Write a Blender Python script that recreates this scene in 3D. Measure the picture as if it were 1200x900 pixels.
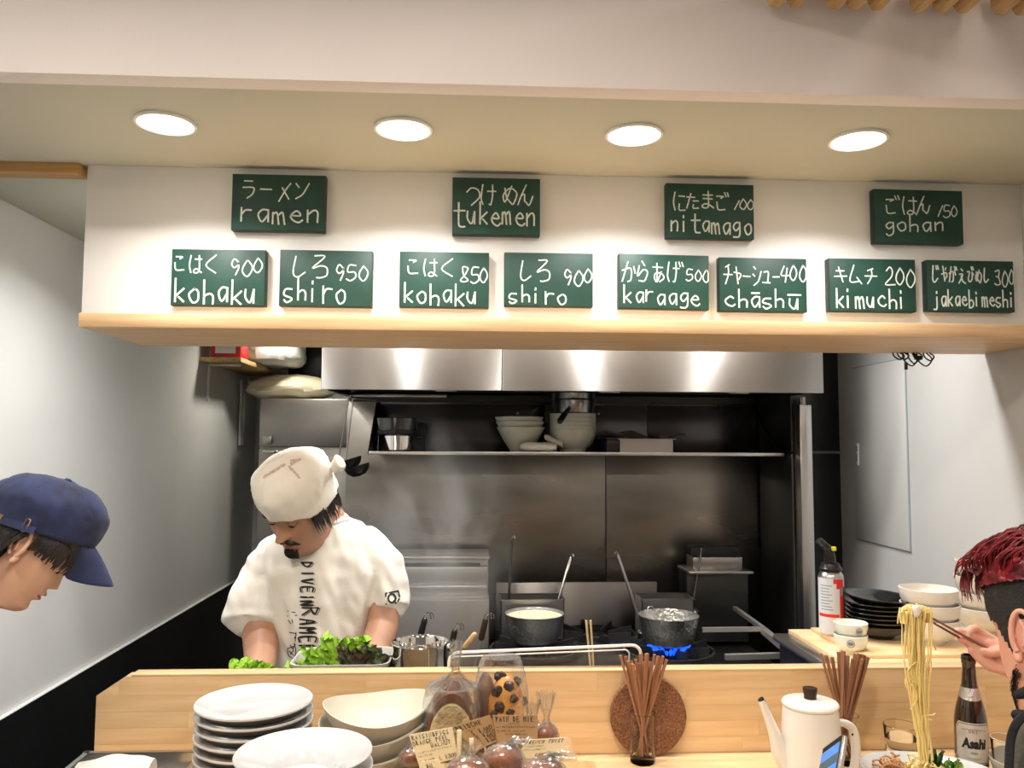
import bpy, bmesh, math, random
from math import sin, cos, pi, radians, sqrt, atan2
from mathutils import Vector, Matrix, noise
from mathutils.bvhtree import BVHTree

S = bpy.context.scene
for o in list(bpy.data.objects): bpy.data.objects.remove(o)
COL = S.collection
random.seed(7)

# ------------------------------------------------------------------ camera
F = 942.0
YAW, PITCH, ROLL = 2.873, 4.146, 0.2727
CR = (Matrix.Rotation(-radians(YAW), 3, 'Z') @ Matrix.Rotation(pi/2 + radians(PITCH), 3, 'X')
      @ Matrix.Rotation(radians(ROLL), 3, 'Z'))
CP = Vector((0, 0, 1.6))
cd = bpy.data.cameras.new('camera'); cam = bpy.data.objects.new('camera', cd); COL.objects.link(cam)
cd.sensor_width = 36.0; cd.lens = 36.0 * F / 1200.0; cd.clip_start = .02
cam.matrix_world = Matrix.Translation(CP) @ CR.to_4x4()
S.camera = cam

def at(px, py, Y):
    v = CR @ Vector(((px-600)/F, -(py-450)/F, -1)); return CP + v * (Y / v.y)
def atz(px, py, z):
    v = CR @ Vector(((px-600)/F, -(py-450)/F, -1)); return CP + v * ((z-1.6) / v.z)

# ------------------------------------------------------------------ world, lights, exposure
w = bpy.data.worlds.new('world'); S.world = w; w.use_nodes = True
w.node_tree.nodes['Background'].inputs[0].default_value = (1.0, .86, .70, 1)
w.node_tree.nodes['Background'].inputs[1].default_value = .15
S.view_settings.view_transform = 'Standard'; S.view_settings.look = 'None'
S.view_settings.gamma = 1; S.view_settings.use_curve_mapping = False
S.view_settings.exposure = 0.10

def area(name, loc, size, power, color, rot=(0, 0, 0), shape='DISK', spread=180, sy=None):
    l = bpy.data.lights.new(name, 'AREA'); l.energy = power; l.color = color; l.shape = shape; l.size = size
    if sy: l.size_y = sy
    l.spread = radians(spread)
    o = bpy.data.objects.new(name, l); COL.objects.link(o); o.location = loc; o.rotation_euler = rot
    return o
WARM = (1.0, .89, .77); NEUT = (1.0, .98, .95)
SOFFIT = 2.312
DL = [(-.689, 1.79), (-.160, 1.79), (.369, 1.79), (.897, 1.79)]       # downlights in front of the menu wall
KL = [(-.87, 2.42), (-.25, 2.42), (.37, 2.42), (.98, 2.42)]           # downlights of the kitchen
for x, y in DL: area('downlight_lamp', (x, y, SOFFIT-.012), .11, 3.9, NEUT, spread=132)
for x, y in KL: area('kitchen_lamp', (x, y, SOFFIT-.012), .11, 7.8, NEUT, spread=145)
area('rear_lamp', (-.9, 4.3, SOFFIT-.02), .12, 6.0, (1, .93, .78), spread=160)
for x, y in ((-1.0, .6), (.0, .6), (1.0, .6), (-.5, -1.0), (.7, -1.0)):
    area('dining_lamp', (x, y, 2.62), .22, 15.0, WARM, spread=175)

# ------------------------------------------------------------------ materials
def lin(c):
    return tuple((x/12.92 if x <= .04045 else ((x+.055)/1.055)**2.4) for x in c)
MATS = {}
def mat(name, color, rough=.5, metal=0., var=0., scale=8., bump=0., bscale=None, stretch=(1, 1, 1), coat=0., trans=0.,
        ior=1.45, emit=None, estr=0., aniso=0., arot=0., sss=0., rvar=0., sheen=0., orand=0., color2=None, spec=.5, detail=4, alpha=1.):
    if name in MATS: return MATS[name]
    m = bpy.data.materials.new(name); m.use_nodes = True; nt = m.node_tree; N = nt.nodes; L = nt.links
    b = N['Principled BSDF']
    I = b.inputs
    I['Roughness'].default_value = rough; I['Metallic'].default_value = metal; I['IOR'].default_value = ior
    I['Specular IOR Level'].default_value = spec
    I['Coat Weight'].default_value = coat; I['Transmission Weight'].default_value = trans; I['Alpha'].default_value = alpha
    I['Sheen Weight'].default_value = sheen
    if sss: I['Subsurface Weight'].default_value = sss; I['Subsurface Radius'].default_value = (.6, .25, .12); I['Subsurface Scale'].default_value = .012
    if emit: I['Emission Color'].default_value = (*emit, 1); I['Emission Strength'].default_value = estr
    if aniso:
        I['Anisotropic'].default_value = aniso; I['Anisotropic Rotation'].default_value = arot
        t = N.new('ShaderNodeTangent'); t.direction_type = 'RADIAL'; t.axis = 'Z'; L.new(t.outputs[0], I['Tangent'])
    c = (*color, 1)
    I['Base Color'].default_value = c
    tc = N.new('ShaderNodeTexCoord'); mp = N.new('ShaderNodeMapping'); mp.inputs['Scale'].default_value = stretch
    L.new(tc.outputs['Object'], mp.inputs['Vector'])
    src = mp.outputs[0]
    if orand:
        oi = N.new('ShaderNodeObjectInfo'); mu = N.new('ShaderNodeVectorMath'); mu.operation = 'MULTIPLY_ADD'
        cx = N.new('ShaderNodeCombineXYZ'); ml = N.new('ShaderNodeMath'); ml.operation = 'MULTIPLY'; ml.inputs[1].default_value = 37.
        L.new(oi.outputs['Random'], ml.inputs[0]); L.new(ml.outputs[0], cx.inputs[0]); L.new(ml.outputs[0], cx.inputs[1])
        L.new(src, mu.inputs[0]); mu.inputs[1].default_value = (1, 1, 1); L.new(cx.outputs[0], mu.inputs[2]); src = mu.outputs[0]
    n = N.new('ShaderNodeTexNoise'); n.inputs['Scale'].default_value = scale; n.inputs['Detail'].default_value = detail
    L.new(src, n.inputs['Vector'])
    if var or color2 or orand:
        mx = N.new('ShaderNodeMix'); mx.data_type = 'RGBA'
        c2 = color2 if color2 else tuple(max(0, x*(1-var)) for x in color)
        mx.inputs[6].default_value = c; mx.inputs[7].default_value = (*c2, 1)
        rp = N.new('ShaderNodeValToRGB'); rp.color_ramp.elements[0].position = .35; rp.color_ramp.elements[1].position = .68
        L.new(n.outputs['Fac'], rp.inputs[0]); L.new(rp.outputs[0], mx.inputs[0])
        out = mx.outputs[2]
        if orand:
            hs = N.new('ShaderNodeHueSaturation'); mr = N.new('ShaderNodeMapRange')
            mr.inputs[3].default_value = 1-orand; mr.inputs[4].default_value = 1+orand*.55
            L.new(oi.outputs['Random'], mr.inputs[0]); L.new(mr.outputs[0], hs.inputs['Value']); L.new(out, hs.inputs['Color']); out = hs.outputs[0]
        L.new(out, I['Base Color'])
    if rvar:
        mr2 = N.new('ShaderNodeMapRange'); mr2.inputs[3].default_value = max(.02, rough-rvar); mr2.inputs[4].default_value = rough+rvar
        L.new(n.outputs['Fac'], mr2.inputs[0]); L.new(mr2.outputs[0], I['Roughness'])
    if bump:
        n2 = N.new('ShaderNodeTexNoise'); n2.inputs['Scale'].default_value = bscale or scale; n2.inputs['Detail'].default_value = detail
        L.new(src, n2.inputs['Vector'])
        bp = N.new('ShaderNodeBump'); bp.inputs['Strength'].default_value = bump; bp.inputs['Distance'].default_value = .01
        L.new(n2.outputs['Fac'], bp.inputs['Height']); L.new(bp.outputs[0], I['Normal'])
    MATS[name] = m
    return m

M = {}
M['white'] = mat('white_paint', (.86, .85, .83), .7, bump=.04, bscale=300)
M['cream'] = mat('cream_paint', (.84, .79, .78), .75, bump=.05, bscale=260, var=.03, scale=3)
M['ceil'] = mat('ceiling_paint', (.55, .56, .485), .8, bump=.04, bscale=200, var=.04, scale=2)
M['lwall'] = mat('grey_panel_wall', (.74, .75, .74), .42, var=.10, scale=1.6, bump=.02, bscale=60)
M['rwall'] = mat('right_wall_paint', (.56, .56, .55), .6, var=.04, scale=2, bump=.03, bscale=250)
M['blackgloss'] = mat('black_panel', (.008, .009, .010), .38, var=.3, scale=3)
M['floor'] = mat('floor_dark', (.035, .035, .037), .5, var=.4, scale=5)
M['wood'] = mat('maple_wood', (.80, .58, .33), .42, color2=(.70, .47, .245), scale=5, stretch=(1.1, 13, 13), bump=.04, orand=.09, detail=7, coat=.12)
M['woodline'] = mat('maple_wood_shelf', (.72, .50, .28), .5, color2=(.58, .37, .19), scale=4, stretch=(1.0, 16, 16), bump=.05, detail=7)
M['woodcore'] = mat('maple_wood_core', (.34, .20, .09), .6, var=.2)
M['pine'] = mat('pine_wood', (.62, .42, .20), .5, color2=(.42, .25, .10), scale=5, stretch=(16, 1, 16), bump=.08, detail=6)
M['trimwood'] = mat('trim_wood', (.58, .36, .15), .5, color2=(.46, .27, .10), scale=5, stretch=(1, 16, 16))
M['steel'] = mat('brushed_steel', (.40, .385, .37), .36, 1, aniso=.98, arot=.25)
M['steelsplash'] = mat('steel_splashback', (.34, .32, .29), .30, 1, rvar=.10, scale=2.2, stretch=(1, 1, 3), bump=.16, bscale=2.6, var=.35, detail=2)
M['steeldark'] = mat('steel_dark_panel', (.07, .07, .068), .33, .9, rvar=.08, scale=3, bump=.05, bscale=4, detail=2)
M['steelplain'] = mat('steel_plain', (.52, .51, .50), .30, 1)
M['steelfridge'] = mat('steel_fridge', (.40, .385, .37), .36, 1, rvar=.06, scale=4)
M['rail'] = mat('worn_steel_rail', (.80, .78, .74), .45, 1)
M['chrome'] = mat('polished_steel', (.80, .78, .76), .08, 1, rvar=.03, scale=20)
M['alum'] = mat('hammered_aluminium', (.62, .62, .60), .30, 1, bump=.35, bscale=90, detail=1)
M['iron'] = mat('cast_iron', (.012, .012, .013), .55, bump=.3, bscale=120)
M['blackpl'] = mat('black_plastic', (.012, .012, .012), .35, rvar=.05)
M['blacklac'] = mat('black_lacquer', (.010, .011, .012), .16, coat=.6)
M['glassdark'] = mat('smoked_glass', (.05, .055, .06), .06, coat=1.)
M['porc'] = mat('white_porcelain', (.54, .55, .56), .13, coat=.5, rvar=.02)
M['porcgap'] = mat('plate_gap_shade', (.07, .062, .05), .6)  # shade of the gaps between stacked plates, put into the colour
M['porcmatt'] = mat('cream_stoneware', (.56, .525, .43), .42, var=.06, scale=14, bump=.03, bscale=60)
M['porcbowl'] = mat('ivory_stoneware', (.80, .76, .68), .30, var=.05, scale=10, coat=.3)
M['porcdim'] = mat('grey_green_stoneware', (.55, .56, .48), .4, var=.08, scale=10)
M['celadon'] = mat('pale_celadon_porcelain', (.78, .80, .68), .15, coat=.5)
M['blueglaze'] = mat('blue_glaze', (.06, .12, .28), .2, coat=.5, var=.6, scale=260)
M['enamel'] = mat('white_enamel', (.76, .735, .69), .30, coat=.5, bump=.02, bscale=40)
M['darkwood'] = mat('dark_wood_knob', (.030, .015, .008), .4)
M['bamboo'] = mat('brown_chopstick_wood', (.36, .17, .09), .5, color2=(.26, .11, .05), scale=30, stretch=(8, 8, .6), orand=.2)
M['palewood'] = mat('pale_chopstick_wood', (.75, .56, .30), .5, var=.1)
M['cork'] = mat('cork', (.30, .13, .055), .8, color2=(.12, .045, .02), scale=260, bump=.5, bscale=220, detail=2)
M['corklight'] = mat('cork_light', (.42, .25, .12), .8, color2=(.26, .13, .06), scale=240, bump=.4)
M['glass'] = mat('clear_glass', (.98, .985, .98), .02, trans=1., ior=1.18)
M['acryl'] = mat('clear_acrylic', (.97, .97, .96), .02, trans=1., ior=1.3)
M['acryledge'] = mat('acrylic_edge', (.80, .80, .78), .2, coat=.6)
M['beerglass'] = mat('brown_bottle_glass', (.018, .008, .004), .06, coat=1., spec=.8)
M['paperlab'] = mat('silver_label', (.62, .57, .49), .35, .35, var=.1, scale=60)
M['foil'] = mat('silver_foil', (.66, .64, .62), .25, .9, bump=.3, bscale=150)
M['ink'] = mat('black_ink', (.008, .008, .01), .6)
M['chalk'] = mat('white_chalk', (.86, .88, .84), .95, color2=(.45, .55, .50), scale=420, detail=3)
M['cgreen'] = mat('chalkboard_green', (.015, .070, .052), .48, var=.35, scale=9, rvar=.08, coat=0, orand=.12)
M['cside'] = mat('chalkboard_edge', (.010, .028, .023), .5)
M['skin'] = mat('skin_tan', (.45, .24, .15), .48, var=.12, scale=14, sss=.15, bump=.05, bscale=160)
M['skinlt'] = mat('skin_light', (.74, .45, .32), .45, var=.10, scale=12, sss=.18, bump=.03, bscale=160)
M['skinhand'] = mat('skin_hand', (.74, .42, .31), .45, color2=(.72, .33, .24), scale=26, sss=.18, bump=.06, bscale=120)
M['lips'] = mat('lips', (.42, .10, .08), .4, sss=.1)
M['lipsm'] = mat('lips_muted', (.36, .13, .09), .4)
M['nail'] = mat('fingernail', (.80, .52, .44), .3)
M['hair'] = mat('black_hair', (.010, .008, .007), .42, bump=.5, bscale=90, stretch=(1, 1, .2))
M['fade'] = mat('black_undercut', (.014, .012, .011), .7, bump=.6, bscale=500)
M['redhair'] = mat('red_hair', (.25, .010, .016), .40, color2=(.07, .004, .008), scale=60, bump=.3)
M['eye'] = mat('eye_dark', (.01, .008, .007), .15)
M['eyewhite'] = mat('eye_white', (.75, .72, .68), .25)
M['tee'] = mat('white_cotton', (.75, .72, .65), .85, bump=.15, bscale=420, sheen=.2)
M['bandana'] = mat('cream_bandana_cotton', (.82, .78, .69), .85, bump=.12, bscale=300, sheen=.2)
M['stain'] = mat('faded_brown_print', (.62, .50, .44), .9, var=.25, scale=90)
M['navy'] = mat('navy_cotton', (.019, .030, .092), .85, bump=.08, bscale=900, color2=(.007, .011, .038), scale=24, sheen=.08)
M['navylite'] = mat('navy_visor_cotton', (.024, .036, .105), .85, bump=.2, bscale=380, var=.3, scale=16, sheen=.08)
M['brass'] = mat('brass', (.75, .52, .20), .3, 1)
M['olive'] = mat('olive_jacket_cloth', (.10, .090, .060), .85, color2=(.05, .05, .04), scale=14, bump=.2, bscale=200)
M['blackcloth'] = mat('black_cloth', (.010, .011, .012), .85, bump=.2, bscale=200)
M['apron'] = mat('dark_trousers_cloth', (.02, .021, .025), .9, bump=.2, bscale=200)
M['lettuce'] = mat('green_lettuce', (.36, .62, .055), .45, color2=(.17, .40, .02), scale=30, bump=.5, bscale=60, sss=.05)
M['lettucedark'] = mat('dark_lettuce', (.035, .075, .018), .45, color2=(.07, .022, .02), scale=30, bump=.5, bscale=60)
M['lettucerib'] = mat('pale_lettuce_rib', (.62, .70, .30), .4, var=.2)
M['tub'] = mat('translucent_plastic_tub', (.74, .74, .72), .25, alpha=.6)
M['towel'] = mat('white_towel', (.66, .64, .56), .95, bump=.4, bscale=160)
M['cloth'] = mat('white_cloth', (.64, .64, .61), .9, bump=.25, bscale=260)
M['soup'] = mat('pale_soup', (.62, .60, .42), .35)
M['noodle'] = mat('yellow_noodle', (.92, .76, .33), .32, color2=(.88, .68, .26), scale=40, sss=.1, coat=.3)
M['noodlepale'] = mat('pale_noodle', (.82, .70, .40), .4, coat=.2)
M['meat'] = mat('minced_meat', (.62, .36, .16), .5, color2=(.38, .17, .06), scale=60)
M['broc'] = mat('dark_greens', (.05, .14, .025), .5, color2=(.02, .07, .01), scale=60, bump=.5)
M['broclt'] = mat('light_greens', (.28, .42, .06), .5, var=.4, scale=60)
M['egg'] = mat('white_sliver', (.88, .86, .80), .4)
M['crustdark'] = mat('dark_crust', (.10, .040, .020), .5, color2=(.20, .085, .035), scale=18, bump=.3, bscale=40)
M['crumb'] = mat('bread_crumb', (.60, .48, .27), .85, color2=(.42, .31, .15), scale=75, bump=.9, bscale=110)
M['brioche'] = mat('golden_brioche', (.76, .38, .07), .45, color2=(.45, .15, .02), scale=22, bump=.3, bscale=30, coat=.2)
M['spot'] = mat('burnt_chocolate_spot', (.045, .014, .010), .35, var=.5, scale=40, coat=.3)
M['roll'] = mat('brown_roll', (.30, .10, .035), .4, color2=(.09, .03, .015), scale=16, coat=.3)
M['cardcream'] = mat('cream_card', (.84, .72, .47), .8, var=.04, scale=20)
M['cardbrown'] = mat('kraft_card', (.43, .27, .135), .8, var=.06, scale=30)
M['stencil'] = mat('brown_black_ink', (.04, .026, .018), .8)
M['phone'] = mat('phone_rim_metal', (.55, .50, .48), .2, .8)
M['screen'] = mat('lit_phone_screen', (.04, .10, .22), .1, emit=(.10, .32, .85), estr=.75)
M['screendk'] = mat('phone_screen_dark_band', (.05, .09, .11), .1, emit=(.06, .12, .16), estr=.5)
M['redtin'] = mat('red_tin', (.50, .015, .02), .35, var=.1)
M['labelwhite'] = mat('white_label', (.72, .72, .74), .6, var=.05, scale=60)
M['labelgrey'] = mat('torch_label_white', (.70, .72, .75), .4)
M['red'] = mat('red_print', (.72, .03, .025), .45)
M['teal'] = mat('dark_teal_print', (.02, .08, .09), .45)
M['yellow'] = mat('yellow_print', (.85, .75, .05), .5)
M['greyprint'] = mat('grey_print', (.25, .30, .36), .6)
M['bagwhite'] = mat('white_plastic_bag', (.88, .88, .86), .4, bump=.5, bscale=18)
M['bagcream'] = mat('cream_plastic_bag', (.80, .74, .56), .4, bump=.5, bscale=14)
M['lampon'] = mat('lit_lamp_diffuser', (1, 1, 1), .5, emit=(1, .97, .90), estr=6)
M['lamprim'] = mat('white_lamp_rim', (.85, .84, .80), .4)
M['meshwire'] = mat('wire_steel', (.5, .5, .5), .3, 1)

def film():
    m = bpy.data.materials.new('clear_plastic_film'); m.use_nodes = True; nt = m.node_tree; N = nt.nodes; L = nt.links
    for n in list(N): N.remove(n)
    out = N.new('ShaderNodeOutputMaterial'); tr = N.new('ShaderNodeBsdfTransparent'); gl = N.new('ShaderNodeBsdfGlossy')
    df = N.new('ShaderNodeBsdfDiffuse'); a = N.new('ShaderNodeMixShader'); b = N.new('ShaderNodeMixShader')
    tr.inputs[0].default_value = (.96, .96, .95, 1); gl.inputs['Roughness'].default_value = .12; df.inputs[0].default_value = (.8, .8, .8, 1)
    lw = N.new('ShaderNodeLayerWeight'); lw.inputs[0].default_value = .45
    nz = N.new('ShaderNodeTexNoise'); nz.inputs['Scale'].default_value = 45; nz.inputs['Detail'].default_value = 2
    tc = N.new('ShaderNodeTexCoord'); L.new(tc.outputs['Object'], nz.inputs['Vector'])
    bp = N.new('ShaderNodeBump'); bp.inputs['Strength'].default_value = .9; bp.inputs['Distance'].default_value = .006
    L.new(nz.outputs['Fac'], bp.inputs['Height']); L.new(bp.outputs[0], gl.inputs['Normal']); L.new(bp.outputs[0], lw.inputs['Normal'])
    mr = N.new('ShaderNodeMapRange'); mr.inputs[3].default_value = .04; mr.inputs[4].default_value = .75
    L.new(lw.outputs['Facing'], mr.inputs[0])
    mg = N.new('ShaderNodeMixShader'); mg.inputs[0].default_value = .18
    L.new(gl.outputs[0], mg.inputs[1]); L.new(df.outputs[0], mg.inputs[2])
    L.new(mr.outputs[0], a.inputs[0]); L.new(tr.outputs[0], a.inputs[1]); L.new(mg.outputs[0], a.inputs[2])
    L.new(a.outputs[0], out.inputs[0])
    return m
M['film'] = film()

# ------------------------------------------------------------------ mesh building
class MB:
    def __init__(s): s.v = []; s.f = []; s.m = []
    def add(s, vs, fs, mi=0, T=None):
        b = len(s.v)
        s.v += [(T @ Vector(v)) if T is not None else Vector(v) for v in vs]
        s.f += [tuple(b+i for i in f) for f in fs]; s.m += [mi]*len(fs)
        return s
    def box(s, c, d, rz=0, mi=0, T=None, ch=0.):
        x, y, z = d[0]/2, d[1]/2, d[2]/2
        if ch <= 0:
            vs = [(i*x, j*y, k*z) for k in (-1, 1) for j in (-1, 1) for i in (-1, 1)]
            fs = [(0, 2, 3, 1), (4, 5, 7, 6), (0, 1, 5, 4), (2, 6, 7, 3), (0, 4, 6, 2), (1, 3, 7, 5)]
        else:
            bm = bmesh.new(); bmesh.ops.create_cube(bm, size=1)
            for v in bm.verts: v.co = Vector((v.co.x*d[0], v.co.y*d[1], v.co.z*d[2]))
            bmesh.ops.bevel(bm, geom=bm.edges[:], offset=ch, segments=2, affect='EDGES', profile=.5)
            bm.verts.index_update()
            vs = [tuple(v.co) for v in bm.verts]; fs = [tuple(v.index for v in f.verts) for f in bm.faces]; bm.free()
        R = Matrix.Translation(Vector(c)) @ Matrix.Rotation(rz, 4, 'Z')
        if T is not None: R = T @ R
        return s.add(vs, fs, mi, R)
    def lathe(s, prof, seg=32, c=(0, 0, 0), mi=0, T=None, sx=1, sy=1, wob=None):
        vs = []; fs = []; n = len(prof)
        for i, (r, z) in enumerate(prof):
            for k in range(seg):
                a = 2*pi*k/seg; q = 1 if wob is None else wob(a, i)
                vs.append((c[0]+r*cos(a)*sx*q, c[1]+r*sin(a)*sy*q, c[2]+z))
        for i in range(n-1):
            for k in range(seg):
                k2 = (k+1) % seg; fs.append((i*seg+k, i*seg+k2, (i+1)*seg+k2, (i+1)*seg+k))
        if len(prof) == 2: return s.add(vs, fs, mi, T)
        if prof[0][0] > 1e-5: fs.append(tuple(reversed(range(seg))))
        if prof[-1][0] > 1e-5: fs.append(tuple((n-1)*seg+k for k in range(seg)))
        return s.add(vs, fs, mi, T)
    def loft(s, rings, cap=True, mi=0, T=None, closed=True):
        n = len(rings[0]); vs = [p for r in rings for p in r]; fs = []
        for i in range(len(rings)-1):
            for k in range(n if closed else n-1):
                k2 = (k+1) % n; fs.append((i*n+k, i*n+k2, (i+1)*n+k2, (i+1)*n+k))
        if cap:
            fs.append(tuple(reversed(range(n)))); fs.append(tuple((len(rings)-1)*n+k for k in range(n)))
        return s.add(vs, fs, mi, T)
    def tube(s, pts, r, seg=8, mi=0, T=None, flat=1., cap=True):
        pts = [Vector(p) for p in pts]; rs = r if isinstance(r, (list, tuple)) else [r]*len(pts)
        rings = []; up = None
        for i, p in enumerate(pts):
            t = (pts[min(i+1, len(pts)-1)] - pts[max(i-1, 0)])
            if t.length < 1e-9: t = Vector((0, 0, 1))
            t.normalize()
            if up is None: up = t.orthogonal().normalized()
            u = (up - t*up.dot(t))
            u = u.normalized() if u.length > 1e-6 else t.orthogonal().normalized()
            up = u; w_ = t.cross(u)
            rings.append([p + u*cos(2*pi*k/seg)*rs[i] + w_*sin(2*pi*k/seg)*rs[i]*flat for k in range(seg)])
        return s.loft(rings, cap, mi, T)
    def capsule(s, pts, rs, seg=12, mi=0, flat=1.):
        pts = [Vector(p) for p in pts]
        P = []; Rr = []
        d0 = (pts[0]-pts[1]).normalized(); d1 = (pts[-1]-pts[-2]).normalized()
        for a in (85, 60, 30): P.append(pts[0]+d0*rs[0]*sin(radians(a))); Rr.append(rs[0]*cos(radians(a)))
        P += pts; Rr += list(rs)
        for a in (30, 60, 85): P.append(pts[-1]+d1*rs[-1]*sin(radians(a))); Rr.append(rs[-1]*cos(radians(a)))
        return s.tube(P, Rr, seg, mi, None, flat)
    def prism(s, poly, y0, y1, mi=0, T=None):       # polygon in x,z extruded along y
        n = len(poly); vs = [(x, y0, z) for x, z in poly] + [(x, y1, z) for x, z in poly]
        fs = [tuple(range(n)), tuple(reversed(range(n, 2*n)))] + [(i, i+n, (i+1) % n+n, (i+1) % n) for i in range(n)]
        return s.add(vs, fs, mi, T)
    def sphere(s, c, r, seg=16, rings=10, mi=0, T=None, fn=None):
        if not isinstance(r, (tuple, list)): r = (r, r, r)
        vs = []; fs = []
        for i in range(rings+1):
            th = pi*i/rings
            for k in range(seg):
                a = 2*pi*k/seg; d = Vector((sin(th)*cos(a), sin(th)*sin(a), cos(th)))
                q = fn(d) if fn else 1
                vs.append((c[0]+d.x*r[0]*q, c[1]+d.y*r[1]*q, c[2]+d.z*r[2]*q))
        for i in range(rings):
            for k in range(seg):
                k2 = (k+1) % seg; fs.append((i*seg+k, (i+1)*seg+k, (i+1)*seg+k2, i*seg+k2))
        return s.add(vs, fs, mi, T)
    def mesh(s, name, mats, off=None, angle=35, smooth=True):
        me = bpy.data.meshes.new(name)
        vs = [v-off for v in s.v] if off is not None else s.v
        me.from_pydata([tuple(v) for v in vs], [], s.f)
        if not isinstance(mats, (list, tuple)): mats = [mats]
        for m_ in mats: me.materials.append(m_)
        me.polygons.foreach_set('material_index', s.m)
        bm = bmesh.new(); bm.from_mesh(me); bmesh.ops.remove_doubles(bm, verts=bm.verts, dist=1e-6)
        bmesh.ops.recalc_face_normals(bm, faces=bm.faces); bm.to_mesh(me); bm.free()
        if smooth:
            me.polygons.foreach_set('use_smooth', [True]*len(me.polygons)); me.set_sharp_from_angle(angle=radians(angle))
        return me

def obj(name, me, parent=None, loc=(0, 0, 0), label=None):
    o = bpy.data.objects.new(name, me); COL.objects.link(o); o.location = loc
    if parent is not None: o.parent = parent
    if label: o['label'] = label
    return o
def tag(o, label=None, cat=None, group=None, kind=None):
    if label: o['label'] = label
    if cat: o['category'] = cat
    if group: o['group'] = group
    if kind: o['kind'] = kind
    return o
def thing(name, loc, label, cat, group=None, rz=0, rot=None):
    o = bpy.data.objects.new(name, None); COL.objects.link(o); o.location = loc
    o.empty_display_size = .02
    o.rotation_euler = rot if rot else (0, 0, rz)
    return tag(o, label, cat, group)
def part(parent, name, mb, mats, world=False, label=None, **k):
    """world=True: mb is in world coordinates, the top parent is an unrotated Empty"""
    off = None
    if world:
        off = Vector((0, 0, 0)); p = parent
        while p is not None: off += Vector(p.location); p = p.parent
    return obj(name, mb.mesh(name, mats, off, **k), parent, label=label)
def single(name, mb, mats, label, cat, group=None, loc=None, **k):
    loc = Vector(loc) if loc is not None else None
    o = obj(name, mb.mesh(name, mats, loc, **k), None, loc if loc is not None else (0, 0, 0))
    return tag(o, label, cat, group)
def struct(name, mb, mats, parent=None, **k):
    o = obj(name, mb.mesh(name, mats, **k), parent)
    if parent is None: o['kind'] = 'structure'
    return o
def dup(root, loc, label=None, group=None, rz=None):
    r = root.copy(); COL.objects.link(r); r.location = loc
    if rz is not None: r.rotation_euler = (0, 0, rz)
    if label: r['label'] = label
    if group: r['group'] = group
    for ch in list(root.children):
        c = ch.copy(); COL.objects.link(c); c.parent = r
        for g in list(ch.children):
            d = g.copy(); COL.objects.link(d); d.parent = c
    return r
def modded(me, name, mods, matl):
    """apply modifiers without operators"""
    o = bpy.data.objects.new('tmp', me); COL.objects.link(o)
    for t, kw in mods:
        m_ = o.modifiers.new(t, t)
        for k, v in kw.items(): setattr(m_, k, v)
    dg = bpy.context.evaluated_depsgraph_get(); dg.update()
    r = bpy.data.meshes.new_from_object(o.evaluated_get(dg)); r.name = name
    bpy.data.objects.remove(o)
    r.materials.clear()
    for m_ in (matl if isinstance(matl, (list, tuple)) else [matl]): r.materials.append(m_)
    r.polygons.foreach_set('material_index', [0]*len(r.polygons))
    r.polygons.foreach_set('use_smooth', [True]*len(r.polygons))
    return r
def organic(mb, name, matl, voxel=.004, smooth=6, fold=None, off=None):
    me = mb.mesh(name+'_raw', matl, off)
    r = modded(me, name, [('REMESH', dict(mode='VOXEL', voxel_size=voxel)), ('SMOOTH', dict(factor=.5, iterations=smooth))], matl)
    if fold:
        ns = [v.normal.copy() for v in r.vertices]
        for v, n in zip(r.vertices, ns): v.co += n*fold(v.co)
        r.update()
    return r
def catmull(pts, sub=4):
    if len(pts) < 3: return pts
    out = []
    P = [pts[0]*2-pts[1]] + pts + [pts[-1]*2-pts[-2]]
    for i in range(1, len(P)-2):
        for k in range(sub):
            t = k/sub; a, b, c, d = P[i-1], P[i], P[i+1], P[i+2]
            out.append(.5*((2*b)+(c-a)*t+(2*a-5*b+4*c-d)*t*t+(3*b-a-3*c+d)*t**3))
    out.append(pts[-1]); return out

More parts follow.
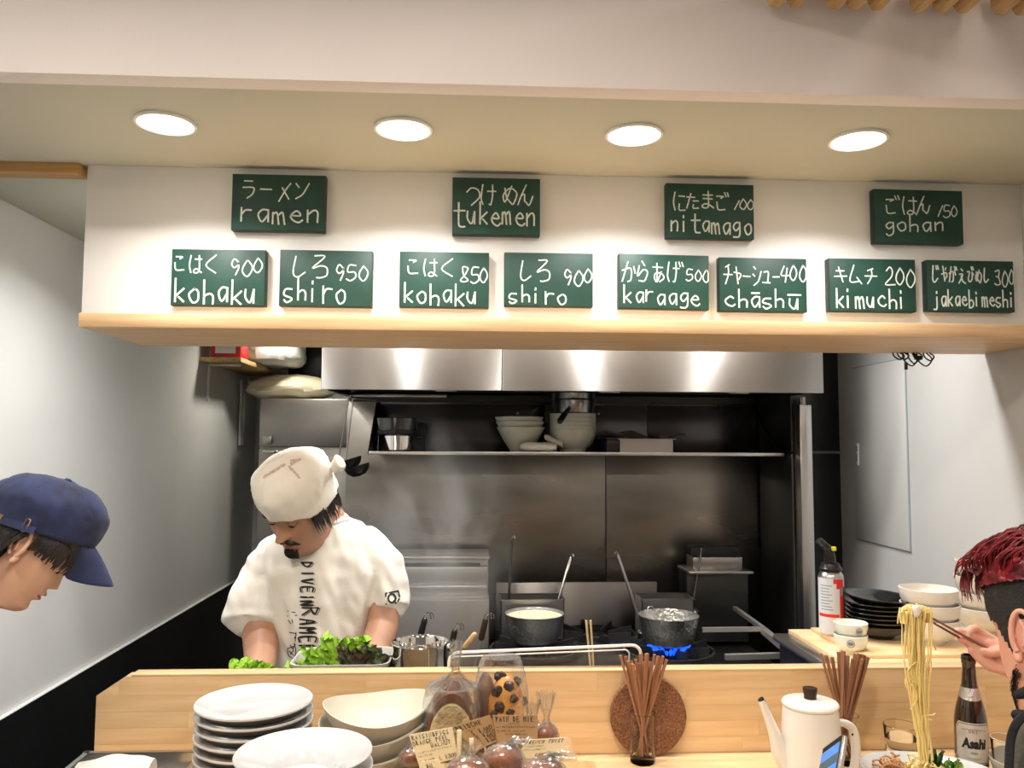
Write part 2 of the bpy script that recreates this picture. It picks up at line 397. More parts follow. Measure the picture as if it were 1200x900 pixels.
# ------------------------------------------------------------------ stroke lettering
GL = {
 'ra': '21 71|14 84 77 49', '-': '15 85', 'me': '81 54 19|33 78', 'n_': '12 34|19 57 92',
 'tsu': '13 41 82 95 77 49', 'ke': '10 06 19|43 93|70 75 69 59', 'mee': '22 36 58|61 45 28 16 24 52 83 95 79 58',
 'nn': '50 25 09|25 44 47 58 79 95', 'ni': '10 05 19|42 82|46 49 89', 'ta': '03 63|31 09|55 95|57 59 99',
 'ma': '12 82|14 84|50 58 29 08 27 57 99', 'go': '12 62 43|15 29 79|70 82|90 a2', 'ha': '10 05 19|42 92|70 78 49 38 57 99',
 'ko': '22 72 53|15 29 89', 'ku': '80 15 89', 'si': '20 17 39 77', 'ro': '20 70 15 54 85 88 59 39',
 'ka': '04 63 68 49|40 09|82 95', 'raa': '40 62|22 17 54 85 69 29', 'aa': '12 82|40 45 48|74 49 27 35 75 97 69',
 'ge': '10 06 19|43 83|60 65 59 49|80 92|a0 b2', 'ti': '61 22|05 95|52 55 29', 'ya': '14 85 67|32 59', 'shi': '11 32|04 25|19 67 93',
 'yu': '24 74 69|09 99', 'ki': '13 73|06 96|31 69', 'mu': '40 18 88|66 99', 'ji': '20 17 39 77|50 62|70 82',
 'yaa': '15 74 86 58|30 59|71 62', 'ga': '04 53 58 39|30 09|72 85|70 82|90 a2', 'e': '41 62|24 64 19|45 57 68 99',
 'bi': '13 43 27 49 77 73 95|60 72|80 92',
 'k': '10 19|64 17|37 69', 'o': '44 16 39 68 65 44', 'h': '10 19|16 45 66 69', 'a': '64 34 16 39 66|64 69', 'u': '14 17 49 64|64 69',
 's': '64 24 16 57 68 39 18', 'i': '24 29|21 22', 'r': '13 19|16 34 64', 'E_': '16 66 44 16 28 59 78',
 'm': '04 09|05 24 39|35 54 69', 'n': '14 19|16 44 65 69', 't': '30 38 59 79|03 73', 'g': '64 34 16 38 66|64 6a 3c 1b',
 'c': '65 44 16 28 59 78', 'b': '10 19|16 45 67 49 19', 'j': '44 4a 2c 0b|41 42', 'am': '64 34 16 39 66|64 69|12 62', 'um': '14 17 49 64|64 69|02 82',
 '0': '40 14 17 49 76 73 40', '1': '71 29', '2': '12 40 62 55 09 89', '3': '11 60 54 24|54 78 39 08', '4': '30 05 85|61 49',
 '5': '70 20 14 64 77 39 08', '8': '60 20 35 78 39 08 45 71 60', '9': '62 30 13 35 63 62 65 49',
 'A': '09 30 69|15 55', 'B': '00 09|00 51 43 04|04 55 58 09', 'C': '61 30 04 39 68', 'D': '00 09|00 53 56 09', 'E': '60 00 09 69|04 54',
 'F': '60 00 09|04 54', 'G': '61 30 04 39 66 36', 'H': '00 09|60 69|04 64', 'I': '30 39', 'L': '00 09 69', 'M': '09 00 35 60 69',
 'N': '09 00 69 60', 'O': '30 04 39 65 30', 'P': '00 09|00 52 05', 'R': '00 09|00 52 05|25 69', 'S': '60 12 46 67 39 08',
 'T': '00 60|30 39', 'U': '00 07 39 67 60', 'V': '00 39 60', 'W': '00 19 34 59 60', 'Y': '00 34 60|34 39', 'yen': '00 34 60|34 39|15 55|17 57',
 '&': '68 12 30 33 07 39 65', '6': '51 24 07 39 66 44 06', '.': '39 49'}
LAT = set('kohauisrmntgcbj0123456789') | {'E_', 'am', 'um'}
SHARP = set('AEFHILMNTVWY') | {'yen'}
def strokes(tokens, x0, y0, x1, y1, jit=.04, smooth=True, rise=0.):
    """tokens drawn left to right in a box given with y downwards; returns polylines of 2D points"""
    out = []; n = len(tokens); cw = (x1-x0)/n; rnd = random.Random(str(tokens))
    for i, t in enumerate(tokens):
        if t == ' ': continue
        dx = rnd.uniform(-jit, jit)*cw; dy = rnd.uniform(-jit, jit)*(y1-y0); sc = 1+rnd.uniform(-jit, jit)
        for st in GL[t].split('|'):
            pts = []
            for q in st.split():
                gx = int(q[0], 16); gy = int(q[1], 16)
                pts.append(Vector((x0+cw*(i+.06+gx/(7.6 if t in LAT else 10)*.92*sc)+dx+rnd.uniform(-.012, .012)*cw, y0+(y1-y0)*gy/9*sc+dy + rise*i/n + rnd.uniform(-.014, .014)*(y1-y0), 0)))
            if smooth and t not in SHARP: pts = catmull(pts, 4)
            out.append(pts)
    return out
def ribbon(mb, line, wd, tf, mi=0):
    """flat ribbon along a 2D line; tf maps (x, y) to 3D. Each stroke gets a little thickness of its own offset"""
    L = [line[0]] if line else []
    for p in line[1:]:
        if (p-L[-1]).length > 1e-7: L.append(p)
    if len(L) < 2: return
    a = []; b = []
    for i, p in enumerate(L):
        t = (L[min(i+1, len(L)-1)]-L[max(i-1, 0)]); t.normalize(); nn = Vector((-t.y, t.x, 0))*wd/2
        e = t*wd*.35*(-1 if i == 0 else (1 if i == len(L)-1 else 0))
        a.append(tf(p+nn+e)); b.append(tf(p-nn+e))
    n = len(a)
    mb.add(a+b, [(i, i+1, n+i+1, n+i) for i in range(n-1)], mi)

# ================================================================== the setting
XL, XR, YB = -1.40, 1.50, 5.30
b = MB().box((0, 1.7, -.05), (3.4, 7.4, .1)); struct('floor', b, M['floor'])
b = MB().box((XL-.05, 1.9, 1.2), (.1, 7.0, 3.2)); struct('wall_left', b, M['lwall'])
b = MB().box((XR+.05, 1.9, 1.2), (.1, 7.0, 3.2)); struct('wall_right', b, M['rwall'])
b = MB().box((.05, YB+.05, 1.2), (3.1, .1, 2.6)); struct('wall_back', b, M['white'])
# dropped ceiling over the counter and the kitchen, with four + five lamp holes left as surface fittings
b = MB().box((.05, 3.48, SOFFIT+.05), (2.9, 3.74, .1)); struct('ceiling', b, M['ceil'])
b = MB().box((.05, 1.585, (SOFFIT+3.27)/2), (2.9, .05, 3.27-SOFFIT), ch=.0005); struct('wall_front', b, M['cream'])     # fascia above the dropped ceiling
b = MB().box((.05, .0, 3.3), (2.9, 3.22, .06)); struct('ceiling', b, M['cream'])
# menu wall (lintel) hanging from the dropped ceiling
b = MB().box(((-.999+XR)/2, 2.09+.06, (1.90+SOFFIT)/2), (XR+.999, .12, SOFFIT-1.90), ch=.0015); struct('wall_centre', b, M['white'])
# wooden head trim in the gap at the left of the menu wall
b = MB().box((-1.205, 2.10, SOFFIT-.014), (.385, .05, .028), ch=.002); struct('trim_1', b, M['trimwood'])
# black dado with a thin pale cap on the left wall
b = MB().box((XL+.006, 2.6, .385), (.012, 5.36, .77)); struct('baseboard_left', b, M['blackgloss'])
b = MB().box((XL+.0075, 2.6, .773), (.015, 5.36, .0025)); struct('trim_2', b, M['lwall'])
# access panel in the right wall
pa = at(996, 432, 3.05); pz0, pz1 = 1.235, 1.895
b = MB(); y0, y1 = 2.70, 3.08
b.box((XR-.001, (y0+y1)/2, (pz0+pz1)/2), (.004, y1-y0+.008, pz1-pz0+.008))
d1 = struct('door_1', b, M['greyprint'])
struct('door_panel', MB().box((XR-.004, (y0+y1)/2, (pz0+pz1)/2), (.006, y1-y0, pz1-pz0), ch=.001), M['rwall'], d1)
hb = MB().box((XR-.009, y1-.035, 1.56), (.006, .016, .085), ch=.002)
hd = struct('door_handle', hb, M['lamprim'], d1)
struct('latch', MB().box((XR-.0125, y1-.035, 1.582), (.003, .009, .022), ch=.001).box((XR-.0125, y1-.035, 1.548), (.003, .009, .03), ch=.001), M['greyprint'], d1)

# downlights
def downlight(x, y, label, group):
    t = thing('downlight', (x, y, SOFFIT), label, 'light', group)
    part(t, 'rim', MB().lathe([(.0585, -.001), (.0640, -.001), (.0665, -.004), (.0660, -.0075), (.060, -.008), (.0585, -.001)], 40), M['lamprim'])
    part(t, 'diffuser', MB().lathe([(.0, -.0045), (.0585, -.0045), (.0585, -.001)], 40), M['lampon'])
    return t
for (x, y), n in zip(DL, ('leftmost round downlight in the soffit, above the wooden trim end and ramen board', 'second round downlight from the left, left above the tukemen board',
                          'third round downlight from the left, left above the nitamago board', 'rightmost round downlight in the soffit, left above the gohan board')):
    downlight(x, y, n, 'downlights over the counter')
for (x, y), n in zip(KL, ('first', 'second', 'third', 'fourth')):
    downlight(x, y, 'kitchen downlight behind the menu wall, %s from the left wall' % n, 'downlights over the kitchen')
downlight(-.9, 4.3, 'downlight at the far back left of the kitchen above the fridge aisle', 'downlights over the kitchen')

# ceiling battens above the fascia, top right
for i, px in enumerate((918, 942, 990, 1013, 1040, 1090, 1117, 1142, 1187, 1212)):
    p = at(px, 2, 1.49); 
    zb = at(1212, 5.5, 1.49).z
    t = thing('ceiling_batten', (p.x, 1.50, zb), None, 'batten', 'wooden ceiling battens at the top right')
    t['label'] = ('brown wooden ceiling batten end at the top right, %s from the left' % ('first', 'second', 'third', 'fourth', 'fifth', 'sixth', 'seventh', 'eighth', 'ninth', 'tenth')[i])
    poly = [(-.010, 0), (.008, 0), (.019, .012), (.019, .045), (-.019, .045), (-.019, .014)]
    part(t, 'bar', MB().prism(poly, -1.3, .03), M['pine'])
    part(t, 'clip', MB().prism([(-.003, -.0025), (.007, -.0025), (.007, .004), (.002, .02), (-.004, .02)], -.02, -.012, T=Matrix.Translation((0, -1.27, 0))).prism([(-.004, .002), (.006, .002), (.010, .012), (-.004, .03)], .03, .033), M['ink'])
    part(t, 'hanger', MB().box((0, -.6, .34), (.012, .012, .60)), M['ink'])

# menu shelf under the lintel
t = thing('menu_shelf', (0, 2.09, 1.863), 'long pale wooden shelf board running under the white menu wall', 'shelf')
bb = MB().box((.291, -.005, .0165), (2.41, .37, .033), ch=.0015)
part(t, 'board', bb, M['woodline'])

# ------------------------------------------------------------------ chalkboards
def R_(toks, u0, v0, u1, v1, w_=1, rise=0): return (toks.split(), u0, v0, u1, v1, w_, rise)
BO = [  # left, top, right, bottom px of the front face, rows of writing in fractions, label
 (271, 204, 381, 270, [R_('ra - me n_', .08, .10, .84, .46), R_('r a m E_ n', .08, .50, .95, .86, 1.25)], 'first blackboard of the top row, reading ramen'),
 (530, 208, 633, 275, [R_('tsu ke mee nn', .12, .13, .95, .48), R_('t u k E_ m E_ n', .02, .46, .97, .86, 1.25)], 'second blackboard of the top row, reading tukemen'),
 (781, 215, 884, 279, [R_('ni ta ma go', .06, .16, .72, .47), R_('1 0 0', .74, .28, 1.0, .46, .9), R_('n i t a m a g o', .04, .56, .98, .90, 1.2)], 'third blackboard of the top row, reading nitamago 100'),
 (1025, 222, 1129, 285, [R_('go ha nn', .11, .14, .66, .46), R_('1 5 0', .68, .28, .94, .50, .9), R_('g o h a n', .10, .50, .78, .78, 1.1)], 'last blackboard of the top row, reading gohan 150'),
 (200, 292, 311, 358, [R_('ko ha ku', .02, .10, .50, .42), R_('9 0 0', .62, .16, .98, .44), R_('k o h a k u', .03, .52, .92, .94, 1.3)], 'leftmost green chalkboard of the lower row, reading kohaku 900'),
 (327, 293, 436, 359, [R_('si ro', .10, .10, .55, .46), R_('9 5 0', .60, .26, .97, .54), R_('s h i r o', .04, .50, .74, .92, 1.2)], 'green chalkboard reading shiro 950, right beside the leftmost one, under the ramen board'),
 (468, 295, 573, 360, [R_('ko ha ku', .07, .12, .62, .44), R_('8 5 0', .68, .26, .99, .54), R_('k o h a k u', .04, .56, .88, .92, 1.2)], 'green chalkboard reading kohaku 850, lower left of the tukemen board'),
 (591, 296, 695, 359, [R_('si ro', .14, .14, .54, .50), R_('9 0 0', .66, .30, 1.0, .58), R_('s h i r o', .04, .62, .72, .94, 1.15)], 'green chalkboard reading shiro 900, lower right of the tukemen board'),
 (725, 298, 831, 362, [R_('ka raa aa ge', .03, .16, .68, .50), R_('5 0 0', .74, .28, 1.0, .50, .9), R_('k a r a a g E_', .04, .58, .90, .90, 1.1)], 'lower-row green chalkboard reading karaage 500'),
 (843, 302, 946, 365, [R_('ti ya - shi yu -', .04, .12, .70, .50), R_('4 0 0', .70, .14, .99, .44), R_('c h am s h um', .05, .60, .90, .92, 1.2)], 'lower-row green chalkboard reading chashu 400'),
 (972, 303, 1074, 365, [R_('ki mu ti', .05, .14, .56, .46), R_('2 0 0', .64, .18, .98, .50), R_('k i m u c h i', .05, .56, .90, .92, 1.25)], 'lower-row green chalkboard reading kimuchi 200'),
 (1087, 305, 1189, 365, [R_('ji yaa ga e bi mee si', .05, .14, .74, .44), R_('3 0 0', .77, .18, 1.0, .48, .9), R_('j a k a E_ b i m E_ s h i', .06, .58, 1.0, .90, 1.1)], 'rightmost green chalkboard of the lower row, reading jakaebimeshi 300'),
]
for i, (x0, y0, x1, y1, rows, lab) in enumerate(BO):
    yf = 2.062
    A = at(x0, y0, yf); Bq = at(x1, y1, yf); Cq = at(x1, y0, yf); Dq = at(x0, y1, yf)
    zl, zr = (A.z+Dq.z)/2, (Cq.z+Bq.z)/2
    cx = (A.x+Bq.x+Cq.x+Dq.x)/4; cz = (zl+zr)/2; W = (Bq.x-A.x+Cq.x-Dq.x)/2; Hh = (A.z-Dq.z+Cq.z-Bq.z)/2
    tilt = [0, 0, .2, .3, -.2, .1, 0, 0, .5, .2, 0, .1][i]
    t = thing('chalkboard', (cx, 2.09, cz-Hh/2), 'small dark green '+lab[lab.index('board')-5:] if False else lab, 'menu board', 'handwritten menu chalkboards')
    t.rotation_euler = (0, radians(tilt), 0)
    part(t, 'block', MB().box((0, -.0125, Hh/2), (W, .0235, Hh), ch=.0015), M['cside'])
    part(t, 'writing_surface', MB().box((0, -.0255, Hh/2), (W-.003, .0035, Hh-.003), ch=.0005), M['cgreen'])
    cm = MB()
    k = 0
    for (toks, u0, v0, u1, v1, wd, rise) in rows:
        for ln in strokes(toks, u0*W, v0*Hh, u1*W, v1*Hh, jit=.075, rise=rise):
            k += 1
            ribbon(cm, [Vector((min(max(p.x, .003), W-.003), min(p.y, Hh-.004), 0)) for p in ln], .0037*wd, lambda p, k=k: Vector((p.x-W/2, -.0278-.00002*k, Hh-p.y)))
    part(t, 'chalk_writing', cm, M['chalk'], smooth=False)

# ------------------------------------------------------------------ kitchen steelwork
# backsplash: steel sheets in front of a partition
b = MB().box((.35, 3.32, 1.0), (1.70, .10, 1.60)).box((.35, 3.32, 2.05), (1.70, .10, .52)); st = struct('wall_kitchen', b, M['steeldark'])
for x0, x1 in ((-.500, .545), (.547, 1.184)):
    struct('steel_panel', MB().box(((x0+x1)/2, 3.262, 1.29), (x1-x0-.002, .012, .94), ch=.0015), M['steelsplash'], st)
struct('steel_ledge', MB().box((-.3, 3.25, 1.782), (.40, .12, .012), ch=.002), M['steelplain'], st)
# right return of the alcove
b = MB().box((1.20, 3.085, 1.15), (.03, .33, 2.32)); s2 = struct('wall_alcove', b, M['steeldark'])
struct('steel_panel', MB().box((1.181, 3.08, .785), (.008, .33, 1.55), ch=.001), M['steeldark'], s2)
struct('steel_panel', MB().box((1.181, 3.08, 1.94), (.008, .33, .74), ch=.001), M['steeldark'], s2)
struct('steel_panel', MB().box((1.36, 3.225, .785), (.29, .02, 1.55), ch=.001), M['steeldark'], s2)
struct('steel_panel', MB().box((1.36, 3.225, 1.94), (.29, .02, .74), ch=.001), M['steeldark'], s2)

t = thing('steel_post', (1.209, 2.885, 0), 'brushed steel corner post standing under the right end of the hood', 'post')
part(t, 'column', MB().box((0, 0, .87), (.045, .06, 1.74), ch=.003), M['steelplain'])
part(t, 'cap', MB().box((0, 0, 1.75), (.02, .02, .022), ch=.002).lathe([(.012, 1.745), (.013, 1.77)], 12), M['steel'])
part(t, 'base_plate', MB().box((0, 0, .006), (.08, .09, .012), ch=.002), M['steelplain'])

t = thing('extractor_hood', (.345, 2.95, 1.77), 'wide brushed stainless steel extractor hood above the stove', 'hood')
hx0, hx1 = -.492, 1.186
for x0, x1 in ((hx0, .0985), (.1005, hx1)):
    part(t, 'front_panel', MB().box(((x0+x1)/2-.345, -.30+.006, .27), (x1-x0, .012, .54), ch=.002), M['steel'])
part(t, 'shell', MB().box((0, .01, .53), (hx1-hx0-.004, .57, .016)).box((hx0-.345+.006, 0, .27), (.008, .57, .53)).box((hx1-.345-.006, 0, .27), (.008, .57, .53)).box((0, .0, .035), (hx1-hx0-.01, .56, .004)), M['steeldark'])
part(t, 'gutter', MB().box((0, -.275, .012), (hx1-hx0-.01, .03, .004)).box((0, -.262, .022), (hx1-hx0-.01, .004, .02)), M['steeldark'])
for x in (-.33+.0, .22, .66):
    part(t, 'grease_clip', MB().box((x-.1, -.262, .002), (.07, .022, .008), ch=.002), M['steelplain'])

# shelf under the hood
t = thing('under_hood_shelf', (.395, 3.10, 1.556), 'long steel wall shelf holding bowls and pans under the hood', 'shelf')
sx0, sx1 = -.372-.395, 1.165-.395
part(t, 'tray', MB().box(((sx0+sx1)/2, 0, .004), (sx1-sx0, .29, .004)), M['steeldark'])
part(t, 'front_rail', MB().box(((sx0+sx1)/2, -.147, .003), (sx1-sx0, .006, .012), ch=.001), M['steelplain'])
for x0, x1 in ((sx0, -.10), (-.098, .32), (.322, sx1)):
    part(t, 'back_panel', MB().box(((x0+x1)/2, .146, .10), (x1-x0-.002, .006, .19), ch=.001), mat('steel_shelf_back', (.11, .105, .11), .22, .95, rvar=.12, scale=3, bump=.2, bscale=3, detail=1))
for x in (sx0+.004, sx1-.004):
    s = 1 if x > 0 else -1
    part(t, 'diagonal_brace', MB().tube([(x, -.14, .006), (x, .05, .11), (x, .14, .20)], .0045, 8), M['steeldark'])
part(t, 'end_plate', MB().add([(sx0-.004, -.15, 0), (sx0-.004, .145, 0), (sx0-.004, .145, .20), (sx0-.004, .09, .20), (sx0, -.15, 0), (sx0, .145, 0), (sx0, .145, .20), (sx0, .09, .20)],
     [(0, 1, 2, 3), (7, 6, 5, 4), (0, 4, 5, 1), (1, 5, 6, 2), (2, 6, 7, 3), (3, 7, 4, 0)]), M['steeldark'])
for x in (-.10+.22, -.1-.11):
    for z in (.06, .16): part(t, 'bolt', MB().lathe([(.006, 0), (.006, -.004), (.003, -.007), (0, -.007)], 10, T=Matrix.Translation((x, .143, z)) @ Matrix.Rotation(-pi/2, 4, 'X')), M['chrome'])

SZ = 1.556+.006   # shelf surface
def bowl_prof(r, h, foot=.4, th=.004, flare=.5):
    pr = [(0, h*.10), (r*foot*.9, h*.10), ]
    inn = []; out = []
    for i in range(9):
        q = i/8; rr = r*(foot+(1-foot)*(sin(q*pi/2)**flare if flare != 1 else q)); out.append((rr, h*(.08+.92*q)))
        inn.append((max(rr-th, 0), h*(.08+.92*q)+(th if q < .9 else 0)))
    foot_ = [(r*foot*.85, 0), (r*foot, 0), (r*foot, h*.08)]
    return [(0, h*.05), (r*foot*.8, h*.05)] + foot_ + out[1:] + [(r-th*.5, h+th*.35)] + list(reversed(inn))[1:] + [(0, h*.08+th)]

# smoked glass pot with steel band, left on the shelf
p = at(466, 526, 3.06)
t = thing('saucepan', (p.x, 3.06, SZ), 'dark saucepan with shiny steel lower body at the left end of the hood shelf', 'pot')
part(t, 'body', MB().lathe([(0, .0), (.052, 0), (.060, .008), (.062, .075), (.060, .078), (.055, .075), (.053, .01), (0, .008)], 32), M['chrome'])
part(t, 'upper_rim', MB().lathe([(.063, .072), (.073, .08), (.079, .125), (.076, .127), (.069, .082), (.060, .076)], 32), M['glassdark'])
part(t, 'band', MB().lathe([(.0625, .060), (.078, .066), (.078, .082), (.0625, .084)], 32), M['blackpl'])
part(t, 'handle', MB().capsule([(.066, -.005, .055), (.092, -.01, .055)], [.008, .008], 8), M['blackpl'])
p = at(489, 508, 3.12)
single('storage_box', MB().box((p.x-.01, 3.14, SZ+.055), (.075, .075, .11), ch=.006), M['blackpl'], 'dark square container behind the saucepan on the hood shelf', 'container', loc=(p.x-.01, 3.14, SZ))

# wide flared bowls stack on the shelf
p = at(607, 526, 3.09); prev = None
wid = [(.088, .095), (.088, .095), (.088, .095)]
lab = ['lowest grey-green flared bowl in the left stack on the hood shelf', 'middle flared bowl of the left stack on the hood shelf', 'topmost flared bowl of the left stack on the hood shelf']
proto = thing('flared_bowl', (p.x+.01, 3.08, SZ), lab[0], 'bowl', 'flared bowls on the hood shelf')
part(proto, 'body', MB().lathe([(0, .006), (.030, .006), (.034, 0), (.040, 0), (.044, .012), (.066, .045), (.092, .092), (.0925, .096), (.090, .097), (.063, .052), (.04, .022), (0, .016)], 40), M['porcdim'])
for i in (1, 2): dup(proto, (p.x+.01-.003*i, 3.08, SZ+[0, .022, .038][i]), lab[i])
# deep bowls stack with pan on top
p = at(671, 526, 3.09)
proto = thing('deep_bowl', (p.x, 3.08, SZ), 'bottom bowl of the right stack on the hood shelf', 'bowl', 'nested deep bowls on the hood shelf')
part(proto, 'body', MB().lathe([(0, .006), (.040, .006), (.042, 0), (.048, 0), (.050, .012), (.074, .035), (.087, .070), (.089, .088), (.086, .089), (.080, .06), (.06, .03), (0, .02)], 40), M['porcdim'])
for i, n in enumerate(('second', 'third', 'fourth', 'fifth')):
    dup(proto, (p.x+random.uniform(-.001, .001), 3.08, SZ+.015*(i+1)), '%s bowl from the bottom in the right stack on the hood shelf' % n)
t = thing('saucepan', (p.x+.003, 3.08, SZ+.135), 'dark steel saucepan with black handle on top of the bowl stack under the hood', 'pot', rot=(0, 0, 0))
part(t, 'body', MB().lathe([(0, 0), (.06, 0), (.075, .008), (.086, .062), (.0875, .064), (.083, .062), (.072, .012), (0, .006)], 36), mat('steel_pan_dim', (.30, .30, .30), .25, 1))
part(t, 'handle', MB().capsule([(-.03, -.078, .028), (-.05, -.105, .005), (-.067, -.13, -.018)], [.008, .011, .012], 10), M['blackpl'], )
t2 = dup(t, (p.x+.002, 3.085, SZ+.163), 'steel bowl nested in the saucepan on the bowl stack under the hood'); t2.name = 'mixing_bowl'; t2['category'] = 'bowl'
for c in list(t2.children):
    if c.name.startswith('handle'): bpy.data.objects.remove(c)

# folded towels
def soft_roll(name, a, bq, r, matl, label, cat, seed=1, flat=.6):
    mb = MB(); a = Vector(a); bq = Vector(bq); d = (bq-a)
    side = Vector((-d.y, d.x, 0)).normalized(); rings = []
    n = 14
    for i in range(n+1):
        q = i/n; c = a+d*q; rr = r*(sin(pi*min(max(q, .04), .96))**.18)
        rings.append([c+side*cos(2*pi*k/24)*rr*(1+.12*noise.noise(Vector((q*4, k*.5, seed)))) + Vector((0, 0, max(-.98, sin(2*pi*k/24)))*rr*flat*(1+.16*noise.noise(Vector((q*3+9, k*.6, seed))))) if False else
                      c+side*cos(2*pi*k/24)*rr*(1+.12*noise.noise(Vector((q*4, cos(2*pi*k/24)*2, seed)))) + Vector((0, 0, 1))*(sin(2*pi*k/24)*rr*flat*(1+.2*noise.noise(Vector((q*3+9, sin(2*pi*k/24)*2, seed))))) for k in range(24)])
    mb.loft(rings)
    zmin = min(v.z for v in mb.v)
    return single(name, mb, matl, label, cat, loc=((a.x+bq.x)/2, (a.y+bq.y)/2, zmin))
pa = at(610, 519, 3.0); pb = at(652, 519, 3.0)
soft_roll('rolled_towel', (pa.x, 3.0, SZ+.021), (pb.x, 2.985, SZ+.020), .024, M['towel'], 'rolled grey-white towel lying at the front of the hood shelf', 'towel', 2, .8)
pa = at(640, 508, 3.0); pb = at(660, 520, 3.0)
soft_roll('folded_towel', (pa.x, 3.035, SZ+.058), (pb.x, 3.012, SZ+.028), .020, M['towel'], 'folded towel leaning on the right bowl stack, hood shelf', 'towel', 5, .7)

# steel tray with utensils, right on the shelf
p0 = at(722, 527, 3.03); p1 = at(784, 527, 3.03); cx = (p0.x+p1.x)/2; w_ = p1.x-p0.x
def tray_mb(w, d, h, th=.0025, lip=.008, r=0):
    mb = MB(); 
    mb.box((0, 0, th/2), (w, d, th))
    for s in (-1, 1):
        mb.box((s*(w/2-th/2), 0, h/2), (th, d, h)); mb.box((0, s*(d/2-th/2), h/2), (w, th, h))
        mb.box((s*(w/2+lip/2-th), 0, h), (lip, d+lip*2, th)); mb.box((0, s*(d/2+lip/2-th), h), (w+lip*2, lip, th))
    return mb
t = thing('steel_tray', (cx, 3.03, SZ), 'rectangular steel tray right of the bowls on the hood shelf', 'tray')
part(t, 'pan', tray_mb(w_, .14, .052), M['steelfridge'])
t = thing('black_tub', (cx-.105, 3.04, SZ), 'low black box between the bowls and the steel tray on the hood shelf', 'container')
part(t, 'body', MB().box((0, 0, .025), (.085, .15, .05), ch=.004), M['blackpl'])
part(t, 'lid', MB().box((0, 0, .054), (.090, .155, .008), ch=.003), M['blackpl'])
t = thing('chopping_knife', (cx-.02, 3.03, SZ+.056), 'wide black-bladed utensil lying across the steel tray on the hood shelf', 'utensil')
part(t, 'blade', MB().prism([(-.075, .022), (-.02, .030), (.055, .0), (-.03, -.001)], -.002, .002), M['blackpl'])
t = thing('steel_skimmer', (cx+.085, 3.0, SZ+.03), 'thin dark rod standing out of the steel tray, right end of it', 'utensil')
part(t, 'rod', MB().tube([(0, .0, -.029), (.003, 0, .025), (.02, 0, .034), (.055, 0, .042), (.072, 0, .040)], .003, 6), M['blackpl'])

# ------------------------------------------------------------------ stove and equipment
STZ = .88
t = thing('gas_range', (.55, 2.88, 0), 'black and steel gas range with burners under the two aluminium pots', 'stove')
x0 = at(585, 760, 2.6).x; x1 = at(818, 770, 2.6).x
part(t, 'body', MB().box(((x0+x1)/2-.55, 0, STZ/2-.01), (x1-x0, .62, STZ-.02), ch=.004), M['steeldark'])
part(t, 'front_rail', MB().box(((x0+x1)/2-.55, -.30, STZ-.012), (x1-x0, .035, .022), ch=.005), M['steelplain'])
part(t, 'back_guard', MB().box(((x0+x1)/2-.55, .27, STZ+.085), (x1-x0-.01, .012, .19), ch=.002), M['steel'])
part(t, 'top_plate', MB().box(((x0+x1)/2-.55, 0, STZ-.006), (x1-x0-.004, .60, .01)), M['iron'])
def burner(cx, cy):
    g = MB()
    for k in range(8):
        a = 2*pi*k/8+.2
        g.add([(cx+cos(a)*.05-sin(a)*.005, cy+sin(a)*.05+cos(a)*.005, STZ+.004), (cx+cos(a)*.05+sin(a)*.005, cy+sin(a)*.05-cos(a)*.005, STZ+.004),
               (cx+cos(a)*.14+sin(a)*.005, cy+sin(a)*.14-cos(a)*.005, STZ+.004), (cx+cos(a)*.14-sin(a)*.005, cy+sin(a)*.14+cos(a)*.005, STZ+.004),
               (cx+cos(a)*.05-sin(a)*.004, cy+sin(a)*.05+cos(a)*.004, STZ+.030), (cx+cos(a)*.05+sin(a)*.004, cy+sin(a)*.05-cos(a)*.004, STZ+.030),
               (cx+cos(a)*.14+sin(a)*.004, cy+sin(a)*.14-cos(a)*.004, STZ+.045), (cx+cos(a)*.14-sin(a)*.004, cy+sin(a)*.14+cos(a)*.004, STZ+.045)],
              [(0, 3, 2, 1), (4, 5, 6, 7), (0, 1, 5, 4), (1, 2, 6, 5), (2, 3, 7, 6), (3, 0, 4, 7)])
    g.lathe([(.145, 0), (.155, 0), (.155, .02), (.145, .02), (.145, 0)], 32, (cx, cy, STZ+.002))
    o = part(t, 'grate', g, M['iron'], world=True)
    part(o, 'burner_ring', MB().lathe([(.03, 0), (.045, 0), (.045, .016), (.03, .020), (.03, 0)], 24, (cx, cy, STZ+.002)), M['iron'], world=True)
P1 = at(627, 748, 2.78); P2 = at(787, 750, 2.72)
PZ = STZ+.036
bs = [(P1.x, 2.80), (P2.x, 2.76), ((P1.x+P2.x)/2+.01, 2.98)]
for bx, by in bs: burner(bx, by)
# gas flame under the right pot
fl = MB()
for k in range(26):
    a = 2*pi*k/26; r0 = .046
    h = .020+.008*((k*7) % 3)
    c0 = Vector((P2.x+cos(a)*r0, 2.76+sin(a)*r0, STZ+.012)); tip = Vector((P2.x+cos(a)*(r0+.028), 2.76+sin(a)*(r0+.028), STZ+.010+h))
    fl.tube([c0, c0.lerp(tip, .35)+Vector((0, 0, .004)), c0.lerp(tip, .7)+Vector((0, 0, .002)), tip], [.003, .0065, .005, .0006], 8)
single('gas_flame', fl, mat('blue_gas_flame', (.0, .02, .2), .5, emit=(.01, .10, 1.0), estr=2.2, alpha=.55), 'blue gas flame burning under the right aluminium pot', 'flame', loc=(P2.x, 2.76, STZ+.008))

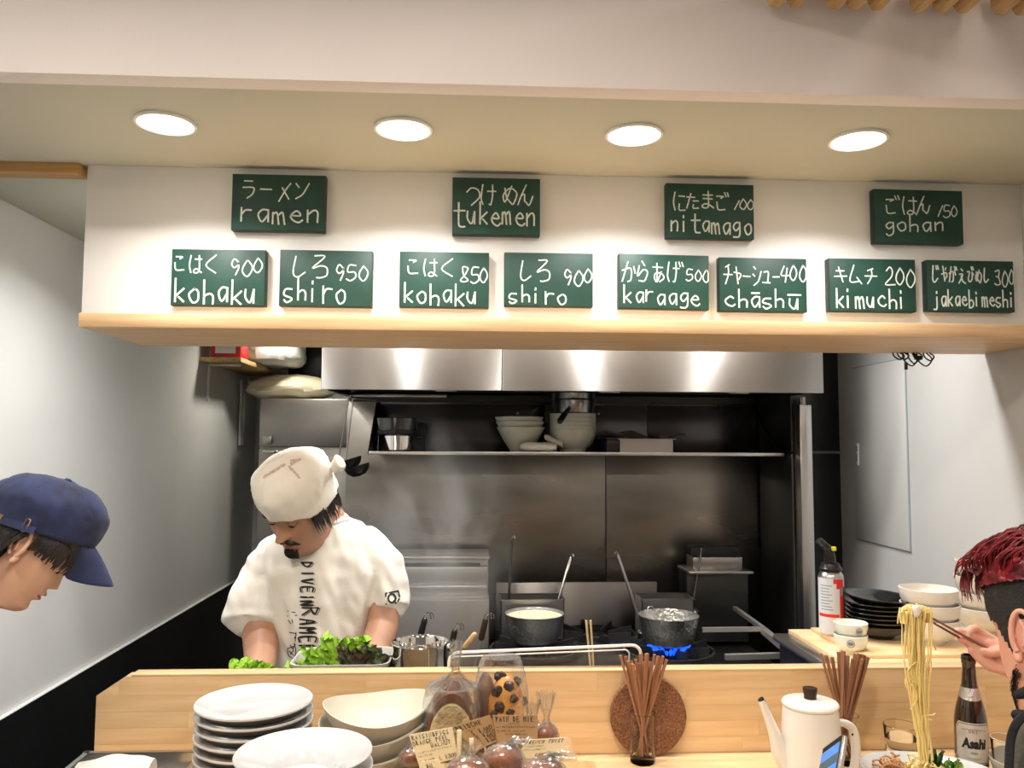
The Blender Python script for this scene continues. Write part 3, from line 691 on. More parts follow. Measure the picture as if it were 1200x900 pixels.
# hammered pots
def yukihira(x, y, label, fill):
    t = thing('aluminium_pot', (x, y, PZ), label, 'pot')
    part(t, 'body', MB().lathe([(0, 0), (.060, 0), (.078, .010), (.090, .035), (.097, .070), (.1025, .098), (.1035, .100), (.101, .101), (.094, .07), (.086, .035), (.074, .014), (0, .005)], 48), M['alum'])
    if fill: part(t, 'broth', MB().lathe([(0, .090), (.0985, .090)], 40), M['soup'])
    return t
yukihira(P1.x, 2.80, 'left hammered aluminium pot filled with pale broth on the stove', True)
t = yukihira(P2.x, 2.76, 'right aluminium pot over the blue flame on the stove', False)
part(t, 'rim_ring', MB().tube([(-.055+.0, .078+.0, .098), (-.05, .085, .110), (-.035, .09, .110), (-.03, .09, .098)], .002, 6), M['alum'])
# ladle in the left pot? stands in the steel bins behind
def bin_(px0, px1, y, ztop, h, d, label):
    a_ = at(px0, 700, y); b_ = at(px1, 700, y); w2 = b_.x-a_.x
    t = thing('steel_bin', ((a_.x+b_.x)/2, y+d/2, ztop-h), label, 'container')
    part(t, 'body', tray_mb(w2, d, h, .003, .006), M['steelfridge'])
    return t
bin_(587, 661, 2.93, 1.035, .15, .12, 'open rectangular steel bin behind the left aluminium pot')
bin_(752, 813, 2.93, 1.035, .15, .12, 'open rectangular steel bin behind the right aluminium pot')
def utensil(a, b, r, label, mt, tip=None, name='ladle', cat='ladle'):
    """long handle standing in a bin; a = foot, b = upper end"""
    a = Vector(a); b = Vector(b)
    t = thing(name, a, label, cat)
    d = (b-a).normalized(); mb = MB().tube([a, a.lerp(b, .5), b-d*.008, b], [r, r*1.05, r*1.1, r*.6], 8)
    part(t, 'handle', mb, mt, world=True)
    hk = MB().tube([b-d*.002, b+Vector((0, 0, .008)), b+Vector((.006*(1 if d.x >= 0 else -1), 0, .012)), b+Vector((.011*(1 if d.x >= 0 else -1), 0, .004))], .0022, 6)
    part(t, 'hook', hk, M['chrome'], world=True)
    part(t, 'cup', MB().sphere(a+Vector((0, 0, .012)), (.028, .028, .013), 16, 8), M['steelplain'], world=True)
    return t
zb = 1.035-.15+.012
utensil(tuple(at(594, 700, 2.97)[:2])+(zb,), at(600, 632, 3.0), .0045, 'dark thin ladle handle standing up in the left steel bin', M['steeldark'])
utensil(tuple(at(642, 700, 2.97)[:2])+(zb,), at(669, 653, 2.99), .0055, 'pale steel ladle handle leaning right out of the left steel bin', M['chrome'])
utensil(tuple(at(755, 700, 2.97)[:2])+(zb,), at(724, 650, 2.99), .0055, 'steel ladle handle leaning left out of the right steel bin', M['steelplain'])

# left noodle boiler unit
t = thing('noodle_boiler', (at(525, 700, 2.95).x, 3.05, 0), 'steaming stepped steel noodle boiler left of the stove', 'boiler')
bx0 = at(440, 700, 2.9).x-t.location.x; bx1 = at(573, 700, 2.9).x-t.location.x; bw = bx1-bx0; bc = (bx0+bx1)/2
z1 = at(500, 702, 2.86).z; z2 = at(500, 688, 2.90).z; z3 = at(500, 653, 3.0).z
part(t, 'lower_body', MB().box((bc, -.05, z1/2), (bw, .30, z1), ch=.004), M['steelfridge'])
part(t, 'apron_ledge', MB().box((bc, -.10, z2-.018), (bw-.01, .04, .034), ch=.004), M['steelplain'])
part(t, 'step', MB().box((bc, -.02, (z1+z2)/2+.03), (bw-.006, .12, z2-z1+.06), ch=.004), M['steelfridge'])
part(t, 'vent_slot', MB().box((bc+.02, -.052, z3-.035), (bw*.75, .006, .030), ch=.002), M['ink'])
part(t, 'back_box', MB().box((bc, .05, (z1+z3)/2), (bw, .19, z3-z1), ch=.004), M['steelfridge'])
part(t, 'top_rim', MB().box((bc, .04, z3), (bw+.006, .215, .008), ch=.002), M['steelplain'])

# griddle trough at the right of the stove
t = thing('steel_sink_unit', (at(862, 700, 2.85).x, 2.9, 0), 'low steel trough with raised frame right of the stove', 'sink')
gx = t.location.x
def bar(pa_, pb_, r=.010, flat=1., m_='rail', nm='frame_rail'):
    part(t, nm, MB().tube([Vector(pa_), Vector(pb_)], r, 4, flat=flat), M[m_], world=True, smooth=False)
bar(at(823, 738, 2.72), at(895, 737, 2.72)); bar(at(895, 737, 2.72), at(860, 712, 3.05)); bar(at(842, 713, 3.05), at(866, 712, 3.05), .006)
bar(at(895, 739, 2.70), at(918, 758, 2.52), .014)
bar(at(850, 770, 2.56), at(918, 768, 2.56), .012)
part(t, 'basin', MB().box((0, -.05, .44), (.235, .55, .80), ch=.004), M['steeldark'])
part(t, 'splash_box', MB().box((-.005, .20, .985), (.235, .12, .26), ch=.003), M['steeldark'])
part(t, 'splash_rim', MB().box((-.005, .18, 1.118), (.245, .17, .010), ch=.002), M['steelplain'])
part(t, 'upper_tray', MB().box((-.0, .20, 1.145), (.19, .10, .045), ch=.003), M['steelfridge'])
part(t, 'tray_grill', MB().box((-.0, .215, 1.185), (.19, .07, .035), ch=.003), M['iron'])
utensil(at(810, 720, 2.98), at(822, 645, 3.02), .0035, 'thin dark rod with bright tip beside the black grill tray, right of the stove', M['steeldark'], name='skimmer', cat='utensil')

# hanging ladles
t = thing('utensil_rail', at(400, 461, 3.05), 'short steel bar sticking out left of the hood shelf, carrying two ladles', 'rail')
part(t, 'bar', MB().tube([at(384, 456, 2.9), at(414, 466, 3.10), at(440, 468, 3.24)], .005, 8), M['steelplain'], world=True)
def hanging_ladle(p_top, p_bot, pc, label):
    t = thing('ladle', p_top, label, 'ladle', 'ladles hanging beside the hood')
    part(t, 'handle', MB().tube([p_top+Vector((.006, 0, -.004)), p_top+Vector((.004, 0, .006)), p_top+Vector((-.003, 0, .006)), p_top.lerp(p_bot, .1), p_bot], .003, 8), M['steelplain'], world=True)
    c = pc-p_top
    T = Matrix.Translation(c) @ Matrix.Rotation(radians(-18), 4, 'Y')
    part(t, 'bowl', MB().lathe([(0, -.030), (.024, -.026), (.041, -.010), (.048, .009), (.045, .009), (.036, -.007), (.022, -.021), (0, -.026)], 28, T=T), M['blackpl'])
hanging_ladle(at(409, 465, 3.04), at(397, 537, 3.06), at(419, 549, 3.00), 'front black ladle hanging above the cook by its thin steel handle')
hanging_ladle(at(414, 467, 3.10), at(404, 545, 3.08), at(410, 541, 3.10), 'rear black ladle hanging behind the front one, above the cook')

# ------------------------------------------------------------------ fridge and back left corner
x0 = at(304, 500, 4.6).x; zt = at(350, 467, 4.6).z; zs = at(350, 525, 4.6).z
t = thing('upright_fridge', (x0+.33, 4.95, 0), 'tall stainless steel fridge in the far left corner behind the cook', 'fridge')
part(t, 'body', MB().box((0, 0, zt/2), (.66, .66, zt), ch=.004), M['steelfridge'])
dl = part(t, 'door', MB().box((0, -.345, (zs+zt)/2+.002), (.655, .03, zt-zs-.012), ch=.005), M['steelfridge'])
dl2 = part(t, 'door', MB().box((0, -.345, zs/2+.03), (.655, .03, zs-.07), ch=.005), M['steelfridge'])
part(dl, 'handle', MB().box((-.28, -.366, zs+.045), (.05, .015, .05), ch=.004), M['steelplain'])
part(dl2, 'handle', MB().box((-.26, -.366, zs-.02), (.09, .012, .018), ch=.004), M['chrome'])
# wooden shelf on the left wall
a0 = at(243, 424, 4.2); shz = a0.z
t = thing('wall_shelf', (XL, 4.7, shz), 'knotty pine shelf on the left wall below the menu shelf', 'shelf')
part(t, 'board', MB().box((.105, 0, .012), (.21, 1.02, .024), ch=.002), M['pine'])
for y in (-.38, .38):
    part(t, 'bracket', MB().box((.007, y, -.09), (.012, .02, .20), ch=.002).box((.09, y, -.006), (.17, .02, .010), ch=.002), M['lamprim'])
shz += .025
a = at(268, 412, 4.28)
t = thing('red_tin', (a.x, 4.30, shz), 'red tin with a pale label on the wall shelf', 'tin')
part(t, 'body', MB().box((0, 0, .09), (.155, .15, .18), ch=.006), M['redtin'])
part(t, 'label', MB().box((0, -.0765, .088), (.105, .002, .13), ch=.0008), M['labelwhite'])
part(t, 'print', MB().box((0, -.0782, .125), (.07, .0008, .006)).box((0, -.0782, .11), (.08, .0008, .004)).box((0, -.0782, .098), (.06, .0008, .004)), M['greyprint'])
def crumple(c, d, seed, amp=.16):
    def fn(v):
        return 1+amp*noise.noise(Vector((v.x*1.6+seed, v.y*1.6, v.z*1.6)))+amp*.5*noise.noise(Vector((v.x*5+seed, v.y*5, v.z*4)))
    mb = MB().sphere(c, d, 28, 18, fn=fn); zm = c[2]-d[2]*.93
    for v in mb.v: v.z = max(v.z, zm)
    return mb
a = at(321, 420, 4.75)
b = crumple((a.x+.01, 4.74, shz+.125), (.15, .28, .122), 3)
for v in b.v:
    d_ = (v-Vector((a.x+.01, 4.74, shz+.125))); k_ = (abs(d_.x/.15)**4+abs(d_.y/.28)**4+abs(d_.z/.122)**4)**.25 or 1; q_ = d_.length and ((d_.x/.15)**2+(d_.y/.28)**2+(d_.z/.122)**2)**.5; v.xyz = Vector((a.x+.01, 4.74, shz+.125))+d_*(q_/k_)
    v.z = max(v.z, shz+.001)
single('plastic_bag', b, M['bagwhite'], 'full white plastic bag on the wall shelf beside the red tin', 'bag', loc=(a.x, 4.72, shz))
a = at(340, 456, 4.85)
b = crumple((a.x, 4.88, zt+.075), (.27, .22, .08), 8)
single('plastic_bag', b, M['bagcream'], 'flat cream plastic bag lying on top of the fridge', 'bag', loc=(a.x, 4.88, zt))
a = at(366, 446, 5.0)
t = thing('white_carton', (x0+.50, 5.12, zt+.0), 'small white carton on the fridge behind the cream bag', 'box')
part(t, 'body', MB().box((0, 0, .12), (.20, .16, .24), ch=.004), M['labelwhite'])
part(t, 'slot', MB().box((.06, -.081, .16), (.03, .002, .02)), M['ink'])
a = at(362, 425, 5.2)
single('wall_box', MB().box((a.x, 5.22, a.z), (.24, .14, .20), ch=.006), M['blackpl'], 'dark equipment box on the far wall left of the hood', 'box', loc=(a.x, 5.22, a.z-.1))
# thin sleeve strip hanging on left wall beside shelf
a = at(293, 445, 4.9); bq = at(293, 522, 4.9)
t = thing('hanging_strip', (XL+.012, 5.06, bq.z), 'narrow clear-sleeved printed strip hanging on the left wall under the shelf', 'strip')
hh = a.z-bq.z
part(t, 'sleeve', MB().box((.004, 0.0, hh/2), (.012, .34, hh), ch=.002), M['labelwhite'])
part(t, 'edge', MB().box((.009, -.10, hh/2), (.006, .016, hh), ch=.001), M['steelplain'])
# cables under the menu shelf at the right
p = at(1078, 413, 2.20)
t = thing('cable_bundle', (p.x, 2.24, 1.863), 'tangle of black cables hanging under the right part of the menu shelf', 'cables')
rnd = random.Random(4)
for i in range(7):
    x = (i-3)*.014+rnd.uniform(-.004, .004); dz = rnd.uniform(.02, .045); ww = rnd.uniform(.008, .02)
    part(t, 'cable', MB().tube(catmull([Vector((x-ww, 0, -.001)), Vector((x-ww*1.2, -.012, -dz*.6)), Vector((x, -.016, -dz)), Vector((x+ww*1.1, -.012, -dz*.5)), Vector((x+ww*.6, 0, -.001))], 4), .0022, 6), M['blackpl'])
part(t, 'connector', MB().box((-.025, -.01, -.04), (.008, .008, .022), ch=.002), M['blackpl'])
part(t, 'connector', MB().box((.012, -.01, -.016), (.02, .012, .012), ch=.002), M['blackpl'])

# ------------------------------------------------------------------ right cold table with board
BZ = 1.065
t = thing('cold_table', (1.19, 2.12, 0), 'black steel cold table behind the counter at the right', 'cabinet')
part(t, 'body', MB().box((0, 0, BZ/2-.01), (.60, .40, BZ-.035), ch=.004), M['blackgloss'])
part(t, 'top', MB().box((0, 0, BZ-.018), (.61, .41, .014), ch=.004), M['steelplain'])
part(t, 'edge_roll', MB().tube([(-.307, -.19, BZ-.022), (-.307, .20, BZ-.022)], .012, 12), M['steelplain'])
t = thing('wooden_worktop', (1.205, 2.12, BZ-.011), 'pale wooden board lying on the cold table under the bowls', 'board')
part(t, 'panel', MB().box((.0, 0, .006), (.575, .40, .012), ch=.001), M['wood'])
part(t, 'panel', MB().box((.02, .03, .0165), (.50, .30, .009), ch=.001), M['wood'])
TB = BZ-.011+.0215
rbz = .74
# gas torch
p = at(975, 735, 2.22)
t = thing('gas_torch', (p.x, 2.22, TB), 'butane torch with black head and red and white can beside the black plates', 'torch')
part(t, 'can', MB().lathe([(0, 0), (.032, 0), (.0335, .003), (.0335, .168), (.032, .172), (.030, .176), (.024, .184), (0, .186)], 32), M['steelplain'])
part(t, 'label', MB().lathe([(.0338, .006), (.0338, .164)], 40), M['labelgrey'])
pr = MB()
def onc(ang, z, r=.0342): return (r*cos(ang), r*sin(ang), z)
def patch(mb, a0, a1, z0, z1, r=.0342, mi=0, z2=None):
    n = 6; vs = [onc(a0+(a1-a0)*i/n, z0, r) for i in range(n+1)] + [onc(a0+(a1-a0)*i/n, z1 if z2 is None else z1+(z2-z1)*i/n, r) for i in range(n+1)]
    mb.add(vs, [(i, i+1, n+2+i, n+1+i) for i in range(n)], mi)
A0 = -pi/2-radians(20)
patch(pr, A0+.62, A0+1.02, .008, .163, mi=0); patch(pr, A0+.10, A0+1.02, .150, .163); patch(pr, A0+.35, A0+1.02, .135, .151)
patch(pr, A0-1.2, A0+.55, .054, .063)
part(t, 'red_print', pr, M['red'])
pr = MB(); patch(pr, A0+1.03, A0+1.5, .008, .14); part(t, 'teal_print', pr, M['teal'])
pr = MB()
for z in range(9):
    patch(pr, A0-.95, A0-.95+random.uniform(.7, 1.25), .074+z*.0085, .0765+z*.0085)
patch(pr, A0+.72, A0+.92, .115, .138, .0345); part(t, 'fine_print', pr, M['greyprint'])['kind'] = 'stuff'
part(t, 'collar', MB().lathe([(.030, .184), (.031, .19), (.026, .196), (.024, .205), (0, .206)], 24), M['blackpl'])
part(t, 'head', MB().capsule([(0, 0, .20), (-.002, 0, .225), (-.006, 0, .245)], [.016, .015, .014], 12).capsule([(-.006, 0, .245), (-.022, -.004, .262)], [.012, .010], 10), M['blackpl'])
part(t, 'nozzle', MB().tube([(-.022, -.004, .260), (-.034, -.006, .272)], .011, 14), M['steeldark'])
part(t, 'knob', MB().box((.004, -.014, .248), (.012, .008, .012), ch=.002), M['yellow'])
bpy.context.view_layer.update(); t.scale = (1, 1, .945)
# two small celadon cups
p = at(997, 751, 2.06)
proto = thing('teacup', (p.x, 2.06, BZ+.001+.0005), 'lower pale celadon cup with a blue round crest, on the board', 'cup', 'celadon cups on the board')
cupb = MB().lathe([(0, .004), (.018, .004), (.019, 0), (.022, 0), (.023, .005), (.036, .016), (.041, .034), (.0415, .046), (.0400, .047), (.038, .034), (.033, .019), (0, .010)], 40)
part(proto, 'body', cupb, M['celadon'])
def crest(T):
    mb = MB()
    mb.lathe([(.0080, 0), (.0092, 0)], 24, T=T)
    for k in range(5):
        mb.box((-.005+k*.0025, .0, .0001), (.0012, .010-.0012*abs(k-2), .0002), T=T)
    mb.box((0, .002, .0001), (.011, .0012, .0002), T=T).box((0, -.002, .0001), (.009, .0012, .0002), T=T)
    return mb
def oncup(ang, z, r): return Matrix.Translation((r*cos(ang), r*sin(ang), z)) @ Matrix.Rotation(ang, 4, 'Z') @ Matrix.Rotation(pi/2, 4, 'Y') @ Matrix.Rotation(pi/2, 4, 'Z')
cr = part(proto, 'crest', crest(oncup(-pi/2-.45, .030, .0417)), M['blueglaze'])
t2 = dup(proto, (p.x+.001, 2.06, BZ+.0015+.030), 'upper pale celadon cup with a grey-blue round crest, stacked on the other')
for c in t2.children:
    if c.name.startswith('crest'): c.rotation_euler = (0, 0, .5)
# black lacquer plates
p = at(1029, 735, 2.19)
lp = MB().lathe([(0, .004), (.035, .004), (.036, 0), (.041, 0), (.043, .006), (.07, .020), (.0885, .036), (.089, .039), (.087, .039), (.066, .025), (.04, .012), (0, .010)], 44)
for i in range(7):
    n = ('bottom', 'second', 'third', 'fourth', 'fifth', 'sixth', 'topmost')[i]
    if i == 0: proto = thing('black_plate', (p.x, 2.19, TB), 'bottom black lacquer plate of the stack beside the torch', 'plate', 'stacked black lacquer plates'); part(proto, 'body', lp, M['blacklac'])
    else:
        d_ = dup(proto, (p.x+random.uniform(-.002, .002), 2.19, TB+.0115*i), '%s black lacquer plate from below in the stack beside the torch' % n if i < 6 else 'topmost black lacquer plate of the stack beside the torch')
        if i == 6: d_.rotation_euler = (radians(2), radians(3), 0); d_.location.z += .004
# ramen bowls
rb = [(0, .008), (.032, .008), (.034, 0), (.039, 0), (.041, .010), (.062, .028), (.075, .055), (.0785, .080), (.0795, .094), (.0765, .095), (.075, .08), (.069, .055), (.055, .034), (0, .02)]
def rbowl_stack(px, py, y, n, gap, s, who, order):
    p = at(px, py, y)
    for i in range(n):
        lab = 'ivory ramen bowl, %s of the %s stack on the board' % (order[i], who)
        if i == 0:
            pr_ = thing('ramen_bowl', (p.x, y, TB), lab, 'bowl', 'ivory ramen bowls on the board')
            part(pr_, 'body', MB().lathe([(r*s, z*s*rbz) for r, z in rb], 48, wob=lambda a, i: 1+.008*sin(3*a+1)), M['porcbowl']); q = pr_
        else:
            q = dup(pr_, (p.x+[0, .001, -.001, .002][i % 4], y, TB+gap*i), lab, rz=i*1.1)
    return p
rbowl_stack(1090, 745, 2.12, 3, .039, .92, 'left', ('lowest', 'middle', 'topmost'))
rbowl_stack(1158, 740, 2.22, 4, .043, 1.0, 'right', ('lowest', 'second', 'third', 'topmost'))

# ------------------------------------------------------------------ counter and divider board
CZ, DT = .940, 1.1145
rnd = random.Random(11)
CL = -.775
t = thing('counter', (0, 1.5, 0), 'long pale laminated wood dining counter along the bottom of the picture', 'counter')
XR -= .004
part(t, 'core', MB().box(((CL+XR)/2, -.09, CZ-.032), (XR-CL-.004, .66, .030)), M['woodcore'])
part(t, 'apron', MB().box(((CL+XR)/2, .20, .455), (XR-CL-.03, .03, .91)), M['blackgloss'])
def staves(parent, nm, x0, x1, rows, matl, mk):
    """rows: list of (a, b) extents across the grain; mk(mb, xa, xb, a, b) fills one piece"""
    for a_, b_ in rows:
        x = x0-rnd.uniform(0, .3)
        while x < x1:
            l = rnd.uniform(.28, .52); xa, xb = max(x, x0), min(x+l, x1); x += l
            if xb-xa < .02: continue
            mb = MB(); mk(mb, xa+.00012, xb-.00012, a_+.00012, b_-.00012); part(parent, nm, mb, matl)
rows = [(-.24+.045*i, -.24+.045*(i+1)) for i in range(11)]
rows = [(a, min(b, .248)) for a, b in rows]
staves(t, 'stave', CL, XR-.002, rows, M['wood'], lambda mb, xa, xb, a, b: mb.box(((xa+xb)/2, (a+b)/2, CZ-.009), (xb-xa, b-a, .018)))
part(t, 'front_slab', MB().box(((CL+XR)/2, -.331, CZ-.009), (XR-CL, .18, .018), ch=.001), M['wood'])

t = thing('divider_board', (0, 1.75, CZ), 'upright laminated wood board between the counter and kitchen, left end chamfered', 'board')
BL = -.772; HB = DT-CZ
part(t, 'core', MB().prism([(BL+.004, 0), (XR-.002, 0), (XR-.002, HB-.003), (BL+.068, HB-.003), (BL+.004, HB-.045)], .003, .031), M['woodcore'])
def board_piece(mb, xa, xb, a, b):
    # trapezoid cut by the chamfer at the left end
    def xc(z): return BL + max(0, z-(HB-.043))*1.5
    zc = lambda x: (HB-.043)+(x-BL)/1.5
    pts = [(max(xa, xc(a)), a), (xb, a)]
    if xb >= xc(b):
        pts += [(xb, b), (max(xa, xc(b)), b)]
        if xa < xc(b) and xa > xc(a): pts += [(xa, zc(xa))]
    else:
        pts += [(xb, zc(xb))]
        if xa > xc(a): pts += [(xa, zc(xa))]
    mb.prism(pts, 0, .0315)
staves(t, 'stave', BL, XR-.001, [((HB-.043)/4*i, (HB-.043)/4*(i+1)) for i in range(4)]+[(HB-.043, HB-.004)], M['wood'], board_piece)
part(t, 'top_edge', MB().box(((BL+.068+XR)/2, .017, HB-.002), (XR-BL-.068-.003, .037, .0042), ch=.0012), M['wood'])

# kitchen worktop behind the board
t = thing('kitchen_worktop', (-.1, 1.98, 0), 'steel worktop behind the divider board where the cook works', 'worktop')
part(t, 'top', MB().box((.08, .0, .86), (1.55, .36, .03), ch=.004), M['steelplain'])
part(t, 'body', MB().box((.08, .0, .4225), (1.5, .33, .845), ch=.004), M['steeldark'])
WT = .875

# acrylic guard with rounded corners, leaning
g0 = at(527, 781, 1.86); g1 = at(742, 779, 1.86); gt0 = at(534, 757, 1.84); gt1 = at(742, 748, 1.84)
t = thing('acrylic_cover', (0, 1.84, WT), 'tilted clear acrylic cover with pale rounded edge behind the board', 'cover')
x0, x1 = g0.x, g1.x; zt = (gt0.z+gt1.z)/2-WT
def rr(x0, x1, z0, z1, r, n=6):
    pts = [(x0, z0), (x1, z0)]
    for i in range(n+1):
        a = pi/2*i/n; pts.append((x1-r+r*cos(a), z1-r+r*sin(a)))
    for i in range(n+1):
        a = pi/2+pi/2*i/n; pts.append((x0+r+r*cos(a), z1-r+r*sin(a)))
    return pts
sh = Matrix(((1, 0, 0, 0), (0, 1, -.25, .0), ((gt1.z-gt0.z)/(x1-x0), 0, 1, 0), (0, 0, 0, 1)))
pl = rr(x0, x1, .0, zt-.003, .022)
part(t, 'pane', MB().prism(pl, -.0015, .0015, T=sh), M['acryl'])
edge = [sh @ Vector((x, 0, z)) for x, z in pl[1:]]+[sh @ Vector((x0, 0, 0))]
part(t, 'edge_frame', MB().tube(edge, .0035, 8), M['acryledge'])
edge2 = [sh @ Vector((x, .035, z)) for x, z in rr(x0+.004, x1-.018, .0, zt-.022, .012)[1:]]
part(t, 'inner_rim', MB().tube(edge2, .0018, 8), M['acryledge'])

# ------------------------------------------------------------------ dishes at the left
pp = MB().lathe([(0, .002), (.078, .002), (.080, 0), (.088, 0), (.0925, .0015), (.1078, .0143), (.1105, .0160), (.1108, .0185), (.1098, .0200), (.106, .0188), (.083, .0105), (.060, .0075), (0, .007)], 64)
for v in pp.v: v.x *= .955; v.y *= .955
n1 = 10; gap = .0180; p = atz(299, 818, 1.125)
lab = ('bottom', 'second', 'third', 'fourth', 'fifth', 'sixth', 'seventh', 'eighth', 'ninth', 'topmost')
proto = thing('white_plate', (p.x, p.y, CZ), 'bottom white round plate of the tall stack at the left', 'plate', 'tall stack of white plates')
pp.m = [1 if len(f) == 4 and all(i // 64 in (3, 4, 5) for i in f) else 0 for f in pp.f]  # foot and outer wall faces painted dark as gap shade
part(proto, 'body', pp, [M['porc'], M['porcgap']])
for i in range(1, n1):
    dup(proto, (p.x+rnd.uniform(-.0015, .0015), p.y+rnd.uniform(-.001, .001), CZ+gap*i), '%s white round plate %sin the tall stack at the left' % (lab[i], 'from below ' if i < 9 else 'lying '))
pd = MB().lathe([(0, .006), (.045, .006), (.047, 0), (.052, 0), (.054, .008), (.062, .022), (.068, .027), (.100, .036), (.118, .044), (.1205, .0465), (.1195, .0480), (.116, .0475), (.098, .0400), (.066, .0315), (.058, .0265), (.048, .013), (0, .011)], 64)
for v in pd.v: v.x *= .845; v.y *= .845
p = atz(357, 881, 1.135)
pr_ = thing('deep_plate', (p.x, p.y, CZ), 'bottom wide-rimmed white deep plate of the stack at the front', 'plate', 'stack of deep white plates at the front')
part(pr_, 'body', pd, M['porc'])
for i in range(1, 8):
    dup(pr_, (p.x+rnd.uniform(-.0015, .0015), p.y, CZ+.0212*i), '%s wide-rimmed white deep plate of the stack at the front' % ('', 'second', 'third', 'fourth', 'fifth', 'sixth', 'seventh', 'topmost')[i])
# stoneware bowls with wavy rim
def wav(a, i): return 1+(.055*sin(2*a+.9)+.03*sin(3*a))*(min(i, 12)/12 if i < 9 else 1)*.8
bw = MB().lathe([(0, .006), (.035, .006), (.036, 0), (.042, 0), (.045, .008), (.072, .022), (.092, .045), (.103, .068), (.1035, .0705), (.1015, .071), (.089, .050), (.069, .029), (.04, .015), (0, .013)], 64,
               wob=lambda a, i: 1+(.05*sin(2*a+.6)+.025*sin(3*a+1))*min(1, max(0, (i-4)/4)))
for v in bw.v: v.z += .008*max(0, v.z/.07)*sin(2*atan2(v.y, v.x)+2.2)
p = at(440, 870, 1.56)
pr_ = thing('oval_bowl', (p.x, 1.56, CZ), 'lowest brownish cream bowl with an uneven rim right of the plates', 'bowl', 'stack of cream bowls with uneven rims')
part(pr_, 'body', bw, M['porcmatt'])
for i in (1, 2, 3):
    dup(pr_, (p.x+[0, .003, -.002, .004][i], 1.56+.002*i, CZ+[0, .032, .064, .096][i]), ['', 'second cream bowl from below with an uneven rim right of the plates', 'third cream bowl with an uneven rim right of the plates', 'topmost cream bowl with an uneven rim right of the plates'][i], rz=[0, .1, .25, .55][i])
# tray with cloths at the far left
p = at(150, 895, 1.52)
t = thing('steel_tray', (-.648, 1.572, CZ), 'shallow steel tray at the left end of the counter holding white cloths', 'tray')
part(t, 'pan', tray_mb(.225, .25, .036, .002, .010), M['steelplain'])
single('wooden_spatula', MB().box((-.565, 1.60, CZ+.0065), (.05, .14, .008), ch=.003), M['pine'], 'flat wooden piece lying in the steel tray beside the cloths', 'board', loc=(-.565, 1.60, CZ+.002))
c = at(150, 890, 1.47)
soft_roll('white_cloth', (-.735, 1.60, CZ+.033), (-.60, 1.61, CZ+.033), .040, M['cloth'], 'folded white cloth at the back of the steel tray, leftmost dish cloth', 'cloth', 11, .75)
soft_roll('white_cloth', (-.71, 1.515, CZ+.028), (-.575, 1.535, CZ+.028), .034, M['cloth'], 'folded white cloth on the right side in the steel tray', 'cloth', 17, .8)

# ------------------------------------------------------------------ bread in bags
def bagneck(p0, p1, r0, r1, top, seed=1, flare=.022):
    """gathered bag mouth: from the shoulder p0 up to the tie p1 and flaring to top"""
    p0 = Vector(p0); p1 = Vector(p1); top = Vector(top); rings = []; n = 40
    for q, c, r in [(0, p0, r0), (.3, p0.lerp(p1, .35), r0*.75), (.6, p0.lerp(p1, .7), r0*.38), (.9, p1, r1), (1.1, p1.lerp(top, .12), r1*.95), (1.4, p1.lerp(top, .5), flare*.62), (1.8, top, flare)]:
        rings.append([c+Vector((cos(2*pi*k/n), sin(2*pi*k/n)*.7, 0))*r*(1+(.22 if k % 2 else -.16)*min(1, q*1.2)+.2*noise.noise(Vector((k*.7, q*2, seed)))*(1 if q else .2)) +
                      Vector((0, 0, .012*noise.noise(Vector((k*.5, q, seed+5))))*(1 if False else 1))*(1 if q > .2 else 0) for k in range(n)])
    return MB().loft(rings, cap=False)
# half loaf with pale crumb, dark crust
p = at(529, 840, 1.50)
ST1 = CZ+.085; ST2 = at(590, 892, 1.40).z-.026
t = thing('raisin_loaf', (p.x, 1.50, ST1), 'cut round loaf with pale crumb face and dark crust in a tied clear bag', 'bread')
def dome(sx, sz, y, dy, n=24, seed=0):
    return [Vector((sx*cos(pi*k/n)*(1+.03*noise.noise(Vector((k*.3, seed, 0)))), y, sz*max(.02, sin(pi*k/n))**.8)) for k in range(n+1)]
LH = (at(529, 803, 1.52).z-ST1)
rings = [dome(.046, LH*.93, -.0, 0), dome(.049, LH*.98, .012, 0), dome(.050, LH, .05, 0), dome(.046, LH*.93, .075, 0), dome(.030, LH*.7, .085, 0)]
part(t, 'crust', MB().loft(rings, cap=True), M['crustdark'])
part(t, 'crumb_face', MB().loft([dome(.0435, LH*.78, -.006, 0), dome(.0445, LH*.80, .002, 0)], cap=True), M['crumb'])
part(t, 'tie', MB().lathe([(.0055, -.003), (.0075, -.002), (.0075, .002), (.0055, .003)], 16, (at(534, 787, 1.50).x-p.x, 0, at(534, 787, 1.50).z-ST1)), M['brass'])
bag = MB().lathe([(.050, .0), (.055, .02), (.054, LH*.7), (.047, LH*.95)], 40, (0, .043, 0), sy=1.0, wob=lambda a, i: 1+.05*noise.noise(Vector((a*3, i, 2))))
z_ = lambda py: at(534, py, 1.52).z-ST1
bag.v and None
bn = bagneck((0, .043, LH*.85), (.006, .02, z_(788)), .050, .0065, (.007, .02, z_(752)), 3, .013)
part(t, 'clear_bag', bag, M['film']); part(t, 'bag_neck', bn, M['film'])
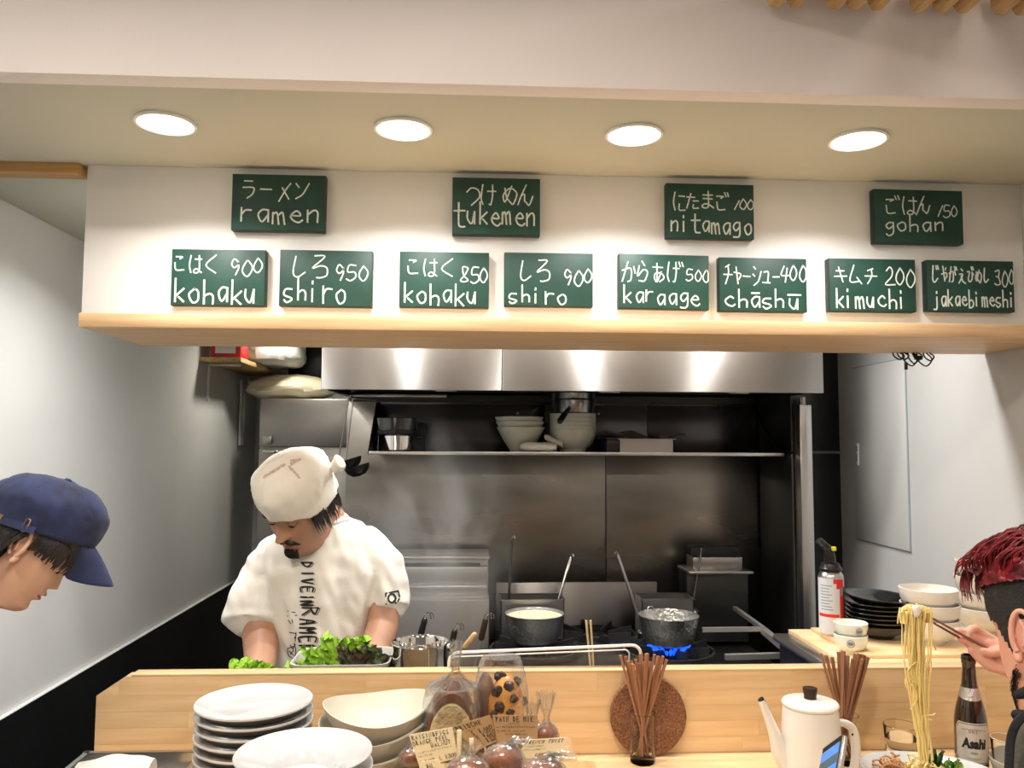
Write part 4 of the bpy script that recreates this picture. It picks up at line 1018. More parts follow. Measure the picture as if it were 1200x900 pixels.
# spotted brioche
p = at(588, 840, 1.56)
t = thing('spotted_brioche', (p.x-.004, 1.555, ST1), 'golden brioche with burnt dark spots standing in a clear bag', 'bread')
hz = at(588, 787, 1.57).z-ST1
def lump(c, d, seed, amp=.08): return MB().sphere(c, d, 24, 16, fn=lambda v: 1+amp*noise.noise(Vector((v.x*2+seed, v.y*2, v.z*2))))
part(t, 'loaf', lump((.012, 0, hz*.50), (.034, .032, hz*.49), 4), M['brioche'])
part(t, 'dark_loaf', lump((-.026, .022, hz*.52), (.020, .026, hz*.46), 9), M['crustdark'])
for (u, v_, s_) in ((-.016, .80, .014), (.004, .86, .012), (.026, .42, .013), (-.012, .62, .012), (.0, .24, .011), (.032, .64, .010), (-.014, .40, .008), (.016, .13, .009), (.03, .2, .009), (-.012, .96, .012), (.012, .72, .010), (.006, .55, .009), (-.022, .52, .009), (.020, .90, .010), (.018, .28, .009)):
    # spots hug the loaf front
    zz = hz*v_; dx = u; k = 1-(dx/.034)**2-((zz-hz*.5)/(hz*.49))**2; dy = -.034*sqrt(max(.02, k))
    part(t, 'burnt_spot', lump((dx+.012, dy+.004, zz), (s_*.9, .0075, s_*.85), u*900+v_*40, .3), M['spot'])
bag = MB().lathe([(.046, 0), (.052, .03), (.052, .10), (.046, hz), (.040, hz+.018), (.036, hz+.03)], 36, (.002, .008, 0), sy=.85, wob=lambda a, i: 1+.07*noise.noise(Vector((a*3, i*2, 5))))
part(t, 'clear_bag', bag, M['film'])
for (dx, dz, r) in ((-.004, .0, .0), ):
    pass
# small brown rolls in bags
def roll(px, py, y, r, ptop, label, seed):
    c = at(px, py, y); tp = at(*ptop, y)
    step = ST1 if y > 1.46 else ST2
    t = thing('bread_roll', (c.x, y, step), label, 'bread', 'bread rolls in clear bags')
    part(t, 'roll', lump((0, 0, r[2]), r, seed, .12), M['roll'])
    part(t, 'clear_bag', MB().sphere((0, 0, r[2]), tuple(q*1.12 for q in r), 24, 14, fn=lambda v: 1+.06*noise.noise(v*4+Vector((seed, 0, 0)))), M['film'])
    part(t, 'bag_neck', bagneck((0, 0, r[2]*1.8), ((tp.x-c.x)*.35, 0, r[2]*2+.008), r[0]*.6, .005, (tp.x-c.x, 0, tp.z-step), seed, .017), M['film'])
    return t
def crate_stand(): pass
# kraft basket that carries the rolls and cards
pz = at(620, 897, 1.52).z
t = thing('bread_tray', (at(598, 890, 1.46).x, 1.47, CZ), 'low brown tray carrying the bagged breads and price cards', 'tray')
part(t, 'base', MB().box((-.015, -.065, (ST2-CZ)/2), (.33, .12, ST2-CZ), ch=.003), M['pine'])
part(t, 'rear_block', MB().box((.0, .072, (ST1-CZ)/2), (.25, .145, ST1-CZ), ch=.003), M['cardbrown'])
roll(641, 855, 1.55, (.021, .021, .023), (640, 812), 'small brown roll in a clear bag right of the kraft card', 3)
roll(628, 836, 1.60, (.016, .016, .016), (622, 822), 'small dark roll peeking behind the kraft card', 13)
roll(590, 892, 1.40, (.034, .026, .026), (612, 868), 'dark glossy bread in a wrinkled bag below the middle cards', 21)
roll(548, 897, 1.36, (.034, .026, .024), (553, 872), 'dark bread in a wrinkled bag below the leftmost cards', 33)
roll(636, 897, 1.38, (.036, .024, .018), (662, 886), 'golden twist bread in a bag under the rightmost cream card', 41)
roll(486, 899, 1.45, (.024, .02, .016), (474, 893), 'brown bread in a bag below the leftmost cream card', 51)

# price cards
def card(quad, y, matl, rows, label, lean=0., pin=True):
    a, bq, cq, dq = [at(px, py, y) for px, py in quad]      # tl tr br bl
    c = (a+bq+cq+dq)/4
    low = min(cq.z, dq.z)
    t = thing('price_card', (c.x, y, low), label, 'price card', 'handwritten price cards among the breads')
    o = Vector(t.location)
    def P3(u, v, off=0):
        q = (a*(1-u)+bq*u)*(1-v)+(dq*(1-u)+cq*u)*v-o
        return Vector((q.x, q.y-off + (q.z)*lean, q.z))
    mb = MB(); vs = [P3(0, 0), P3(1, 0), P3(1, 1), P3(0, 1)]; bk = [v+Vector((0, .0008, 0)) for v in vs]
    mb.add(vs+bk, [(0, 1, 2, 3), (7, 6, 5, 4), (0, 4, 5, 1), (1, 5, 6, 2), (2, 6, 7, 3), (3, 7, 4, 0)])
    part(t, 'card', mb, matl, smooth=False)
    W = (bq-a).length; H = (dq-a).length; tx = MB(); k = 0
    for r in rows:
        toks, u0, v0, u1, v1, wd = r
        if toks == '~':
            rr_ = random.Random(str(r)); n = int((u1-u0)*W/.0035)
            for i in range(n):
                uu = u0+(u1-u0)*i/n
                for _ in range(2):
                    k += 1
                    p0 = Vector((uu+rr_.uniform(0, .6)/n*(u1-u0), rr_.uniform(v0, v1), 0)); p1 = Vector((uu+rr_.uniform(.2, 1)/n*(u1-u0), rr_.uniform(v0, v1), 0))
                    ribbon(tx, [Vector((p0.x*W, p0.y*H, 0)), Vector((p1.x*W, p1.y*H, 0))], wd, lambda p, k=k: P3(p.x/W, p.y/H, .0004+.00001*k))
            continue
        for ln in strokes(toks.split('_'), u0*W, v0*H, u1*W, v1*H, jit=.03):
            k += 1
            ribbon(tx, ln, wd*1.15, lambda p, k=k: P3(p.x/W, p.y/H, .0004+.00001*k))
    part(t, 'writing', tx, M['stencil'], smooth=False)
    if pin:
        m_ = (P3(.5, 1)+P3(.5, .6))/2
        part(t, 'stake', MB().tube([P3(.5, .75, -.002), P3(.5, 1, -.002)+Vector((0, 0, -max(.004, low-(ST1 if y > 1.46 else ST2)-.002)))], .0018, 6), M['palewood'])
    return t
J = lambda s: '_'.join(s)
card([(530, 851), (574, 838), (584, 868), (558, 880)], 1.475, M['cardbrown'],
     [(J('BRIOCHE'), .02, .06, .74, .22, .0013), ('~', .2, .27, .5, .33, .0005), ('S_ _yen_1_6_0', .30, .34, .95, .50, .0012), ('M_ _yen_2_2_0', .34, .53, 1.0, .68, .0012), ('L_ _yen_3_2_0', .38, .73, 1.0, .90, .0012)],
     'tilted kraft card reading brioche with three prices')
card([(577, 838), (630, 838), (630, 872), (583, 872)], 1.47, M['cardbrown'],
     [('P_A_I_N_ _D_E_ _M_I_E', .06, .05, .92, .22, .0013), ('~', .30, .27, .6, .32, .0005), ('~', .03, .36, .95, .44, .0006), ('~', .03, .50, .70, .57, .0006), ('~', .22, .62, .75, .68, .0006), ('yen_3_2_0', .46, .78, .80, .94, .0012)],
     'upright kraft card reading pain de mie, price 320')
card([(479, 861), (530, 852), (537, 888), (492, 900)], 1.42, M['cardcream'],
     [('R_A_I_S_I_N_&_F_I_G_S', .04, .05, .92, .18, .0009), ('O_R_A_N_G_E_ _P_E_E_L', .02, .22, .88, .35, .0009), ('W_A_L_N_U_T', .42, .38, .92, .50, .0009), ('~', .06, .56, .9, .60, .0005), ('~', .05, .66, .4, .71, .0005), ('S_ _yen_1_6_0', .05, .80, .42, .92, .0008), ('L_ _yen_3_0_0', .55, .80, .97, .92, .0008)],
     'large cream card reading raisin and figs, leftmost of the cards')
card([(617, 867), (664, 864), (655, 887), (605, 889)], 1.44, M['cardcream'],
     [('F_R_E_N_C_H_ _T_W_I_S_T', .03, .06, .97, .24, .0009), ('~', .06, .32, .50, .40, .0006), ('~', .04, .50, .62, .58, .0006), ('yen_2_0_0', .40, .74, .62, .90, .0007)],
     'slanted cream card at the right of the breads reading french twist')
card([(492, 893), (512, 890), (524, 905), (490, 912)], 1.38, M['cardcream'], [('W_A_L', .35, .2, .7, .5, .0007), ('~', .2, .6, .8, .7, .0005)], 'cream card cut off by the bottom edge below the raisin card')
card([(655, 876), (667, 874), (669, 892), (654, 894)], 1.47, M['cardcream'], [('S', .5, .45, .7, .7, .0007)], 'small cream card behind the french twist card, right end')
for (px0, py0, px1, py1, lb) in ((536, 859, 540, 884, 'pale wooden clip standing left of the brioche card'), (549, 869, 556, 881, 'pale wooden clip below the brioche card')):
    a = at(px0, py0, 1.40); bq = at(px1, py1, 1.40)
    t = thing('wooden_clip', (bq.x, 1.40, bq.z-.02), lb, 'clip', 'wooden card clips')
    part(t, 'arm', MB().box(((a.x-bq.x)/2, 0, (a.z-bq.z)/2+.02), (.0075, .004, a.z-bq.z+.01), ch=.001), M['cardcream'])
    part(t, 'arm', MB().box(((a.x-bq.x)/2, .007, (a.z-bq.z)/2+.018), (.0075, .004, a.z-bq.z+.01), ch=.001), M['palewood'])

# ------------------------------------------------------------------ chopstick glasses and cork mat
def glass_lathe(r0, r1, h, th=.0016, base=.010):
    return MB().lathe([(0, 0), (r0-.002, 0), (r0, .002), (r1, h-.001), (r1-th*.5, h), (r1-th, h-.001), (r0-th, base+.002), (0, base)], 40)
def sticks(x, y, z, n, tops, y_t, label_f, grp, ln=.225, r=.018):
    rr_ = random.Random(n)
    pr_ = None
    for i in range(n):
        px, py = tops[i]; top = at(px, py, y_t+rr_.uniform(-.012, .03)); a = rr_.uniform(0, 2*pi)
        d = Vector((top.x-x, top.y-y, 0)); d = d.normalized() if d.length > 1e-5 else Vector((1, 0, 0))
        foot = Vector((x, y, z))-d*rr_.uniform(.3, .85)*r*.8+Vector((rr_.uniform(-.3, .3), rr_.uniform(-.3, .3), 0))*r*.6
        v = top-foot; L_ = v.length
        t = thing('chopstick', foot, label_f % ('first second third fourth fifth sixth seventh eighth ninth tenth eleventh twelfth thirteenth fourteenth fifteenth sixteenth seventeenth eighteenth'.split()[i]), 'chopstick', grp)
        t.rotation_euler = v.to_track_quat('Z', 'Y').to_euler()
        q = .0034; e = .0020
        mb = MB().add([(-e, -e*.6, 0), (e, -e*.6, 0), (e, e*.6, 0), (-e, e*.6, 0), (-q*1.25, -q*.8, L_), (q*1.25, -q*.8, L_), (q*1.25, q*.8, L_), (-q*1.25, q*.8, L_)], [(0, 3, 2, 1), (4, 5, 6, 7), (0, 1, 5, 4), (1, 2, 6, 5), (2, 3, 7, 6), (3, 0, 4, 7)])
        part(t, 'shaft', mb, M['bamboo'], smooth=False)
g = atz(753, 893, CZ); 
t = thing('chopstick_glass', (g.x, g.y, CZ), 'tall clear glass of brown chopsticks in front of the cork mat', 'glass')
part(t, 'tumbler', glass_lathe(.0255, .0262, .100, base=.014), M['glass'])
tops = [(727, 768), (733, 769), (739, 774), (745, 773), (751, 766), (758, 766), (767, 767), (772, 769), (777, 769), (781, 773), (741, 778), (755, 776), (748, 777), (774, 774), (762, 775), (736, 775)]
tops = sorted(tops)
sticks(g.x, g.y, CZ+.016, 16, tops, g.y, 'brown chopstick in the left glass, %s from the left', 'chopsticks in the left glass', r=.022)
c = at(760, 842, 1.735)
rc = .0815
t = thing('cork_mat', (c.x, 1.722, CZ), 'round brown cork trivet leaning upright on the board behind the chopstick glass', 'trivet')
T = Matrix.Translation((0, .017, rc)) @ Matrix.Rotation(pi/2-radians(5), 4, 'X')
part(t, 'disc', MB().lathe([(0, -.005), (rc-.002, -.005), (rc, -.003), (rc, .003), (rc-.002, .005), (0, .005)], 64, T=T), M['cork'])
# right glass of chopsticks
g2 = Vector((at(990, 880, 1.685).x, 1.685, CZ))
t = thing('chopstick_glass', g2, 'clear glass of brown chopsticks behind the white kettle', 'glass')
part(t, 'tumbler', glass_lathe(.025, .029, .098, base=.012), M['glass'])
tops = sorted([(962, 766), (968, 768), (975, 770), (983, 764), (988, 763), (993, 768), (1002, 766), (1007, 766), (1012, 767), (1017, 770), (999, 772), (1010, 772)])
sticks(g2.x, g2.y, CZ+.014, 12, tops, 1.685, 'brown chopstick in the glass behind the kettle, %s from the left', 'chopsticks behind the kettle', r=.022)

# ------------------------------------------------------------------ enamel kettle
k0 = at(951, 895, 1.565)
t = thing('cork_mat', (k0.x-.004, 1.565, CZ), 'round cork mat lying under the white kettle', 'trivet')
part(t, 'disc', MB().lathe([(0, 0), (.074, 0), (.076, .002), (.076, .007), (.074, .009), (0, .009)], 56), M['corklight'])
KZ = CZ+.0095; kt = at(950, 815, 1.565).z-KZ-.012
t = thing('enamel_kettle', (k0.x, 1.565, KZ), 'white enamel coffee kettle with a dark lid knob and chipped handle', 'kettle')
H = kt
part(t, 'body', MB().lathe([(0, 0), (.054, 0), (.058, .003), (.0595, .009), (.0585, .03), (.0545, H*.65), (.0515, H*.93), (.0505, H*.95), (.047, H*.955), (0, H*.955)], 56), M['enamel'])
ld = part(t, 'lid', MB().lathe([(.0500, H*.952), (.0525, H*.958), (.0530, H*.985), (.0505, H*1.01), (.035, H*1.035), (0, H*1.05)], 56), M['enamel'])
part(ld, 'knob', MB().lathe([(.012, H*1.03), (.0115, H*1.07), (.0135, H*1.155), (.0132, H*1.175), (.009, H*1.18), (.004, H*1.17), (0, H*1.168)], 28), M['darkwood'])
sp = [Vector((-.048, 0, H*.26)), Vector((-.062, 0, H*.40)), Vector((-.070, 0, H*.58)), Vector((-.080, 0, H*.76)), Vector((at(892, 818, 1.565).x-k0.x, 0, H*1.03))]
part(t, 'spout', MB().tube(catmull(sp, 4), [.0200-.0136*(i/16)**.85 for i in range(17)], 20), M['enamel'])
part(t, 'spout_rim', MB().tube([sp[-1]+Vector((.003, 0, -.004)), sp[-1]+Vector((-.0015, 0, .002))], [.0060, .0062], 20), M['ink'])
hp = [Vector((.048, 0, H*.72)), Vector((.064, 0, H*.735)), Vector((.082, 0, H*.66)), Vector((.0875, 0, H*.48)), Vector((.0865, 0, H*.25)), Vector((.077, 0, H*.10)), Vector((.053, 0, H*.085))]
part(t, 'handle', MB().tube(catmull(hp, 5), .0066, 14, flat=1.35), M['enamel'])
for q, s_ in (((.0800, -.0048, H*.60), .0020), ((.0795, -.0078, H*.125), .0030), ((.073, -.0068, H*.075), .0022)):
    part(t, 'enamel_chip', MB().sphere(q, (s_, s_*.8, s_*1.2), 8, 6), M['ink'])

# ------------------------------------------------------------------ noodle plate, noodles
NP = atz(1088, 905, CZ+.035); npx, npy = NP.x, NP.y
t = thing('noodle_plate', (npx, npy, CZ), 'white oval plate of noodles, mince and greens in front of the beer bottle', 'plate')
rot = Matrix.Rotation(-.25, 4, 'Z')
part(t, 'plate', MB().lathe([(0, .006), (.05, .006), (.052, 0), (.058, 0), (.062, .008), (.090, .024), (.108, .037), (.1095, .041), (.1075, .042), (.103, .040), (.085, .028), (.055, .014), (0, .012)], 64, sx=1.13, sy=.80, T=rot), M['porc'])
def tangle(name, cx, cy, cz, rx, ry, rz_, n, r, matl, seed, label, cat, ln=1.):
    rr_ = random.Random(seed); mb = MB()
    for i in range(n):
        a = rr_.uniform(0, 2*pi); b = rr_.uniform(0, 2*pi); ph = rr_.uniform(0, 2*pi); pts = []
        el = rr_.uniform(.1, 1.0); q = sqrt(1-el*el*.8)
        s0 = rr_.uniform(0, 6)
        for k in range(9):
            tt = s0+k*.35*ln
            pts.append(Vector((cx+rx*q*cos(tt)*cos(a)+rr_.uniform(-.1, .1)*rx, cy+ry*q*sin(tt+ph*.3), cz+rz_*el*(.72+.28*sin(tt*2+b)))))
        mb.tube(catmull(pts, 3), r, 6)
    o = single(name, mb, matl, label, cat, loc=(cx, cy, cz)); o['kind'] = 'stuff'; return o
ncx, ncy = at(1083, 893, npy-.0).x, npy+.005
tangle('noodles', ncx, ncy, CZ+.020, .042, .038, .044, 46, .0015, M['noodle'], 5, 'mound of yellow noodles in the middle of the white plate', 'noodles')
mc = at(1047, 887, npy)
tangle('seasoned_mince', mc.x+.004, npy+.016, CZ+.026, .032, .028, .036, 60, .0019, M['meat'], 9, 'brown seasoned mince heaped at the left of the noodle plate', 'meat', .5)
def leafy(name, x, y, z, rx, rz_, n, matl, seed, label, cat, sz=.012, group=None):
    """crumpled leafy greens: n small ruffled leaves"""
    t = thing(name, (x, y, z), label, cat, group); rr_ = random.Random(seed)
    for i in range(n):
        a = rr_.uniform(0, 2*pi); el = rr_.uniform(.1, 1.35); d = Vector((cos(a)*cos(el), sin(a)*cos(el), sin(el)))
        c = Vector((d.x*rx*rr_.uniform(.3, 1), d.y*rx*.7*rr_.uniform(.3, 1), d.z*rz_*rr_.uniform(.3, 1)))
        u = d.orthogonal().normalized(); w_ = d.cross(u); g = 6; vs = []; fs = []
        s_ = sz*rr_.uniform(.7, 1.3)
        for j in range(g+1):
            for k in range(g+1):
                uu = (k/g-.5)*2; vv = j/g
                wd = sin(pi*min(1, vv*.8+.15))**.7
                ru = .25*vv*sin(k*2.6+i)+.15*sin(k*4.1+j)
                vs.append(c+u*uu*wd*s_+d*(vv*s_*1.9)+w_*(ru*s_+uu*uu*s_*.4))
        for j in range(g):
            for k in range(g): fs.append((j*(g+1)+k, j*(g+1)+k+1, (j+1)*(g+1)+k+1, (j+1)*(g+1)+k))
        part(t, 'leaf', MB().add(vs, fs), matl, angle=80)
    return t
gp = at(1110, 892, npy)
leafy('dark_greens', gp.x-.005, npy+.018, CZ+.028, .022, .026, 28, M['broc'], 3, 'dark green vegetables at the right of the noodle mound', 'greens', .009)
leafy('pale_greens', gp.x+.018, npy+.008, CZ+.030, .014, .014, 14, M['broclt'], 6, 'pale yellow-green leaf pieces at the right of the dark greens', 'greens', .008)
# the noodles lifted by the chopsticks
YN = npy
def YP(px, py): return at(px, py, YN)
rr_ = random.Random(21); mb = MB()
for i in range(52):
    off = rr_.gauss(0, .38); y_ = rr_.uniform(-.011, .011)
    pts = []
    # centre line of the hank in px: y from 712 (top) to 895
    for k, py in enumerate(range(708, 900, 12)):
        q = (py-708)/187
        cx_ = 1074+q*10-4*sin(q*3.0); hw = 11.5+2.5*sin(q*4.5+.5)-3*q+(3 if q < .12 else 0)
        p = YP(cx_+off*hw*1.35+rr_.uniform(-.9, .9), py+(abs(off)*6 if k == 0 else 0)); p.y += y_+.004*sin(q*8+i)
        if py >= 880: p.z = max(p.z, CZ+.035)
        pts.append(p)
    e_ = rr_.choice([len(pts)]*8+[6, 9]); mb.tube(catmull(pts[:e_], 3), .00135, 6)
for i in range(22):   # curls over the chopsticks at the top
    a0 = rr_.uniform(-12, 10); w_ = rr_.uniform(6, 14); pts = []
    for k in range(8):
        a = pi*k/7; pts.append(YP(1075+a0-w_*cos(a)+rr_.uniform(-1, 1), 722-rr_.uniform(6, 12)*sin(a)+(8 if k in (0, 7) else 0))+Vector((0, rr_.uniform(-.010, .008), 0)))
    mb.tube(catmull(pts, 3), .00145, 6)
for (x_, y0_, y1_, s_) in ((1065, 800, 830, -4), (1088, 836, 842, 6), (1070, 775, 800, 5)):   # loose loops
    pts = [YP(x_, y0_), YP(x_-s_*1.6, (y0_*2+y1_)/3), YP(x_-s_*1.5, (y0_+2*y1_)/3), YP(x_+s_*.2, y1_)]
    mb.tube(catmull([p+Vector((0, -.008, 0)) for p in pts], 4), .0014, 6)
mb.tube(catmull([YP(1090, 722), YP(1092, 735), YP(1093, 750), YP(1097, 762)], 4), .0013, 6)
mb.tube(catmull([YP(1066, 790), YP(1061, 797), YP(1063, 806), YP(1069, 804)], 4), .0014, 6)
mb.tube(catmull([YP(1086, 838), YP(1093, 838), YP(1096, 836)], 4), .0014, 6)
o = single('lifted_noodles', mb, M['noodle'], 'long hank of yellow noodles lifted from the plate by chopsticks', 'noodles', loc=(ncx, ncy, CZ+.03)); o['kind'] = 'stuff'
p = YP(1070, 715)
single('white_sliver', MB().sphere((p.x, p.y-.012, p.z+.004), (.0085, .005, .016), 16, 10, fn=lambda v: 1-.55*max(0, v.z)**2*1.2+.1*noise.noise(v*3)), M['egg'], 'white sliver of onion on top of the lifted noodles', 'garnish', loc=(p.x, p.y-.012, p.z-.01))
# chopsticks held by the man
YH = YN+.02
for (a_, b_, dy, lb) in (((1083, 719), (1160, 762), .0, 'front brown chopstick lifting the noodles, held by the red-haired man'), ((1084, 724), (1162, 768), .008, 'rear brown chopstick lifting the noodles, held by the red-haired man')):
    a = at(a_[0], a_[1], YN-.002)+Vector((0, dy, 0)); bq = at(b_[0], b_[1], YH)+Vector((0, dy, 0)); bq = a+(bq-a)*1.15
    t = thing('chopstick', a, lb, 'chopstick', 'chopsticks in the hand of the man')
    part(t, 'shaft', MB().tube([a, bq], [.0017, .0034], 8), mat('reddish_chopstick_wood', (.22, .07, .04), .35, coat=.3), world=True)

# ------------------------------------------------------------------ beer bottle and glasses
bx = at(1139, 890, 1.60)
t = thing('beer_bottle', (bx.x, 1.60, CZ), 'brown beer bottle with silver label and foil neck at the right', 'bottle')
Hb = at(1135, 767, 1.60).z-CZ; sc = Hb/.265
prf = [(0, .004), (.026, 0), (.031, .002), (.0333, .008), (.0335, .02), (.0335, .112), (.0325, .128), (.0295, .148), (.0250, .166), (.0200, .184), (.0162, .200), (.0146, .215), (.0138, .235), (.0136, .246), (.0150, .249), (.0152, .258), (.0140, .2645), (.0125, .265), (.0105, .264), (.0105, .24), (0, .24)]
part(t, 'body', MB().lathe([(r*sc*1.0, z*sc) for r, z in prf], 48), M['beerglass'])
def rad(z):
    for (r0, z0), (r1, z1) in zip(prf, prf[1:]):
        if z0 <= z <= z1 and z1 > z0: return r0+(r1-r0)*(z-z0)/(z1-z0)
    return .0335
def wrap(mb, a0, a1, z0, z1, off, mi=0, nu=14, nv=4, cut=0):
    vs = []; fs = []
    for j in range(nv+1):
        v = j/nv; z = z0+(z1-z0)*v
        sh_ = 1-cut*max(0, (abs(v-.5)*2-.72)/.28)
        for i in range(nu+1):
            a = a0+(a1-a0)*(.5+(i/nu-.5)*sh_); r = (rad(z)+off)*sc; vs.append((r*cos(a), r*sin(a), z*sc))
    for j in range(nv):
        for i in range(nu): fs.append((j*(nu+1)+i, j*(nu+1)+i+1, (j+1)*(nu+1)+i+1, (j+1)*(nu+1)+i))
    mb.add(vs, fs, mi)
C0 = -pi/2-.40
mb = MB(); vs = []; fs = []; nu = 40
for i in range(nu+1):
    a = 2*pi*i/nu; dip = .006*max(0, cos(a-C0-pi*0)**1)*.9
    for z in (.176-dip, .196): vs.append(((rad(z)+.0004)*sc*cos(a), (rad(z)+.0004)*sc*sin(a), z*sc))
for i in range(nu): fs.append((2*i, 2*i+2, 2*i+3, 2*i+1))
part(t, 'neck_foil', MB().add(vs, fs), M['foil'])
mb = MB(); wrap(mb, C0-1.16, C0+1.16, .040, .126, .0003, nv=24, cut=.17); lb = part(t, 'label', mb, M['paperlab'])
mb = MB(); wrap(mb, C0-1.10, C0+1.10, .0425, .1235, .0006, nv=24, cut=.17)
part(lb, 'label_border', mb, M['stencil'])
mb = MB(); wrap(mb, C0-1.06, C0+1.06, .0438, .1222, .0009, nv=24, cut=.17)
part(lb, 'label_field', mb, M['paperlab'])
def logo_text(s, size, bold, shear, name, matl, parent, mapf, off):
    cu = bpy.data.curves.new(name, 'FONT'); cu.body = s; cu.size = size; cu.shear = shear; cu.offset = bold; cu.align_x = 'CENTER'; cu.resolution_u = 3
    o = bpy.data.objects.new(name, cu); COL.objects.link(o)
    dg = bpy.context.evaluated_depsgraph_get(); me = bpy.data.meshes.new_from_object(o.evaluated_get(dg)); bpy.data.objects.remove(o)
    me.name = name
    for v in me.vertices: v.co = mapf(v.co.x, v.co.y)
    me.materials.clear(); me.materials.append(matl)
    return obj(name, me, parent)
def bmap(x, y):
    a = C0+x/(.0335*sc); r = (.0335+.0014)*sc; return Vector((r*cos(a), r*sin(a), y))
logo_text('Asahi', .0225*sc, .0011, .15, 'wordmark', M['ink'], lb, lambda x, y: bmap(x*.92, y*1.25+.074*sc), 0)
tx = MB()
for (toks, u0, v0, u1, v1, wd) in (('D_R_Y', -.008, .086, .008, .092, .0007),):
    for ln in strokes(toks.split('_'), u0, 0, u1, v1-v0, jit=.02): ribbon(tx, ln, wd, lambda p: bmap(p.x, (v1+.0195-p.y)*sc))
for k in range(15):
    a = (k-7)*.0030; z = .094+.004*cos(k-7) if False else .0955-.35*abs(a)**1.0*.35
    ribbon(tx, [Vector((a, z, 0)), Vector((a+.0016, z+.0016*(1 if k % 2 else -1), 0))], .0009, lambda p: bmap(p.x, (p.y+.018)*sc))
for (z, w2, n) in ((.046, .006, 6), (.0435, .006, 6), (.034, .013, 14), (.031, .009, 9)):
    for k in range(n):
        a = -w2+2*w2*k/n; ribbon(tx, [Vector((a, z, 0)), Vector((a+.001, z+.0014, 0))], .0008 if z > .04 else .0005, lambda p: bmap(p.x, (p.y+.018)*sc))
part(lb, 'fine_print', tx, M['stencil'], smooth=False)['kind'] = 'stuff'
p = at(1058, 880, 1.66)
t = thing('water_glass', (p.x, 1.665, CZ), 'clear water glass with a domed lid of ice behind the noodle plate', 'glass')
t['label'] = 'faint clear water glass against the board behind the noodle plate'
part(t, 'tumbler', glass_lathe(.028, .034, .082), M['glass'])
part(t, 'water', MB().lathe([(0, .011), (.026, .011), (.0305, .055), (0, .055)], 32), M['glass'])
p = at(1172, 880, 1.56)
t = thing('beer_glass', (p.x+.014, 1.56, CZ), 'small clear beer glass right of the bottle', 'glass')
part(t, 'tumbler', glass_lathe(.021, .0285, .090), M['glass'])
part(t, 'rim', MB().tube([Vector((.0278*cos(2*pi*k/32), .0278*sin(2*pi*k/32), .0902)) for k in range(33)], .0007, 6), M['acryledge'])
p = atz(1190, 892, CZ+.05)
t = thing('small_bowl', (p.x+.012, p.y, CZ), 'small cream bowl beside the man at the right edge', 'bowl')
part(t, 'body', MB().lathe([(0, .005), (.022, .005), (.023, 0), (.028, 0), (.030, .006), (.048, .028), (.0555, .050), (.0555, .053), (.053, .053), (.045, .03), (.027, .012), (0, .011)], 40), M['porcmatt'])

# ------------------------------------------------------------------ lettuce, tub, greens, saucepan behind the board
p = at(400, 790, 1.95)
t = thing('plastic_tub', (at(412, 790, 1.93).x, 1.93, WT), 'translucent plastic tub of lettuce in front of the cook', 'tub')
a0 = at(347, 770, 1.93).x-t.location.x; a1 = at(459, 770, 1.93).x-t.location.x; zt_ = at(440, 768, 1.93).z-WT
def rrect(cx, w_, d, z, r=.03, n=5):
    pts = []
    for (sx, sy, a0_) in ((1, 1, 0), (-1, 1, pi/2), (-1, -1, pi), (1, -1, 3*pi/2)):
        for i in range(n+1):
            a = a0_+pi/2*i/n; pts.append(Vector((cx+sx*(w_/2-r)+r*cos(a), sy*(d/2-r)+r*sin(a), z)))
    return pts
W_ = a1-a0; cc = (a0+a1)/2
part(t, 'body', MB().loft([rrect(cc, W_-.03, .13, .0), rrect(cc, W_-.006, .155, zt_-.012), rrect(cc, W_, .160, zt_-.008), rrect(cc, W_+.004, .164, zt_), rrect(cc, W_-.004, .156, zt_), rrect(cc, W_-.010, .150, zt_-.012), rrect(cc, W_-.034, .126, .003)], cap=True), M['tub'])
def lettuce(name, pts, matl, y, label, seed, sz, n=4):
    c0 = at(*pts[0][:2], y); t = thing(name, (c0.x, y, c0.z-.05), label, 'lettuce', None); rr2 = random.Random(seed)
    for (px, py, s_, ang) in pts:
        c = at(px, py, y+rr2.uniform(-.03, .03))-Vector(t.location)
        up = Vector((sin(radians(ang)), rr2.uniform(-.35, .05), cos(radians(ang)))).normalized(); side = up.cross(Vector((0, -1, 0))).normalized()
        fw = side.cross(up); g = 14; vs = []; fs = []; s_ *= sz
        for j in range(g+1):
            for k in range(g+1):
                uu = (k/g-.5)*2; vv = j/g; wd = (.28+.9*vv**.8)*(1 if vv < .8 else 1-.9*(vv-.8))
                e = max(vv, abs(uu)); ruf = .16*e**3*sin(k*2.1+j*1.3+px)+.10*e*e*noise.noise(Vector((k*.9, j*.9, px)))*2
                vs.append(c+side*(uu*wd*s_*.62+.06*s_*sin(j*2.7+px)*abs(uu))+up*(vv*s_*1.05+.06*s_*sin(k*2.3+px)*vv)+fw*(-(uu*uu)*s_*.28-ruf*s_-.12*s_*vv*vv))
        for j in range(g):
            for k in range(g): fs.append((j*(g+1)+k, j*(g+1)+k+1, (j+1)*(g+1)+k+1, (j+1)*(g+1)+k))
        lf = part(t, 'leaf', MB().add(vs, fs), matl, angle=90)
        part(lf, 'rib', MB().tube([c+fw*.003, c+up*s_*.4+fw*(.002-.02*s_), c+up*s_*.85-fw*.12*s_*.7], [.004, .0028, .0012], 6), M['lettucerib'] if matl == M['lettuce'] else M['lettucedark'])
    return t
